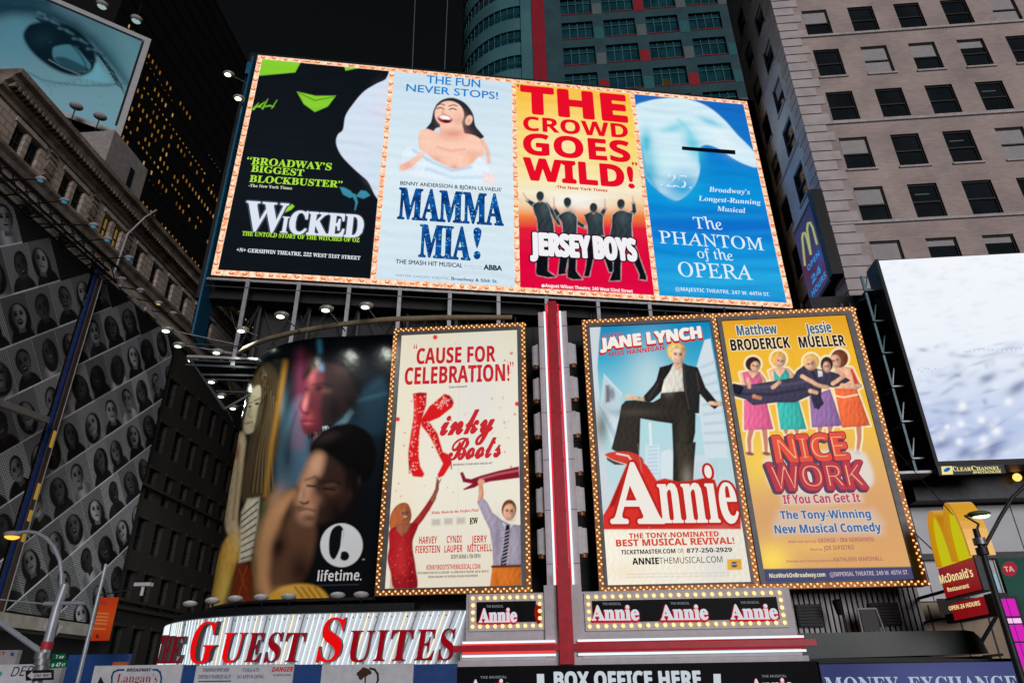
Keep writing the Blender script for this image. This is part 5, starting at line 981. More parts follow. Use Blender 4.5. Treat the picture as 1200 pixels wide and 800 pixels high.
def art_life(P):
    P.c[:] = lin((11, 14, 19)); A = lambda p: zz(2.5, 230, 400, p); B = lambda p: zz(2.353, 220, 380, p)
    P.blob(330, 500, 20, 60, (30, 42, 52), .8); P.blob(300, 450, 14, 50, (30, 28, 22), .8); P.blob(440, 500, 16, 50, (18, 30, 42), .7)
    P.poly(B([(246, 470), (250, 330), (280, 235), (318, 200), (335, 300), (335, 420), (305, 445)]), (64, 92, 112), aa=7, sm=True); P.blob(328, 480, 6, 20, (104, 136, 154), .6, 10); P.blob(336, 530, 9, 26, (24, 32, 40), .7); P.line(B([(300, 240), (282, 300), (275, 380)]), (30, 46, 58), 2, aa=3, alpha=.7)
    P.poly(B([(395, 262), (440, 225), (490, 175), (540, 150), (570, 260), (540, 300), (440, 300)]), (26, 46, 60), aa=7, sm=True, alpha=.9); P.poly(B([(390, 288), (428, 258), (446, 226), (458, 242), (430, 286)]), (96, 124, 142), aa=2.5, alpha=.8); P.line(B([(470, 210), (545, 190)]), (48, 74, 90), 3, aa=4, alpha=.7)
    # standing man: face lit from the left in red
    P.poly(B([(330, 120), (350, 96), (395, 84), (440, 100), (464, 140), (466, 195), (448, 232), (420, 256), (380, 286), (345, 304), (322, 298), (312, 268), (316, 250), (308, 224), (320, 196), (318, 170)]), (38, 28, 30), aa=3, sm=True)
    P.poly(B([(334, 116), (352, 96), (372, 92), (374, 170), (366, 230), (368, 288), (344, 302), (323, 298), (313, 268), (317, 250), (309, 224), (320, 196), (318, 170)]), (84, 34, 44), aa=5, sm=True, alpha=.8)
    P.blob(365, 438, 5, 14, (176, 92, 98), .6); P.blob(357, 474, 3.4, 12, (206, 124, 122), .75, 12); P.blob(362, 490, 6, 8, (160, 70, 78), .6); P.blob(374, 455, 5, 4, (20, 14, 18), .95); P.blob(358, 456, 4, 2.4, (50, 18, 24), .8); P.line(B([(346, 166), (374, 162), (398, 170)]), (22, 14, 16), 2.2, aa=3, alpha=.7); P.blob(382, 458, 7, 3.4, (92, 66, 62), .5)
    P.poly(B([(310, 226), (320, 240), (338, 242), (330, 250), (315, 247)]), (70, 22, 30), aa=2, alpha=.8); P.line(B([(316, 268), (346, 266)]), (64, 24, 30), 2.2, aa=2.6, alpha=.7); P.blob(360, 496, 5, 1.8, (178, 84, 92), .6); P.blob(392, 480, 10, 20, (16, 13, 16), .8); P.blob(400, 430, 12, 10, (58, 42, 42), .7); P.blob(410, 462, 3, 6, (44, 32, 32), .8)
    P.poly(B([(372, 282), (384, 280), (400, 292), (396, 302), (374, 300)]), (168, 186, 198), aa=1.5, alpha=.9); P.poly(B([(352, 300), (372, 298), (366, 325), (346, 330)]), (196, 150, 150), aa=3, alpha=.5); P.line([(352, 415), (350, 520)], (150, 60, 96), 8, 12, aa=9, alpha=.35); P.line([(374, 398), (377, 432)], (60, 150, 190), 3, 2, aa=5, alpha=.7)
    P.poly(B([(318, 150), (330, 110), (352, 84), (400, 72), (450, 90), (476, 140), (474, 190), (456, 170), (440, 130), (400, 106), (362, 112), (336, 140)]), (12, 13, 17), aa=4, sm=True, alpha=.9); P.blob(412, 470, 12, 26, (12, 12, 15), .85)
    # man leaning forward, bare shoulder lit from the left
    P.poly(B([(176, 770), (178, 700), (184, 620), (204, 540), (240, 486), (296, 450), (325, 455), (350, 520), (352, 600), (330, 680), (290, 740), (235, 772)]), (92, 64, 48), aa=5, sm=True)
    P.poly(B([(180, 740), (186, 630), (206, 548), (240, 494), (290, 458), (300, 480), (262, 530), (236, 610), (222, 690), (232, 764), (190, 766)]), (196, 146, 104), aa=7, sm=True, alpha=.9); P.blob(322, 584, 9, 16, (186, 142, 106), .7, 30); P.blob(306, 640, 6, 26, (172, 128, 84), .6); P.blob(326, 640, 9, 16, (24, 16, 14), .9, 15); P.blob(345, 610, 8, 24, (98, 68, 50), .6); P.blob(352, 668, 14, 22, (20, 15, 15), .8); P.blob(338, 600, 4, 20, (48, 32, 26), .7, 20)
    P.poly(B([(400, 380), (450, 392), (486, 420), (482, 470), (458, 500), (450, 545), (490, 610), (430, 640), (372, 560)]), (15, 13, 14), aa=6, sm=True); P.poly(B([(350, 374), (338, 338), (360, 304), (400, 280), (452, 274), (498, 298), (520, 350), (514, 400), (492, 432), (474, 424), (462, 402), (440, 394), (424, 382), (400, 368), (372, 352)]), (9, 8, 9), aa=2.5, sm=True); P.blob(384, 512, 16, 6, (44, 38, 34), .6, -20); P.blob(421, 563, 2, 5, (52, 36, 30), .7)
    for k in range(26): x_ = 362 + k * 2.4; P.line([(x_, 502 + abs(k - 12) * .9), (x_ + 2 * math.sin(k * 2.1), 497 + abs(k - 12) * 1.0)], (10, 9, 10), 1.6, .6)
    P.poly(B([(338, 366), (362, 350), (396, 366), (428, 396), (446, 444), (440, 490), (410, 530), (356, 552), (322, 548), (304, 534), (307, 505), (304, 488), (314, 462), (308, 440), (322, 404)]), (48, 33, 28), aa=5, sm=True)
    P.poly(B([(340, 368), (360, 354), (376, 366), (366, 410), (348, 430), (346, 470), (352, 500), (344, 545), (322, 548), (304, 534), (307, 505), (304, 488), (314, 462), (308, 440), (322, 404)]), (188, 140, 112), aa=7, sm=True, alpha=.9)
    P.blob(371, 545, 6, 10, (186, 146, 122), .7); P.blob(352, 580, 2.4, 10, (196, 152, 124), .8, 14); P.blob(370, 585, 7, 8, (150, 108, 84), .7); P.blob(388, 572, 8, 7, (110, 78, 62), .6); P.line(B([(326, 428), (352, 420), (366, 432)]), (40, 26, 22), 2.4, aa=2.6, alpha=.7); P.line(B([(374, 434), (404, 430), (420, 440)]), (20, 14, 13), 2.6, aa=2.8, alpha=.8); P.line(B([(330, 444), (352, 446)]), (30, 19, 18), 2.2, aa=1.6); P.line(B([(376, 452), (404, 456)]), (20, 14, 14), 2.4, aa=1.8); P.blob(390, 571, 6, 2, (30, 20, 18), .7)
    P.poly(B([(304, 486), (318, 498), (334, 494), (336, 484), (322, 490)]), (74, 46, 38), aa=1.6, alpha=.9); P.line(B([(307, 512), (330, 508), (352, 514)]), (92, 52, 46), 2.6, aa=2.2, alpha=.8); P.line(B([(312, 520), (346, 520)]), (180, 132, 112), 1.4, aa=1.4, alpha=.7); P.blob(362, 607, 10, 5, (58, 42, 36), .75); P.blob(352, 594, 7, 2, (64, 44, 38), .6); P.blob(394, 600, 10, 14, (16, 12, 12), .75); P.blob(408, 565, 5, 14, (18, 13, 13), .8); P.blob(410, 580, 3, 6, (56, 38, 32), .6)
    P.poly(B([(215, 762), (232, 738), (280, 718), (335, 716), (372, 732), (384, 762), (300, 774), (225, 772)]), (206, 156, 56), aa=2.5, sm=True); P.blob(338, 690, 14, 4, (216, 174, 84), .7)
    for k in range(4): P.line(B([(296 + k * 18, 724), (318 + k * 17, 752)]), (92, 60, 20), 1.6, aa=1.4, alpha=.8)
    P.blob(300, 700, 9, 8, (52, 30, 12), .7)
    # woman
    P.poly(A([(150, 150), (170, 95), (205, 60), (238, 95), (246, 200), (240, 300), (218, 400), (190, 470), (150, 480), (130, 440), (150, 330), (160, 250)]), (70, 58, 40), aa=3, sm=True)
    for k in range(12): x = 190 + k * 4; P.line(A([(x, 90 + k * 8), (x + 10 - k, 220), (x - 14, 330), (x - 30 + 2 * k, 440)]), (120, 102, 70) if k % 2 else (34, 28, 20), 1.6, aa=1.4, alpha=.7)
    P.poly(A([(150, 190), (166, 140), (188, 130), (196, 170), (188, 220), (172, 258), (148, 270), (138, 250)]), (186, 176, 146), aa=2, sm=True); P.blob(305, 478, 3, 16, (92, 80, 62), .7, 10); P.blob(296, 470, 4, 6, (196, 186, 158), .6); P.blob(299, 460, 5, 4, (190, 180, 150), .6); P.blob(290, 492, 4, 3, (190, 176, 146), .5)
    P.tex = .10; P.line(A([(150, 182), (162, 178)]), (44, 34, 28), 1.6, aa=1.5, alpha=.8); P.line(A([(170, 174), (188, 166)]), (44, 34, 28), 1.6, aa=1.5, alpha=.8); P.ell(*A([(157, 190)])[0], 2, 1.1, -10, (24, 18, 18)); P.ell(*A([(178, 182)])[0], 2.6, 1.3, -10, (24, 18, 18)); P.line(A([(160, 190), (152, 218), (162, 222)]), (112, 100, 78), 1.4, aa=2, alpha=.7); P.line(A([(144, 240), (164, 236)]), (120, 70, 58), 2.0, aa=1.8, alpha=.8)
    P.poly(A([(120, 275), (138, 262), (146, 290), (142, 330), (132, 420), (122, 520), (126, 560), (98, 568), (84, 540), (86, 470), (98, 390), (112, 330)]), (190, 170, 136), aa=2, sm=True); P.line(A([(126, 300), (120, 400), (108, 520)]), (100, 84, 62), 2, aa=2.5, alpha=.7); P.poly(A([(106, 320), (122, 300), (126, 330), (112, 350)]), (150, 60, 60), aa=2, alpha=.8)
    P.poly(A([(150, 460), (186, 455), (182, 520), (160, 640), (122, 650), (128, 560), (132, 500)]), (196, 190, 170), aa=2)
    for k in range(8): P.line(A([(132, 510 + k * 18), (180 - k * 2, 470 + k * 22)]), (30, 26, 24), 1.8, aa=1, alpha=.85)
    P.poly(A([(60, 640), (84, 580), (112, 556), (128, 580), (122, 640), (100, 700), (72, 770), (44, 800), (14, 800)]), (226, 178, 76), aa=2.5, sm=True); P.blob(262, 690, 7, 34, (236, 204, 96), .8, 14); P.blob(245, 690, 5, 30, (120, 60, 30), .6, 14); P.blob(277, 630, 6, 12, (214, 190, 150), .6)
    P.poly(A([(118, 650), (150, 650), (166, 690), (172, 770), (96, 780)]), (128, 46, 22), aa=2); P.line(A([(125, 665), (140, 700), (120, 750), (150, 765)]), (190, 90, 50), 1.4, alpha=.8); P.line(A([(148, 660), (132, 700), (150, 730)]), (190, 90, 50), 1.2, alpha=.8)
    P.line([(334, 424), (326, 480), (318, 520), (311, 580)], (170, 122, 44), 5, 3, aa=4, alpha=.85); P.line([(310, 590), (300, 650), (299, 700)], (70, 110, 60), 4, 3, aa=5, alpha=.5); P.poly([(270, 660), (300, 655), (305, 705), (268, 708)], (80, 40, 18), aa=8, alpha=.5)
    P.blob(311, 470, 3.5, 20, (44, 36, 26), .85, 8); P.blob(287, 476, 2, 12, (60, 50, 38), .6, 8); P.blob(300, 500, 5, 4, (96, 84, 64), .6); P.blob(297, 478, 2, 4, (206, 196, 168), .5)
    for k in range(7): P.line(A([(188 + k * 3, 96 + k * 10), (196 - k * 2, 190), (180 - k * 3, 262 + k * 8), (168 - k * 2, 340)]), (96, 80, 54) if k % 2 else (26, 22, 16), 1.3, aa=1.6, alpha=.7)
    P.tex = 0; cx, cy = 400.2, 638.4
    P.ell(cx, cy, 24.8, 25.6, 0, (216, 222, 226), .9); P.poly([(386, 630), (390, 619), (398, 615), (403, 622), (401, 634), (396, 648), (391, 655), (386, 648)], (14, 17, 22), sm=True); P.ell(403.6, 651, 5.6, 5.6, 0, (14, 17, 22)); P.line([(402, 622), (400, 640), (397, 656), (399, 662)], (216, 222, 226), 2.2, alpha=1); P.line([(425, 655), (427, 655)], (180, 180, 180), 1); P.line([(372, 685.5), (420, 684.4)], (90, 92, 96), .8, alpha=.6)
poster = panel(F, 'poster', T, (Xa, Xb, za, zb_), art_life, M_VINYL, 0.0, .7, surf=CV.map)
M_INK = paint('white_ink', (.72, .74, .75), .5, var=.02)
text(F, poster, 'lifetime.', 'sansb', (371.5, 680.6), (423.5, 679.4), 12.2, M_INK, ly=-.012, name='network_name')
def curved_wall(mb, cv, X0, X1, z0, z1, l0, l1, n=40, mi=0):
    Xs = np.linspace(X0, X1, n); a = np.stack(cv.map(Xs, l0), -1); b_ = np.stack(cv.map(Xs, l1), -1)
    for k in range(n - 1):
        mb.quad((*a[k], z0), (*a[k + 1], z0), (*a[k + 1], z1), (*a[k], z1), mi); mb.quad((*b_[k], z0), (*b_[k + 1], z0), (*b_[k + 1], z1), (*b_[k], z1), mi)
        mb.quad((*a[k], z0), (*a[k + 1], z0), (*b_[k + 1], z0), (*b_[k], z0), mi); mb.quad((*a[k], z1), (*a[k + 1], z1), (*b_[k + 1], z1), (*b_[k], z1), mi)
    for k in (0, n - 1): mb.quad((*a[k], z0), (*b_[k], z0), (*b_[k], z1), (*a[k], z1), mi)
    return mb
curved_wall(MB(), CV, Xa, Xb, za - .15, zb_ + .1, .03, .5).build('backing', M_BLACK, T)
curved_wall(MB(), CV, Xa, Xb, za - .16, za - .02, -.12, .02).build('bottom_rail', M_BLACK, T)
# ================================================================== guest suites sign
F = gf(-14, 35.5, 0); CS = Curve(F, 10.0, .3); T = thing('suites_sign', 'curved white sign with slanting neon tubes and big red letters GUEST SUITES', 'sign', F)
zt_, zb2, XR = 7.66, 4.7, F.hit(548, 740)[0]
M_WHT = paint('white_fluting', (.66, .70, .73), .5, var=.06)
curved_wall(MB(), CS, -15.2, XR, zb2, zt_, 0, .4, 60).build('backing', M_WHT, T)
o = MB(); curved_wall(o, CS, -15.2, XR + .06, zt_, zt_ + .05, -.08, .4, 60); o.box(XR, XR + .1, -.08, .4, zb2, zt_); o.build('rim', M_DARK, T)
curved_wall(MB(), CS, -14.5, 6.4, zt_ + .1, zt_ + .42, .25, 1.6, 50).build('ledge', M_BLACK, T)
n_ = 92
for k in range(n_):
    X = -14.6 + (XR + 14.0) * k / n_; f = (X + 14.6) / (XR + 14.6); sl = -.75 + 1.95 * f; L_ = []
    for j in range(5): t = j / 4; XX = X + sl * (t - .3); L_.append((XX, zb2 + .05 + (zt_ - zb2 - .1) * t))
    if L_[-1][0] > XR - .06 or L_[-1][0] < -15.1 or L_[0][0] > XR - .06: L_ = [(min(max(x, -15.1), XR - .1), z) for x, z in L_]
    q = [(*[float(v) for v in CS.map(x, -.09)], z) for x, z in L_]; o = MB()
    for a, c in zip(q[:-1], q[1:]): o.tube(a, c, .034, n=5, cap=False)
    col = [(222, 234, 240), (206, 222, 232), (236, 226, 200), (150, 164, 176)][[0, 0, 1, 2, 0, 3, 1][k % 7]]
    o.build('neon_tube', emit(col, 1.3 if k % 7 != 5 else .5, True, name='white_neon'), T)
o = MB()
for k in range(60):
    x_ = -14 + k * .38
    if x_ < XR - .2: q_ = CS.map(np.array([x_]), -.01); o.ball((float(q_[0][0]), float(q_[1][0]), zt_ - .22), .035, 0, 6, 4)
o.build('bolt_stud', M_BLACK, T)
DR, BR_ = emit((120, 10, 22), .9, name='red_letter'), emit((226, 12, 14), 1.0, name='red_letter')
M_SIDE_L = paint('letter_side', (.05, .05, .055), .5)
def surf_h(cv, x, y, h): return cv(x, y - h)[1] - cv(x, y)[1]
def sign_word(s, xs, y0, y1, h, mats, shear=.12):
    """single raised letters; xs: left/right px of each"""
    for ch, (xa, xb), m in zip(s, xs, mats):
        f = (xa - xs[0][0]) / max(1, xs[-1][1] - xs[0][0]); y = y0 + (y1 - y0) * f
        sc_ = (surf_h(CS, xa, y, h)) / cap_h('serifb'); o = text(F, T, ch, 'serifb', (xa, y), (xb, y), h, M_SIDE_L, ly=-.14 - .05 * sc_, name='letter_side', ext=.05, surf=CS, shear=shear)
        p = text(F, T, ch, 'serifb', (xa, y), (xb, y), h, m, ly=-.155 - .10 * sc_, name='letter', surf=CS, shear=shear); o.parent = p
DM = emit((148, 12, 26), .9, name='red_letter')
sign_word('G', [(221, 249)], 776.5, 776.5, 46, [BR_])
sign_word('UEST', [(256, 281), (286, 303), (309, 325), (329, 352)], 775.5, 775, 34, [BR_, DM, DM, DM])
sign_word('S', [(371, 398)], 774.5, 774.5, 50, [BR_])
sign_word('UITES', [(405, 433), (437, 450), (454, 480), (485, 507), (513, 530)], 774.5, 772.5, 36, [DM, DM, DM, DM, DM])
sign_word('THE', [(184, 188), (188.5, 196), (197, 211)], 777, 776.5, 30, [DR, DR, DR])
# ================================================================== white video screen on the right
F = gf(0, 41.7, 0); x0 = (F.hit(1029, 305.5)[0] + F.hit(1098, 541)[0]) / 2; z1, z0 = F.hit(1029, 305.5)[2], F.hit(1098, 541)[2]
F = gf(x0, 41.7, z0); WS, HS = 14.5, z1 - z0
T = thing('video_screen', 'large glaring white video screen showing blurred snow, on the brick building', 'screen', F)
def art_snow(P):
    P.vgrad([(295, (242, 245, 250)), (400, (236, 241, 249)), (450, (214, 224, 242)), (500, (186, 200, 232)), (545, (206, 216, 240))])
    q = random.Random(12)
    for _ in range(130): y = q.uniform(300, 420); P.blob(q.uniform(1030, 1210), y, q.uniform(2, 9), q.uniform(1, 3), (222, 229, 241), q.uniform(.2, .6), q.uniform(-20, 5))
    for _ in range(150): y = q.uniform(400, 545); P.blob(q.uniform(1060, 1215), y, q.uniform(3, 14), q.uniform(1.5, 5), q.choice([(112, 130, 178), (150, 166, 208), (240, 244, 252), (232, 238, 250), (92, 108, 156)]), q.uniform(.15, .5), q.uniform(-40, 10))
    for x, y, r in ((1128, 475, 5), (1126, 496, 4.5), (1124, 517, 5), (1150, 492, 5), (1168, 505, 6), (1110, 500, 3), (1152, 515, 5), (1182, 470, 5), (1104, 515, 4)): P.blob(x, y, r, r, (250, 252, 255), .8)
    for x, y, r in ((1158, 443, 7), (1104, 520, 9), (1165, 525, 12), (1192, 455, 9), (1130, 530, 8)): P.blob(x, y, r * 1.5, r * .7, (84, 98, 150), .65, -30)
    P.line([(1132, 412), (1150, 409), (1170, 410), (1196, 408)], (168, 180, 210), 2.4, aa=2, alpha=.6)
    for k in range(12): P.ell(1134 + k * 5.4, 410 + math.sin(k), 1.3, .9, 0, (245, 248, 255), .6, .8); P.ell(1076 + k * 4, 433 + 2 * math.sin(k * 2), 1.2, .8, 0, (140, 146, 170), .8, .5 if k < 6 else 0)
b = MB(); b.box(-.2, WS, .03, 1.5, -.35, HS + .05); b.box(-.2, 0, -.12, .03, -.35, HS + .05); b.box(0, WS, -.12, .03, -.35, 0); b.build('case', M_BLACK, T)
panel(F, 'picture', T, (0.0, WS, 0.0, HS), art_snow, picture_lit('screen_picture', 1.02), 0.0, 1.0)
M_TSTEEL = paint('teal_steel', (.06, .11, .13), .45, .4)
for k in range(6):
    z = .5 + k * 2.35; o = MB(); o.beam((-.25, .9, z), (-.9, 2.6, z), .09); o.beam((-.9, 1.0, z), (-.9, 2.6, z), .09); o.beam((-.25, .9, z), (-.9, .9, z), .09); o.beam((-.9, .9, z), (-.5, .9, z + 1.3), .07); o.box(-1.0, -.25, .7, 1.6, z - .06, z + .02); o.build('side_bracket', M_TSTEEL if k > 2 else M_STEEL, T)
o = MB(); o.box(-.98, -.84, .85, 1.0, -.3, HS - .6); o.build('side_post', M_TSTEEL, T)
o = MB()
for x in (-2.1, -1.55): o.tube((x, 2.2, -.4), (x, 2.2, HS - 2), .04, n=6)
for k in range(34): o.tube((-2.1, 2.2, -.2 + k * .36), (-1.55, 2.2, -.2 + k * .36), .025, n=5)
o.build('ladder', M_STEEL, T); o = MB(); o.box(-2.2, -.3, .3, 1.8, -.55, -.4); o.build('landing', M_STEEL, T); settle(T, .88)
F3 = gf(0, 41.5, 0); a, c = F3.hit(1101, 556.4), F3.hit(1175.6, 543); F = gf(a[0], 41.5, a[2]); T = thing('owner_plate', 'small dark nameplate with cream letters under the white video screen', 'sign', F)
b = MB(); b.box(0, c[0] - a[0], 0, .2, 0, c[2] - a[2] - .02); b.build('plate', paint('plate_slate', (.03, .04, .05), .5), T)
CRM = (238, 226, 150)
text(F, T, 'C', 'serifb', (1117.4, 551.8), (1121.8, 551.7), 5.4, CRM, ly=-.01, off=.01); text(F, T, 'LEAR', 'serifb', (1122, 551.7), (1138.6, 551.2), 4.2, CRM, ly=-.01, off=.01); text(F, T, 'C', 'serifb', (1139.2, 551.2), (1144.6, 551.1), 5.4, CRM, ly=-.01, off=.01); text(F, T, 'HANNEL', 'serifb', (1145, 551), (1172.8, 550.3), 4.2, CRM, ly=-.01, off=.01); text(F, T, 'SPECTACOLOR', 'sansb', (1140.7, 554.4), (1173.6, 553.6), 2.4, CRM, ly=-.01, off=.02)
mark(F, T, [(1103, 546.2), (1115.8, 545.8), (1117, 555.4), (1104, 555.9)], emit(CRM), -.01, 'logo_square'); mark(F, T, [(1109.8 + 3.9 * math.cos(t) - .8 * math.sin(t), 550 - .8 * math.cos(t) + 2.6 * math.sin(t)) for t in np.linspace(0, 6, 16)], emit((20, 100, 190)), -.02, 'logo_oval'); settle(T, .88)
# small purple restaurant screen round the corner
F = Fr(g(20.9, 51.6, 32.0), GY - 90); T = thing('corner_screen', 'purple screen with yellow arches and blue words on the shaded side of the brick building', 'screen', F)
def art_m(P):
    P.vgrad([(238, (44, 54, 92)), (290, (58, 58, 98)), (320, (76, 46, 76)), (352, (52, 62, 104))]); P.blob(962, 300, 6, 14, (60, 80, 160), .5); A = lambda p: zz(6.667, 920, 240, p); y = (170, 178, 110)
    P.line(A([(155, 470), (134, 260), (140, 224), (156, 220), (172, 270), (200, 382)]), y, 2.2, aa=1); P.line(A([(200, 382), (172, 190), (178, 146), (196, 140), (216, 180), (248, 304)]), y, 2.2, aa=1); P.speckle(.03)
b = MB(); b.box(-.15, 5.55, .02, .62, -.25, 7.5); b.box(4.95, 5.75, -.25, .62, -.35, 7.6); b.build('case', M_BLACK, T)
fp = panel(F, 'picture', T, (0, 4.9, 0, 7.15), art_m, M_LED, 0, .5)
for s_, bl, br, h in (('OPEN', (947, 318), (960.5, 299), 8), ('24', (952, 333), (962.5, 318), 11), ('HOURS', (952.5, 348), (968.5, 324), 9)): text(F, fp, s_, 'sansb', bl, br, h, (44, 136, 206), ly=-.03, off=.02, name='slogan')
settle(T, .88)

# ================================================================== hanging restaurant sign
F = Fr(g(17.0, 34.9, 7.62), GY - 90); T = thing('arches_sign', 'hanging blade sign with two fat yellow arches above a red board', 'sign', F)
M_RB, _n, _o = new_mat('red_board'); _p = _n.nodes.new('ShaderNodeBsdfPrincipled'); _n.links.new(_p.outputs[0], _o.inputs[0]); _p.inputs['Base Color'].default_value = (.30, .008, .014, 1); _p.inputs['Roughness'].default_value = .3; _p.inputs['Emission Color'].default_value = L4((132, 12, 22)); _p.inputs['Emission Strength'].default_value = .8; M_RB.cycles.emission_sampling = 'NONE'
W0 = 3.25
b = MB(); b.box(.05, W0, -.02, .34, .02, 1.30); b.build('red_board', M_RB, T); b = MB(); b.box(W0 + .002, W0 + .12, -.05, .40, -.04, 1.36); b.box(.0, W0, -.04, .38, -.06, .016); b.box(.05, W0, .345, .42, 0, 1.34); b.build('board_case', M_DARK, T)
CY = (240, 224, 160)
text(F, T, 'McDonald’s', 'sansb', (1102.5, 683.5), (1141, 675), 10.4, CY, ly=-.03, off=.0); text(F, T, 'Restaurant', 'sansb', (1111, 693), (1136, 688), 5.2, CY, ly=-.03)
b = MB(); b.box(.2, W0 - .1, .02, .34, -.92, -.24); o = b.build('lower_board', M_RB, T); b = MB(); b.box(W0 - .098, W0 + .5, -.02, .6, -1.02, -.2); b.box(-.5, .19, .0, .36, -1.0, -.62); b.box(.2, W0 + .4, -.0, .36, -1.02, -.93); b.build('lower_case', M_BLACK, T)
text(F, o, 'OPEN 24 HOURS', 'sansb', (1112.6, 715), (1149, 708.5), 5.2, CY, ly=.005)
M_ARCH, _n, _o = new_mat('arch_yellow'); _p = _n.nodes.new('ShaderNodeBsdfPrincipled'); _n.links.new(_p.outputs[0], _o.inputs[0]); _p.inputs['Base Color'].default_value = (.62, .34, .03, 1); _p.inputs['Roughness'].default_value = .35; _p.inputs['Emission Color'].default_value = L4((206, 146, 20)); _p.inputs['Emission Strength'].default_value = .55; M_ARCH.cycles.emission_sampling = 'NONE'
def arch_pts(c, hw_, h, z0, n=18): return [(c + hw_ * math.cos(math.pi * k / n) * (1 - .10 * math.sin(math.pi * k / n)), z0 + h * (abs(math.sin(math.pi * k / n)) ** .72)) for k in range(n + 1)]
for c in (.85, 2.4):
    A_ = arch_pts(c, .80, 2.42, 1.37); B_ = arch_pts(c, .66, 2.20, 1.37); o = MB()
    for k in range(18):
        for y0, y1 in ((-.06, .95),):
            a1, a2, b1, b2 = A_[k], A_[k + 1], B_[k], B_[k + 1]
            vs = [(a1[0], y0, a1[1]), (a2[0], y0, a2[1]), (b2[0], y0, b2[1]), (b1[0], y0, b1[1]), (a1[0], y1, a1[1]), (a2[0], y1, a2[1]), (b2[0], y1, b2[1]), (b1[0], y1, b1[1])]
            o.add(vs, [(0, 1, 2, 3), (4, 7, 6, 5), (0, 4, 5, 1), (3, 2, 6, 7)])
    ar = o.build('arch', M_ARCH, T); o = MB(); o.prism(B_, .14, .2); o.build('glow_panel', emit((198, 190, 24), .95), ar)
o = MB(); o.tube((.3, .5, 1.3), (-3.5, .9, 3.8), .03, n=5); o.tube((2.6, .0, 3.2), (1.2, -1.2, 7), .02, n=5); o.box(-4.5, .1, .1, .22, .3, .42); o.box(-4.5, .1, .1, .22, -.8, -.7); o.build('mounting_arm', M_BLACK, T)

# ================================================================== eye billboard
a = g(-34.3, 40.0, 44.4); F = Fr(a - np.array([math.cos(R(35)), math.sin(R(35)), 0]) * 17.0, 35.0)
T = thing('eye_billboard', 'tilted looking teal billboard of one giant human eye on the left rooftop', 'billboard', F)
def art_eye(P):
    E_ = lambda p: zz(4.706, 0, 0, p); P.vgrad([(0, (70, 104, 118)), (60, (98, 140, 152)), (110, (116, 160, 174)), (165, (122, 168, 182))])
    P.blob(20, 40, 30, 30, (80, 150, 172), .5); P.blob(130, 60, 12, 40, (66, 118, 134), .6, -35); P.blob(150, 50, 10, 30, (96, 148, 160), .6, -40)
    P.line(E_([(-60, 60), (60, 40), (180, 50), (300, 90), (420, 150), (520, 230), (600, 320), (660, 400), (710, 470)]), (20, 56, 70), 19, 3, aa=9, alpha=.95); P.line(E_([(-60, 10), (100, 0), (260, 20)]), (20, 58, 76), 14, 12, aa=8, alpha=.8)
    P.poly(E_([(128, 200), (150, 150), (190, 128), (290, 118), (400, 150), (470, 205), (515, 270), (530, 340), (505, 392), (450, 418), (380, 414), (300, 384), (220, 330), (160, 268)]), (12, 30, 42), sm=True, aa=2.5)
    P.blob(50, 46, 14, 10, (24, 56, 70), .5); P.poly(E_([(290, 275), (310, 256), (380, 248), (430, 275), (470, 320), (500, 360), (488, 395), (440, 398), (370, 372), (300, 330)]), (74, 128, 146), sm=True, aa=1.5, alpha=.9); P.poly(E_([(300, 322), (360, 318), (470, 370), (490, 392), (430, 396), (360, 370)]), (28, 62, 74), sm=True, aa=2, alpha=.85)
    P.line(E_([(270, 330), (340, 370), (440, 412)]), (120, 150, 156), 1.2, alpha=.7); P.line(E_([(400, 255), (440, 300), (470, 350), (480, 390)]), (14, 34, 46), 2, aa=1.5, alpha=.7); P.poly(E_([(530, 350), (560, 380), (600, 440), (590, 452), (520, 452), (450, 440), (510, 400)]), (110, 172, 190), sm=True, aa=3)
    for k in range(34):
        t = k / 33; x, y = np.interp(t, [0, .3, .6, .85, 1], [200, 360, 500, 590, 640]), np.interp(t, [0, .3, .6, .85, 1], [70, 120, 220, 340, 430]); l = 50 + 30 * math.sin(k * 1.9)
        P.line(E_([(x, y + 30), (x + l * .6, y + 30 + l * .5), (x + l, y + 40 + l * 1.1)]), (12, 34, 46), 2.0, .5, alpha=.9)
    for k in range(26): P.line(E_([(210 + k * 13, 70 + k * 9 + 14 * math.sin(k)), (250 + k * 13, 84 + k * 9)]), (96, 140, 152) if k % 3 == 0 else (16, 46, 58), 2.4, 1, aa=2, alpha=.55)
    for k in range(24): x = 230 + k * 18; y = 448 + 14 * math.sin(k * .4); P.line(E_([(x, y), (x + 12 + 6 * math.sin(k * 3), y + 12 + 14 * abs(math.sin(k * 2)))]), (46, 92, 108), 1.0, .4, alpha=.6)
    P.line(E_([(150, 400), (230, 440), (330, 460), (470, 474), (600, 470), (680, 462)]), (48, 96, 112), 1.6, aa=2, alpha=.7)
    q = random.Random(4)
    for _ in range(60): P.blob(q.uniform(0, 180), q.uniform(0, 165), q.uniform(1, 5), q.uniform(.6, 2), (84, 124, 138), q.uniform(.1, .25), q.uniform(0, 180))
Lw, Lh = 17.0, 11.2
b = MB(); b.box(-.0, Lw + .0, .05, .8, 0, Lh); b.build('cabinet', M_BLACK, T); M_EB = paint('grey_border', (.36, .38, .40), .5, var=.08)
b = MB(); b.box(0, Lw, -.06, .04, 0, .45); b.box(0, Lw, -.06, .04, Lh - .45, Lh); b.box(Lw - .45, Lw, -.06, .04, .45, Lh - .45); b.build('border', M_EB, T)
b = MB(); b.box(Lw - .62, Lw - .455, -.05, .03, .9, Lh - .6); b.box(0, Lw - .63, -.05, .03, Lh - .62, Lh - .455); b.build('inner_line', M_BLACK, T)
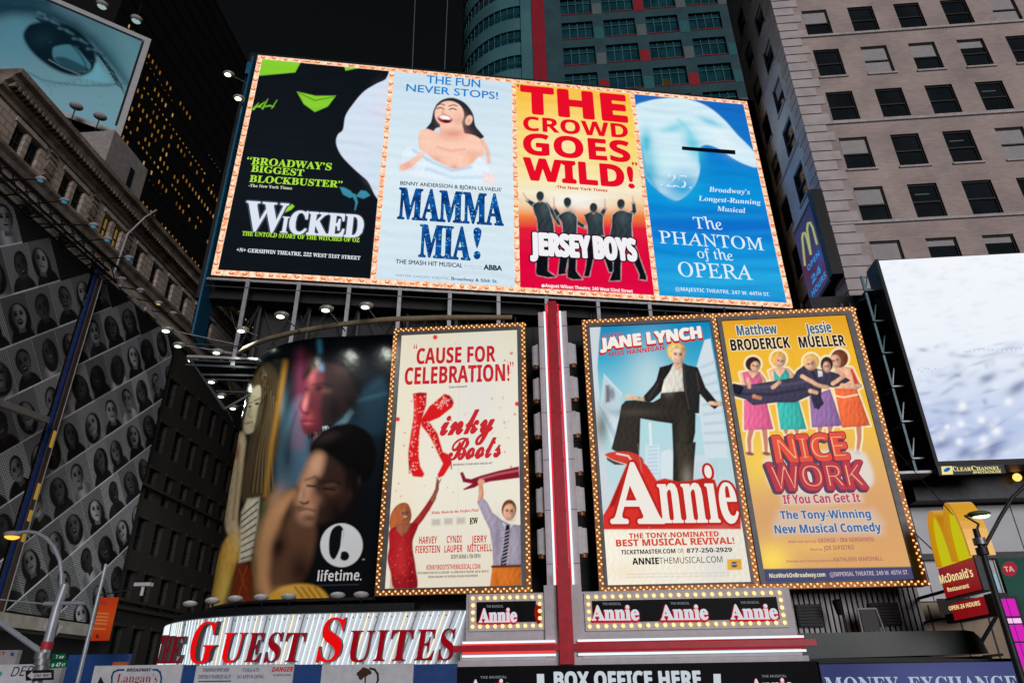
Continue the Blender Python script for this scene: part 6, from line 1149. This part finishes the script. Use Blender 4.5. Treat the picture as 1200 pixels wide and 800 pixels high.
M_EYE = picture_lit('floodlit_print_glow', .72); panel(F, 'poster', T, (0, Lw - .46, .46, Lh - .46), art_eye, M_EYE, .0, .8)  # print emits by itself in place of the floodlights on it
o = MB()
for x in (9, 12, 15.5): o.beam((x, .6, 0), (x, .9, -7.5), .2)
o.build('support_post', M_BLACK, T)
def rooflamp(px, py, F, ly, down, label, lit=(150, 150, 140), k=.5):
    p = F.hit(px, py, ly); Fn = Fr(F.world(np.array([[p[0], ly, p[2] - (2.0 if not down else -1.6)]]))[0], F.yaw); T = thing('billboard_lamp', label, 'lamp', Fn, 'lamps around the eye billboard')
    s_ = 1 if not down else -1; o = MB(); o.tube((0, 0, 0), (0, 0, s_ * 1.6), .045, n=6); o.build('stem', M_BLACK, T); o = MB(); o.ball((0, 0, s_ * 1.85), .40, 0, 12, 8, (1.25, 1, .62)); o.build('head', M_GREY, T); o = MB(); o.ball((0, .1, s_ * 1.85 + (.1 if not down else -.13)), .33, 0, 10, 6, (1.15, 1, .5)); o.build('lens', emit(lit, k), T)
rooflamp(90, 123, F, -1.3, False, 'left one of two stalked lamps before the lower edge of the eye billboard'); rooflamp(118, 135, F, -1.3, False, 'right one of two stalked lamps before the lower edge of the eye billboard')
rooflamp(121, 3, F, -1.0, True, 'left lamp hanging above the top edge of the eye billboard', (190, 220, 215), .6); rooflamp(161, 20, F, -1.0, True, 'right lamp hanging above the top edge of the eye billboard', (190, 220, 215), .6)

# ================================================================== black and white portrait mosaics on the stone building
c43, s43 = math.cos(R(43)), math.sin(R(43))
def mosaic(F, name, label, v0, v1, z0, z1, d0, seed, ztop):
    T = thing(name, label, 'billboard', F, 'portrait mosaics'); q = random.Random(seed); rows, cw = 2.62, 1.92
    def art(P):
        v, z = P.s + v0, P.t; a = v * c43 + z * s43; d = -v * s43 + z * c43 - d0; P.c[:] = lin((20, 22, 26))
        r_ = np.floor(d / rows).astype(int)
        for rI in range(r_.min(), r_.max() + 1):
            off = q.uniform(0, cw); ci = np.floor((a + off) / cw).astype(int); row = r_ == rI
            if not row.any(): continue
            for cI in range(ci[row].min(), ci[row].max() + 1):
                idx = np.nonzero(row & (ci == cI))[0]
                x = ((a[idx] + off) / cw - cI - .5) * 2; y = (d[idx] / rows - rI - .5) * 2
                zc = ((cI + .5) * cw - off) * s43 + (rI * rows + rows / 2 + d0) * c43
                vis = q.random(); bg, hair, sk, cl = q.uniform(118, 186), q.uniform(6, 26), q.choice([55, 80, 120, 150, 175]) + q.uniform(-10, 10), q.choice([14, 20, 30, 150, 26])
                hx, hy, hr, hair_l, tilt, mouth = q.uniform(-.2, .2), q.uniform(.02, .22), q.uniform(.42, .56), q.uniform(0, 1), q.uniform(-.3, .3), q.random()
                if zc > ztop: continue
                tone = np.full(len(idx), bg); dots = (np.sin(a[idx] * 2 * math.pi / .17) * np.sin(d[idx] * 2 * math.pi / .17)) > .15; tone = np.where(dots, bg * .28, tone)
                def mk(e, k): return sstep(e / k * .5 + .5)
                sh = 1 - np.sqrt((x / .95) ** 2 + ((y + 1.15) / .85) ** 2); m = mk(sh, .06); tone = tone * (1 - m) + cl * m * (1 + .25 * np.sin(x * 5 + cI))
                X, Y = (x - hx) * math.cos(tilt) + (y - hy) * math.sin(tilt) * .74, (-(x - hx) * math.sin(tilt) * 1.35 + (y - hy) * math.cos(tilt))
                if hair_l > .45: hh = 1 - np.sqrt((X / (hr * 1.5)) ** 2 + ((Y + .22) / .74) ** 2)
                else: hh = 1 - np.sqrt((X / (hr * 1.1)) ** 2 + ((Y - .07) / .52) ** 2)
                m = mk(hh, .08); tone = tone * (1 - m) + hair * m
                nk = np.where((abs(X) < hr * .5) & (Y < -.2) & (Y > -.75), 1., 0.); tone = tone * (1 - nk) + sk * .62 * nk
                f = 1 - np.sqrt((X / hr) ** 2 + ((Y + .04) / .52) ** 2); m = mk(f, .1); tone = tone * (1 - m) + sk * (1 - .6 * sstep(X / hr * .9 * (1 if cI % 2 else -1) + .1)) * m
                for ex in (-.4, .4): e = 1 - np.sqrt(((X - ex * hr) / (hr * .24)) ** 2 + ((Y - .06) / .065) ** 2); m = mk(e, .5); tone = tone * (1 - m) + 14 * m; e = 1 - np.sqrt(((X - ex * hr) / (hr * .3)) ** 2 + ((Y - .17) / .03) ** 2); m = mk(e, .6) * .7; tone = tone * (1 - m) + 20 * m
                e = 1 - np.sqrt((X / (hr * .14)) ** 2 + ((Y + .1) / .12) ** 2); m = mk(e, .8) * .4; tone = tone * (1 - m) + sk * .5 * m
                w_ = .2 if mouth > .78 else .06; e = 1 - np.sqrt((X / (hr * .36)) ** 2 + ((Y + .28) / (w_ * .6)) ** 2); m = mk(e, .4); tone = tone * (1 - m) + (12 if mouth > .75 else 30) * m
                if mouth > .6: e = 1 - np.sqrt((X / (hr * .28)) ** 2 + ((Y + .255) / .03) ** 2); m = mk(e, .5) * .9; tone = tone * (1 - m) + 150 * m
                edge = abs(x) > .985; tone = np.where(edge, 170, tone)
                bt = (y < -.93); tone = np.where(bt, 215, tone); tone *= (.72 + .28 * vis)
                P.c[idx] = lin(np.stack([tone, tone * 1.03, tone * 1.08], -1))
    b = MB(); b.box(0, v1 - v0, .02, .28, z0 - .1, z1 + .1); b.build('backing', M_BLACK, T); panel(F, 'photo_print', T, (0, v1 - v0, z0, z1), art, M_PRN, 0.0, .42); return T
M_PRN = picture_print('paste_print', .7, .2)
F = Fr(g(-29.7, 25.5, 0), GY + 90); mosaic(F, 'portrait_mosaic', 'near black and white mosaic of slanting portrait photos, left of the blue edge', 25.5, 35.75, 8.3, 28.4, -6.1 - 2.62 * 8, 3, 27.8)
F = Fr(g(-29.7, 36.45, 0), GY + 90); mosaic(F, 'portrait_mosaic', 'far black and white mosaic of slanting portrait photos, between blue edge and brick wing', 36.45, 46.2, 8.3, 28.9, -8.75 - 2.62 * 5, 8, 28.4)
F = gf(-29.7, 36.1, 8); T = thing('blue_edge_strip', 'dark blue upright strip with small yellow lit slots, between the two portrait mosaics', 'strip', F)
b = MB(); b.box(.0, .20, -.13, .02, 0, 20.9); b.build('blue_edge', paint('deep_blue', (.006, .022, .10), .5), T); b = MB(); b.box(.30, .34, .34, .38, 0, 20.4); b.build('edge_line', M_GREY, T); b = MB(); b.box(-.05, .3, .03, .34, 0, 20.4); b.build('slot_channel', paint('rust_channel', (.05, .035, .03), .7), T)
for z, h in ((9.0, 1.0), (6.0, .9), (4.8, .6), (3.7, .5)): o = MB(); o.box(.301, .33, .08, .3, z, z + h); o.build('lit_slot', emit((190, 150, 60), .6), T)
F = gf(-29.2, 0, 0); p = F.hitx(54, 492, 0); p2 = F.hitx(0, 472, 1.4); F = gf(-29.2, p[1], p[2]); T = thing('perforated_beam', 'pale perforated square beam reaching in from the left across the mosaics', 'beam', F)
d_ = p2 - p; o = MB(); o.beam((0, 0, 0), tuple(d_ * 1.5), .34); o.build('tube', paint('perforated_white', (.34, .35, .37), .6, 0, .5, 30), T)
F = Fr(g(-29.7, 36.45, 0), GY + 90)
Fk = gf(-29.6, 22, 7.9); T = thing('stone_ledge', 'pale horizontal ledge under the portrait mosaics', 'ledge', Fk); b = MB(); b.box(-.1, .6, 0, 23.3, -.45, .2); b.build('ledge_slab', M_LINT, T)
# lattice walkway over the mosaics and its lamps
F = gf(-29.9, 20, 28.6); T = thing('lattice_walkway', 'black lattice walkway fixed along the old stone wall above the mosaics', 'walkway', F)
o = MB()
for z, x in ((0, .2), (1.0, .2), (0, 1.0), (1.0, 1.0)): o.box(x - .06, x + .06, 0, 17.2, z - .06, z + .06)
o.build('rail', M_BLACK, T); o = MB()
for k in range(17): y = k; o.beam((.2, y, 0), (.2, y + 1, 1), .06); o.beam((1.0, y, 1), (1.0, y + 1, 0), .06); o.beam((.2, y, 0), (1, y, 0), .07); o.beam((.2, y, 1), (1, y, 1), .06)
o.build('lattice', M_BLACK, T)
def walllamp(bx_, by_, hx_, hy_, label, lit, k):
    p = G.hitx(bx_, by_, -29.55); h = G.hit(hx_, hy_, p[1]); Fn = gf(-29.55, p[1], p[2]); T = thing('facade_lamp', label, 'lamp', Fn, 'lamps on arms along the old stone wall')
    e = (h[0] + 29.55, 0, h[2] - p[2]); o = MB(); o.tube((-.3, 0, 0), e, .045, n=6); o.build('arm', M_BLACK, T); o = MB(); o.ball(e, .24, 0, 10, 6, (1.3, 1, .55)); o.build('head', M_GREY, T); o = MB(); o.ball((e[0], e[1], e[2] - .06), .17, 0, 10, 6, (1.2, 1, .5)); o.build('lens', emit(lit, k), T)
CYN = (50, 130, 160)
for i, (a, c, lab) in enumerate((((8, 210), (48, 210), 'nearest teal lamp on an arm over the stone wall, at the photo edge'), ((24, 240), (76, 235), 'teal lamp on a long arm just above the lattice walkway, second from the left edge'), ((50, 262), (110, 264), 'teal lamp below the two yellow lit windows, third from the left edge'), ((78, 284), (126, 280), 'teal lamp right under the second yellow lit window'), ((100, 303), (151, 302), 'last teal lamp on the stone wall beside the far windows'))):
    walllamp(*a, *c, lab, CYN, .8)
for i, (a, c, lab, col, k) in enumerate((((118, 329), (143, 327), 'first dark lamp over the far mosaic next to the blue edge', (90, 100, 100), .5), ((144, 336), (165, 340), 'second dark lamp over the far mosaic', (100, 110, 105), .5), ((165, 350), (186, 355), 'yellowish glowing round lamp over the far mosaic', (190, 180, 110), .9), ((183, 364), (203, 367), 'small dark lamp past the glowing round one over the far mosaic', (80, 90, 90), .5))):
    walllamp(*a, *c, lab, col, k)

# ================================================================== floodlights of the curved poster and LED board
M_HEAD = paint('lamp_shell', (.32, .33, .30), .4, .3); LENS = emit((238, 255, 226), 3.2, name='lamp_lens'); LENS2 = emit((226, 240, 214), 1.6, name='lamp_lens_dim')
def flood(F0, base, head, label, lens=LENS, group='floodlights on arms around the curved poster', aim=None, power=0, size=.33):
    Fn = Fr(F0.world(np.array([base]))[0], F0.yaw); e = tuple(np.array(head) - np.array(base)); T = thing('floodlight', label, 'floodlight', Fn, group)
    o = MB(); o.tube((0, 0, 0), e, .04, n=6); o.build('arm', M_STEEL, T)
    o = MB(); o.ball(e, size, 0, 12, 8, (1.35, 1, .6)); o.build('head', M_HEAD, T); o = MB(); o.ball((e[0] - .02, e[1] - .05, e[2] - .15 * size / .36), size * .60, 0, 12, 6, (1.3, 1, .42)); o.build('lens', lens, T)
    if power:
        ld = bpy.data.lights.new('lamp_beam', 'SPOT'); ld.energy = power; ld.spot_size = R(120); ld.spot_blend = 1.0; ld.shadow_soft_size = .25; ld.color = (.95, 1.0, .88)
        lo = bpy.data.objects.new('lamp_beam', ld); COL.objects.link(lo); lo.parent = T; lo.location = (e[0], e[1], e[2] - .45)
        t = Vector(np.array(aim) - np.array(base)) - lo.location; lo.rotation_euler = t.to_track_quat('-Z', 'Y').to_euler()
def curve_pt(u, v, r): d = np.array([u + 14, v - 44.5]); d = d / np.linalg.norm(d) * r; return -14 + d[0], 44.5 + d[1]
outer = [((196, 386), 'topmost left floodlight of the lamp cluster beside the curved poster'), ((210, 404), 'second floodlight down the left edge of the lamp cluster'), ((226, 421), 'third floodlight down the left edge of the lamp cluster'), ((239, 437), 'dim fourth floodlight down the left edge of the lamp cluster'), ((249, 446), 'floodlight touching the dim one in the lamp cluster'), ((260, 463), 'bright floodlight low in the lamp cluster near the woman’s hair'), ((274, 477), 'lowest bright floodlight of the cluster, beside the woman on the curved poster')]
for i, ((x, y), lab) in enumerate(outer):
    h = G.hitz(x, y, 25.0); bu, bv = curve_pt(h[0], h[1], 7.9); pw = 1100 if i in (1, 3, 5, 6) else 0
    flood(G, (bu, bv, 24.9), (h[0], h[1], 25.0), lab, LENS if i in (0, 2, 4, 5, 6) else LENS2, aim=(*curve_pt(h[0], h[1], 7.0), 12), power=pw)
for i, ((x, y), lab) in enumerate([((284, 386), 'lit floodlight hanging under the left end of the scaffold'), ((255, 411.6), 'lit floodlight inside the bent pipe, above the other cluster lamps'), ((246, 428.6), 'bluish lit floodlight in the middle of the lamp cluster')]):
    h = G.hitz(x, y, 25.0); bu, bv = curve_pt(h[0], h[1], 7.9); flood(G, (bu, bv, 24.9), (h[0], h[1], 25.0), lab, aim=(*curve_pt(h[0], h[1], 7.0), 14), power=1300 if i < 2 else 0)
for i, ((x, y), lab) in enumerate([((330, 369), 'greenish lit floodlight on the scaffold rail, left of the two domed ones'), ((382.7, 361.7), 'left domed floodlight before the dark ribbed wall under the LED board'), ((429, 358), 'right domed floodlight before the dark ribbed wall under the LED board')]):
    h = G.hit(x, y, 34.4); flood(G, (h[0] + .5, 36.6, 23.8), tuple(h), lab, aim=(h[0] - .3, 37.0, 13), power=1500)
for (x, y), lab in (((268, 87), 'upper bright floodlight left of the LED board corner'), ((280, 115), 'lower bright floodlight left of the LED board corner')):
    h = LF.hit(x, y, -.6); flood(LF, (-.36, .4, h[2] + .15), tuple(h), lab, LENS, 'floodlights on the LED board edge', size=.34)
# uplights along the suites ledge
for i, xp in enumerate((213, 240, 268, 300, 334, 392, 420)):
    yp = np.interp(xp, [213, 240, 268, 330, 430], [713, 711, 708, 703, 699]); X, _ = CS(xp, 712); q = CS.map(np.array([X]), .2); Fn = Fr(CS.F.world(np.array([[q[0][0], q[1][0], zt_]]))[0] * 0 + CS.F.world(np.array([[float(q[0][0]), float(q[1][0]), 8.05]]))[0])
    T = thing('uplight', 'grey uplight on the ledge under the curved poster, %s' % ['the leftmost by the dark wing', 'second from the left end', 'below the yellow thigh of the woman', 'below the orange cloth', 'below the yellow hand', 'below the white ring logo', 'nearest the boots poster'][i], 'lamp', Fn, 'uplights under the curved poster')
    o = MB(); o.tube((0, 0, .02), (0, -.15, .28), .05, n=6); o.build('foot', M_BLACK, T); o = MB(); o.ball((0, -.2, .42), .30, 0, 12, 8, (1.3, 1, .55)); o.build('head', M_GREY, T); o = MB(); o.ball((0, -.16, .46), .26, 0, 10, 6, (1.25, 1, .5)); o.build('lens', emit((150, 158, 165), .8), T)

# ================================================================== sidewalk shed boards at the bottom left
F = gf(0, 30, 0); X = lambda x, y=780: F.hit(x, y)[0]; ztp = 5.24
T = thing('shed_boards', 'long hoarding of white and blue boards with notices under the suites sign', 'hoarding', F)
M_HW = paint('board_white', (.52, .55, .60), .6, var=.1); M_HB = paint('board_blue', (.015, .06, .22), .5, var=.15)
for xa, xb, m in ((112, 215, 'w'), (215.4, 230.6, 'b'), (231, 345, 'w'), (345.4, 377.6, 'b'), (378, 485, 'w'), (485.4, 535, 'b')):
    b = MB(); ya = 779 - (xa - 112) / 420 * 1.5; b.box(X(xa), X(xb), -.05 if m == 'w' else 0, .2, 3.2, (F.hit(xa, ya)[2] + F.hit(xb, ya - .4)[2]) / 2); b.build('white_board' if m == 'w' else 'blue_board', M_HW if m == 'w' else M_HB, T)
I = lambda c, n='ink': paint(n, tuple(lin(c)), .6, var=.05)
iK, iR, iB, iG = I((24, 26, 34)), I((150, 28, 52)), I((28, 70, 130)), I((60, 84, 110)); iD = I((206, 24, 40))
for s_, st, bl, br, h, c, o_ in (('BROADWAY', 'sansbi', (148, 786.2), (177, 786), 3.6, iK, .02), ('Langan’s', 'serifb', (136, 799), (184, 799), 10, iR, -.01), ('TO ANONYMOUSLY REPORT UNSAFE', 'sansb', (237, 786.4), (268, 786.2), 4, iG, 0), ('CONDITIONS AT THIS WORK SITE, CALL 311', 'sansb', (232, 794.6), (270, 794.3), 4.4, iG, 0), ('COLGATE', 'serifb', (284, 786.3), (304, 786.2), 4, iG, 0), ('SCAFFOLDING', 'serifb', (278, 794.3), (309, 794.1), 4, iG, 0), ('DANGER', 'sansbi', (318.5, 786.4), (342.8, 786.2), 5.4, iD, .02), ('SCAFFOLDING', 'sansb', (320, 791.6), (341, 791.4), 2.4, iG, 0)):
    text(F, T, s_, st, bl, br, h, c, ly=-.062, off=o_)
def strokeF(F, T, pts, wpx, mat, ly, name):
    L_ = [F.hit(x, y, ly) for x, y in pts]; r_ = wpx / 23 / 2; o = MB()
    for a, c in zip(L_[:-1], L_[1:]):
        d = np.array([c[0] - a[0], c[2] - a[2]]); d = d / max(1e-6, np.linalg.norm(d)) * r_; n = (-d[1], d[0])
        o.quad((a[0] - d[0] + n[0], ly, a[2] - d[1] + n[1]), (a[0] - d[0] - n[0], ly, a[2] - d[1] - n[1]), (c[0] + d[0] - n[0], ly, c[2] + d[1] - n[1]), (c[0] + d[0] + n[0], ly, c[2] + d[1] + n[1]))
    return o.build(name, mat, T)
strokeF(F, T, [(145, 784.3), (138, 784.6), (133, 787), (131, 792), (131, 806)], 1.6, iB, -.062, 'curved_line'); strokeF(F, T, [(179.5, 784), (184, 784.3), (187.5, 787), (189, 793), (188, 806)], 1.6, iB, -.062, 'curved_line'); mark(F, T, [(112.5, 803), (118, 792), (123.5, 803)], iK, -.062, 'arrow')
strokeF(F, T, [(233, 797.8), (270, 797.4)], 1, iG, -.062, 'rule_line')
o = MB(); q = random.Random(2)
for _ in range(26): a_ = q.uniform(0, 6.28); rr_ = q.uniform(0, 1) ** .5; L_ = F.hit(427 + 6.5 * rr_ * math.cos(a_), 789 + 5.5 * rr_ * math.sin(a_), -.06); o.prism([(L_[0] + .09 * math.cos(t), L_[2] + .08 * math.sin(t)) for t in np.linspace(0, 5.4, 7)], -.062 - .0004 * _, -.06 - .0004 * _)
o.build('tree_mark', I((58, 40, 30)), T); strokeF(F, T, [(428, 790), (428, 806)], 1.3, I((58, 40, 30)), -.061, 'trunk_mark'); strokeF(F, T, [(434, 782.6), (439, 784), (442.6, 789), (443, 796), (440, 804)], 1.8, I((34, 34, 44)), -.061, 'ring_mark')
F = gf(0, 33, 0); a, c = F.hit(78, 779), F.hit(151, 765.5); T = thing('blue_hoarding', 'plain dark blue hoarding behind the street pole', 'hoarding', F); b = MB(); b.box(a[0], c[0], 0, .3, 2.5, c[2]); b.build('board', M_HB, T); p = F.hit(133, 779, -.1), F.hit(150, 775, -.1); b = MB(); b.box(p[0][0], p[1][0], -.2, -.02, p[0][2] - .3, p[1][2]); b.build('orange_box', paint('faded_orange', (.45, .14, .06), .6), T)
# ================================================================== street furniture
F = gf(-14.55, 20, 0); T = thing('street_lamp', 'pale grey street pole with curved lamp arm and glowing amber head, at the left edge', 'street lamp', F)
M_POLE = paint('galvanised_pole', (.34, .38, .44), .4, .3, .15, 2)
P_ = lambda x, y, ly=0: tuple(F.hit(x, y, ly))
o = MB(); o.tube((0, 0, 0), (0, 0, 6.4), .16, .12, 12); o.tube((0, 0, 6.3), (.06, 0, 7.0), .13, .10, 12); o.build('pole', M_POLE, T)
cv_ = [P_(72, 690), P_(72, 672), P_(70, 656), P_(63, 640), P_(54, 630), P_(44, 624.5), P_(33, 622.5), P_(20, 624)]; o = MB(); o.path(cv_, .055, 8); o.build('lamp_arm', M_POLE, T)
h = P_(15, 626); o = MB(); o.ball(h, .22, 0, 12, 8, (1.2, 1, .5)); hd = o.build('lamp_head', M_GREY, T); o = MB(); o.ball((h[0], h[1], h[2] - .05), .2, 0, 12, 8, (1.1, .9, .5)); o.build('lens', emit((255, 160, 50), 2.2, name='amber_lens'), hd)
o = MB(); o.path([P_(52, 766), P_(25, 747), P_(0, 729), P_(-30, 708)], .075, 8); o.build('mast_arm', M_POLE, T); o = MB(); o.tube(P_(52, 707), P_(98, 706), .055, n=8); o.tube(P_(0, 702), P_(52, 707), .02, n=5); o.build('cross_bar', M_POLE, T)
o = MB(); o.prism([P_(46, 731)[::2], P_(58, 722)[::2], P_(70, 734)[::2], P_(60, 745)[::2], P_(54, 752)[::2]], .15, .19); o.build('back_plate', paint('worn_plate', (.36, .36, .33), .7), T)
for y in (768, 775, 783, 792): o = MB(); p = P_(50, y); o.tube((p[0] - .02, 0, p[2] - .08), (p[0] - .02, 0, p[2] + .08), .19, n=14); o.build('clamp', M_STEEL, T)
o = MB(); p = P_(57, 756); o.tube((0, 0, p[2] - .1), (0, 0, p[2] + .1), .15, n=12); o.build('red_band', paint('red_tape', (.4, .03, .04), .5), T)
M_GRN = emit((10, 74, 48), .8, name='green_sign'); SW = emit((190, 206, 200), .8, name='sign_white')
for nm, q4, words_ in (('street_sign', [(61, 766), (76.5, 765), (76.5, 772), (61, 773)], [('7', (65, 771.2), (67, 771.2), 4), ('AV', (69, 771), (74.6, 770.7), 3)]), ('street_sign', [(58.5, 774.5), (78.5, 773), (78, 781), (58, 783)], [('W', (60, 781), (63, 780.8), 4), ('47', (65, 780.7), (70.5, 780.3), 4.6), ('ST', (72, 780), (76, 779.7), 3)])):
    L_ = [P_(x, y, -.2) for x, y in q4]; o = MB(); o.prism([(p[0], p[2]) for p in L_], -.2, -.16); sg = o.build(nm, M_GRN, T)
    for s_, bl, br, hh in words_: text(F, sg, s_, 'sansb', bl, br, hh, SW, ly=-.21)
L_ = [P_(x, y, -.25) for x, y in ((30, 785), (62, 784), (62, 796), (30, 797))]; o = MB(); o.prism([(p[0], p[2]) for p in L_], -.25, -.21); ow = o.build('one_way_sign', M_BLACK, T)
mark(F, ow, [(32, 791), (38, 785.8), (38, 788.3), (60, 787.6), (60, 793.2), (38, 794), (38, 796)], paint('sign_paint', (.5, .52, .54), .6), -.262, 'arrow'); text(F, ow, 'ONE WAY', 'sansb', (39.5, 792.8), (58.5, 792.2), 3.6, M_BLACK, ly=-.268)
F = gf(0, 22, 0); a, c = F.hit(-20, 800), F.hit(74, 777); T = thing('scrawled_board', 'pale board with hand written capitals DEPU, behind the street pole', 'sign', F); b = MB(); b.box(a[0], c[0], 0, .2, 3.0, c[2]); b.build('board', M_HW, T); text(F, T, 'DEPU', 'sansm', (12, 792), (46, 790), 11, iK, ly=-.012, shear=.15); mark(F, T, [(-2, 784), (3, 788), (-2, 795)], I((60, 150, 160)), -.012, 'teal_patch')
F = gf(0, 26, 0); a, c = F.hit(-20, 773), F.hit(22, 761); T = thing('grey_notice', 'small grey board with red letters ST at the far left edge', 'sign', F); b = MB(); b.box(a[0], c[0], 0, .2, 3, c[2]); b.build('board', M_GREY, T); text(F, T, 'ST', 'sansb', (-4, 767), (6, 767), 4, iR, ly=-.012); mark(F, T, [(12.5, 764), (16, 764), (16, 768), (12.5, 768)], iB, -.012, 'blue_patch')
F = gf(-20.1, 30, 0); T = thing('banner_pole', 'thin grey pole with an orange banner and a small lamp arm', 'street pole', F); P_ = lambda x, y, ly=0: tuple(F.hit(x, y, ly))
o = MB(); o.tube((0, 0, 0), (0, 0, 9.3), .10, .07, 10); o.build('pole', M_POLE, T); o = MB(); o.tube((0, 0, P_(115, 697)[2]), P_(168, 688), .03, n=6); o.build('arm', M_DARK, T); h = P_(168, 686); o = MB(); o.box(h[0] - .35, h[0] + .35, -.15, .15, h[2] - .02, h[2] + .12); o.tube((h[0], 0, h[2] - .4), (h[0], 0, h[2]), .07, n=6); o.build('lamp_head', M_LGREY, T)
q4 = [P_(112.5, 700), P_(133, 703), P_(125, 750), P_(105, 748)]; x0, x1 = .12, .92; z1, z0 = q4[0][2], q4[2][2]
def art_ban(P):
    P.vgrad([(700, (196, 60, 24)), (725, (206, 80, 30)), (750, (190, 56, 24))])
    for y in (718, 722, 726, 730, 736): P.line([(114 - (y - 718) * .2, y), (127 - (y - 718) * .2, y + .6)], (222, 170, 110), 1.2, alpha=.6)
    P.ell(121, 706, 5, 3, 0, (170, 50, 50), 1.5, .7); P.ell(114, 745, 2, 2.4, 0, (40, 24, 30), 1, .8)
b = MB(); b.box(x0, x1, .01, .04, z0, z1); b.build('banner_back', paint('banner_cloth', (.5, .1, .03), .8), T); panel(F, 'banner', T, (x0, x1, z0, z1), art_ban, picture_lit('self_lit_cloth', .6), 0, .5)  # banner front emits by itself in place of light falling on it
F = gf(13.2, 24, 0); T = thing('led_street_lamp', 'dark street pole with a green tinted lit lamp head before the right facade', 'street lamp', F); P_ = lambda x, y, ly=0: tuple(F.hit(x, y, ly))
o = MB(); o.tube((0, 0, 0), (0, 0, 8.6), .14, .09, 10); o.tube((0, 0, 7.78), (0, 0, 8.0), .18, n=12); o.build('pole', M_DARK, T); o = MB(); o.path([(0, 0, 7.9), P_(1172, 606), P_(1186, 583), P_(1204, 566), P_(1240, 552)], .06, 8); o.build('lamp_arm', M_DARK, T)
h = P_(1147, 602); o = MB(); o.path([(0, 0, 8.5), (h[0] - .1, 0, 8.75), (h[0] - .45, 0, h[2] - .05), (h[0] - .2, 0, h[2])], .035, 6); o.build('bracket', M_DARK, T); o = MB(); o.ball(h, .27, 0, 12, 8, (1.35, 1, .4)); hd = o.build('lamp_head', paint('green_shell', (.10, .14, .05), .4), T); o = MB(); o.ball((h[0] + .05, h[1], h[2] - .055), .22, 0, 12, 8, (1.3, .9, .4)); o.build('lens', emit((226, 255, 214), 2.4, name='green_lens'), hd)
o = MB(); p = P_(1156, 634); o.tube((0, -.02, p[2] - .1), (0, -.02, p[2] + .1), .19, n=12); o.build('clamp', M_STEEL, T)
F = gf(14.35, 26, 0); T = thing('pink_neon_column', 'magenta glowing upright sign panels on a post at the right edge', 'sign', F); o = MB(); o.box(-.05, .65, .06, .2, 0, 6.75); o.build('post', M_BLACK, T)
PK = emit((226, 40, 196), .85, name='magenta_panel')
for z0, z1, m in ((6.12, 6.66, PK), (5.9, 6.05, emit((250, 200, 245), 1.0)), (5.35, 5.85, PK), (4.2, 5.3, PK)):
    for x0, x1 in ((0, .22), (.28, .5)): o = MB(); o.box(x0, x1, -.02, .055, z0, z1); o.build('glow_panel', m, T)
F = gf(0, 32, 0); a, c = F.hit(1166, 720), F.hit(1230, 652); T = thing('green_wrap', 'sea green printed wrap with a red disc at the right edge', 'banner', F)
def art_w(P): P.c[:] = lin((44, 78, 70)); P.blob(1195, 690, 20, 30, (52, 92, 84), .6); P.ell(1183, 666, 8.6, 8.4, 0, (186, 44, 70), .8); P.blob(1180, 710, 20, 10, (30, 50, 50), .7)
b = MB(); b.box(18.1, c[0], .02, .2, 2, c[2]); b.build('panel_back', M_DARK, T); wp = panel(F, 'wrap', T, (18.1, c[0], 5.9, c[2] - .02), art_w, picture_lit('lit_wrap', .75), 0, .8); text(F, wp, 'TA', 'sansb', (1178, 669.5), (1189, 669), 6, (196, 190, 150))
F = gf(0, 43.5, 0); h = F.hit(1192, 559); Fn = gf(h[0], 43.5, h[2]); T = thing('amber_wall_lamp', 'small round amber lamp under the right end of the white screen', 'lamp', Fn); o = MB(); o.tube((0, .5, .1), (0, 0, .1), .06, n=6); o.build('arm', M_BLACK, T); o = MB(); o.ball((0, 0, 0), .24, 0, 12, 8); o.build('globe', emit((255, 180, 90), 2.0, name='amber_globe'), T); settle(T, .88)
F = gf(0, 43.7, 0); T = thing('shop_window', 'row of pale lit shop signs behind the hanging arches sign', 'shopfront', F)
for (xa, ya, xb, yb, c, k) in ((1152, 672, 1166, 690, (150, 200, 220), .8), (1152, 700, 1172, 712, (150, 170, 185), .7), (1104, 700, 1150, 724, (60, 56, 54), .5)):
    a, b_ = F.hit(xa, yb), F.hit(xb, ya); o = MB(); o.box(a[0], b_[0], -.05, .1, a[2], b_[2]); o.build('lit_pane', emit(c, k), T)
settle(T, .88)
for i, (xp, yp) in enumerate(((489, 0), (527, 0), (846, 0))):
    F = gf(0, 60, 0); a = F.hit(xp, -60); c = F.hit(xp - (6 if i < 2 else -22), 82 if i < 2 else 96); Fn = gf(c[0], 60, c[2]); o = MB(); o.tube((0, 0, 0), tuple(np.array(a) - np.array(c)), .045, n=5); tag(o.build('cable', M_STEEL, None, Fn), ['leftmost thin cable hanging in the dark sky above the LED board', 'thin cable just left of the rounded hotel corner', 'thin cable crossing the hotel facade near the brick building'][i], 'cable', 'hanging cables')
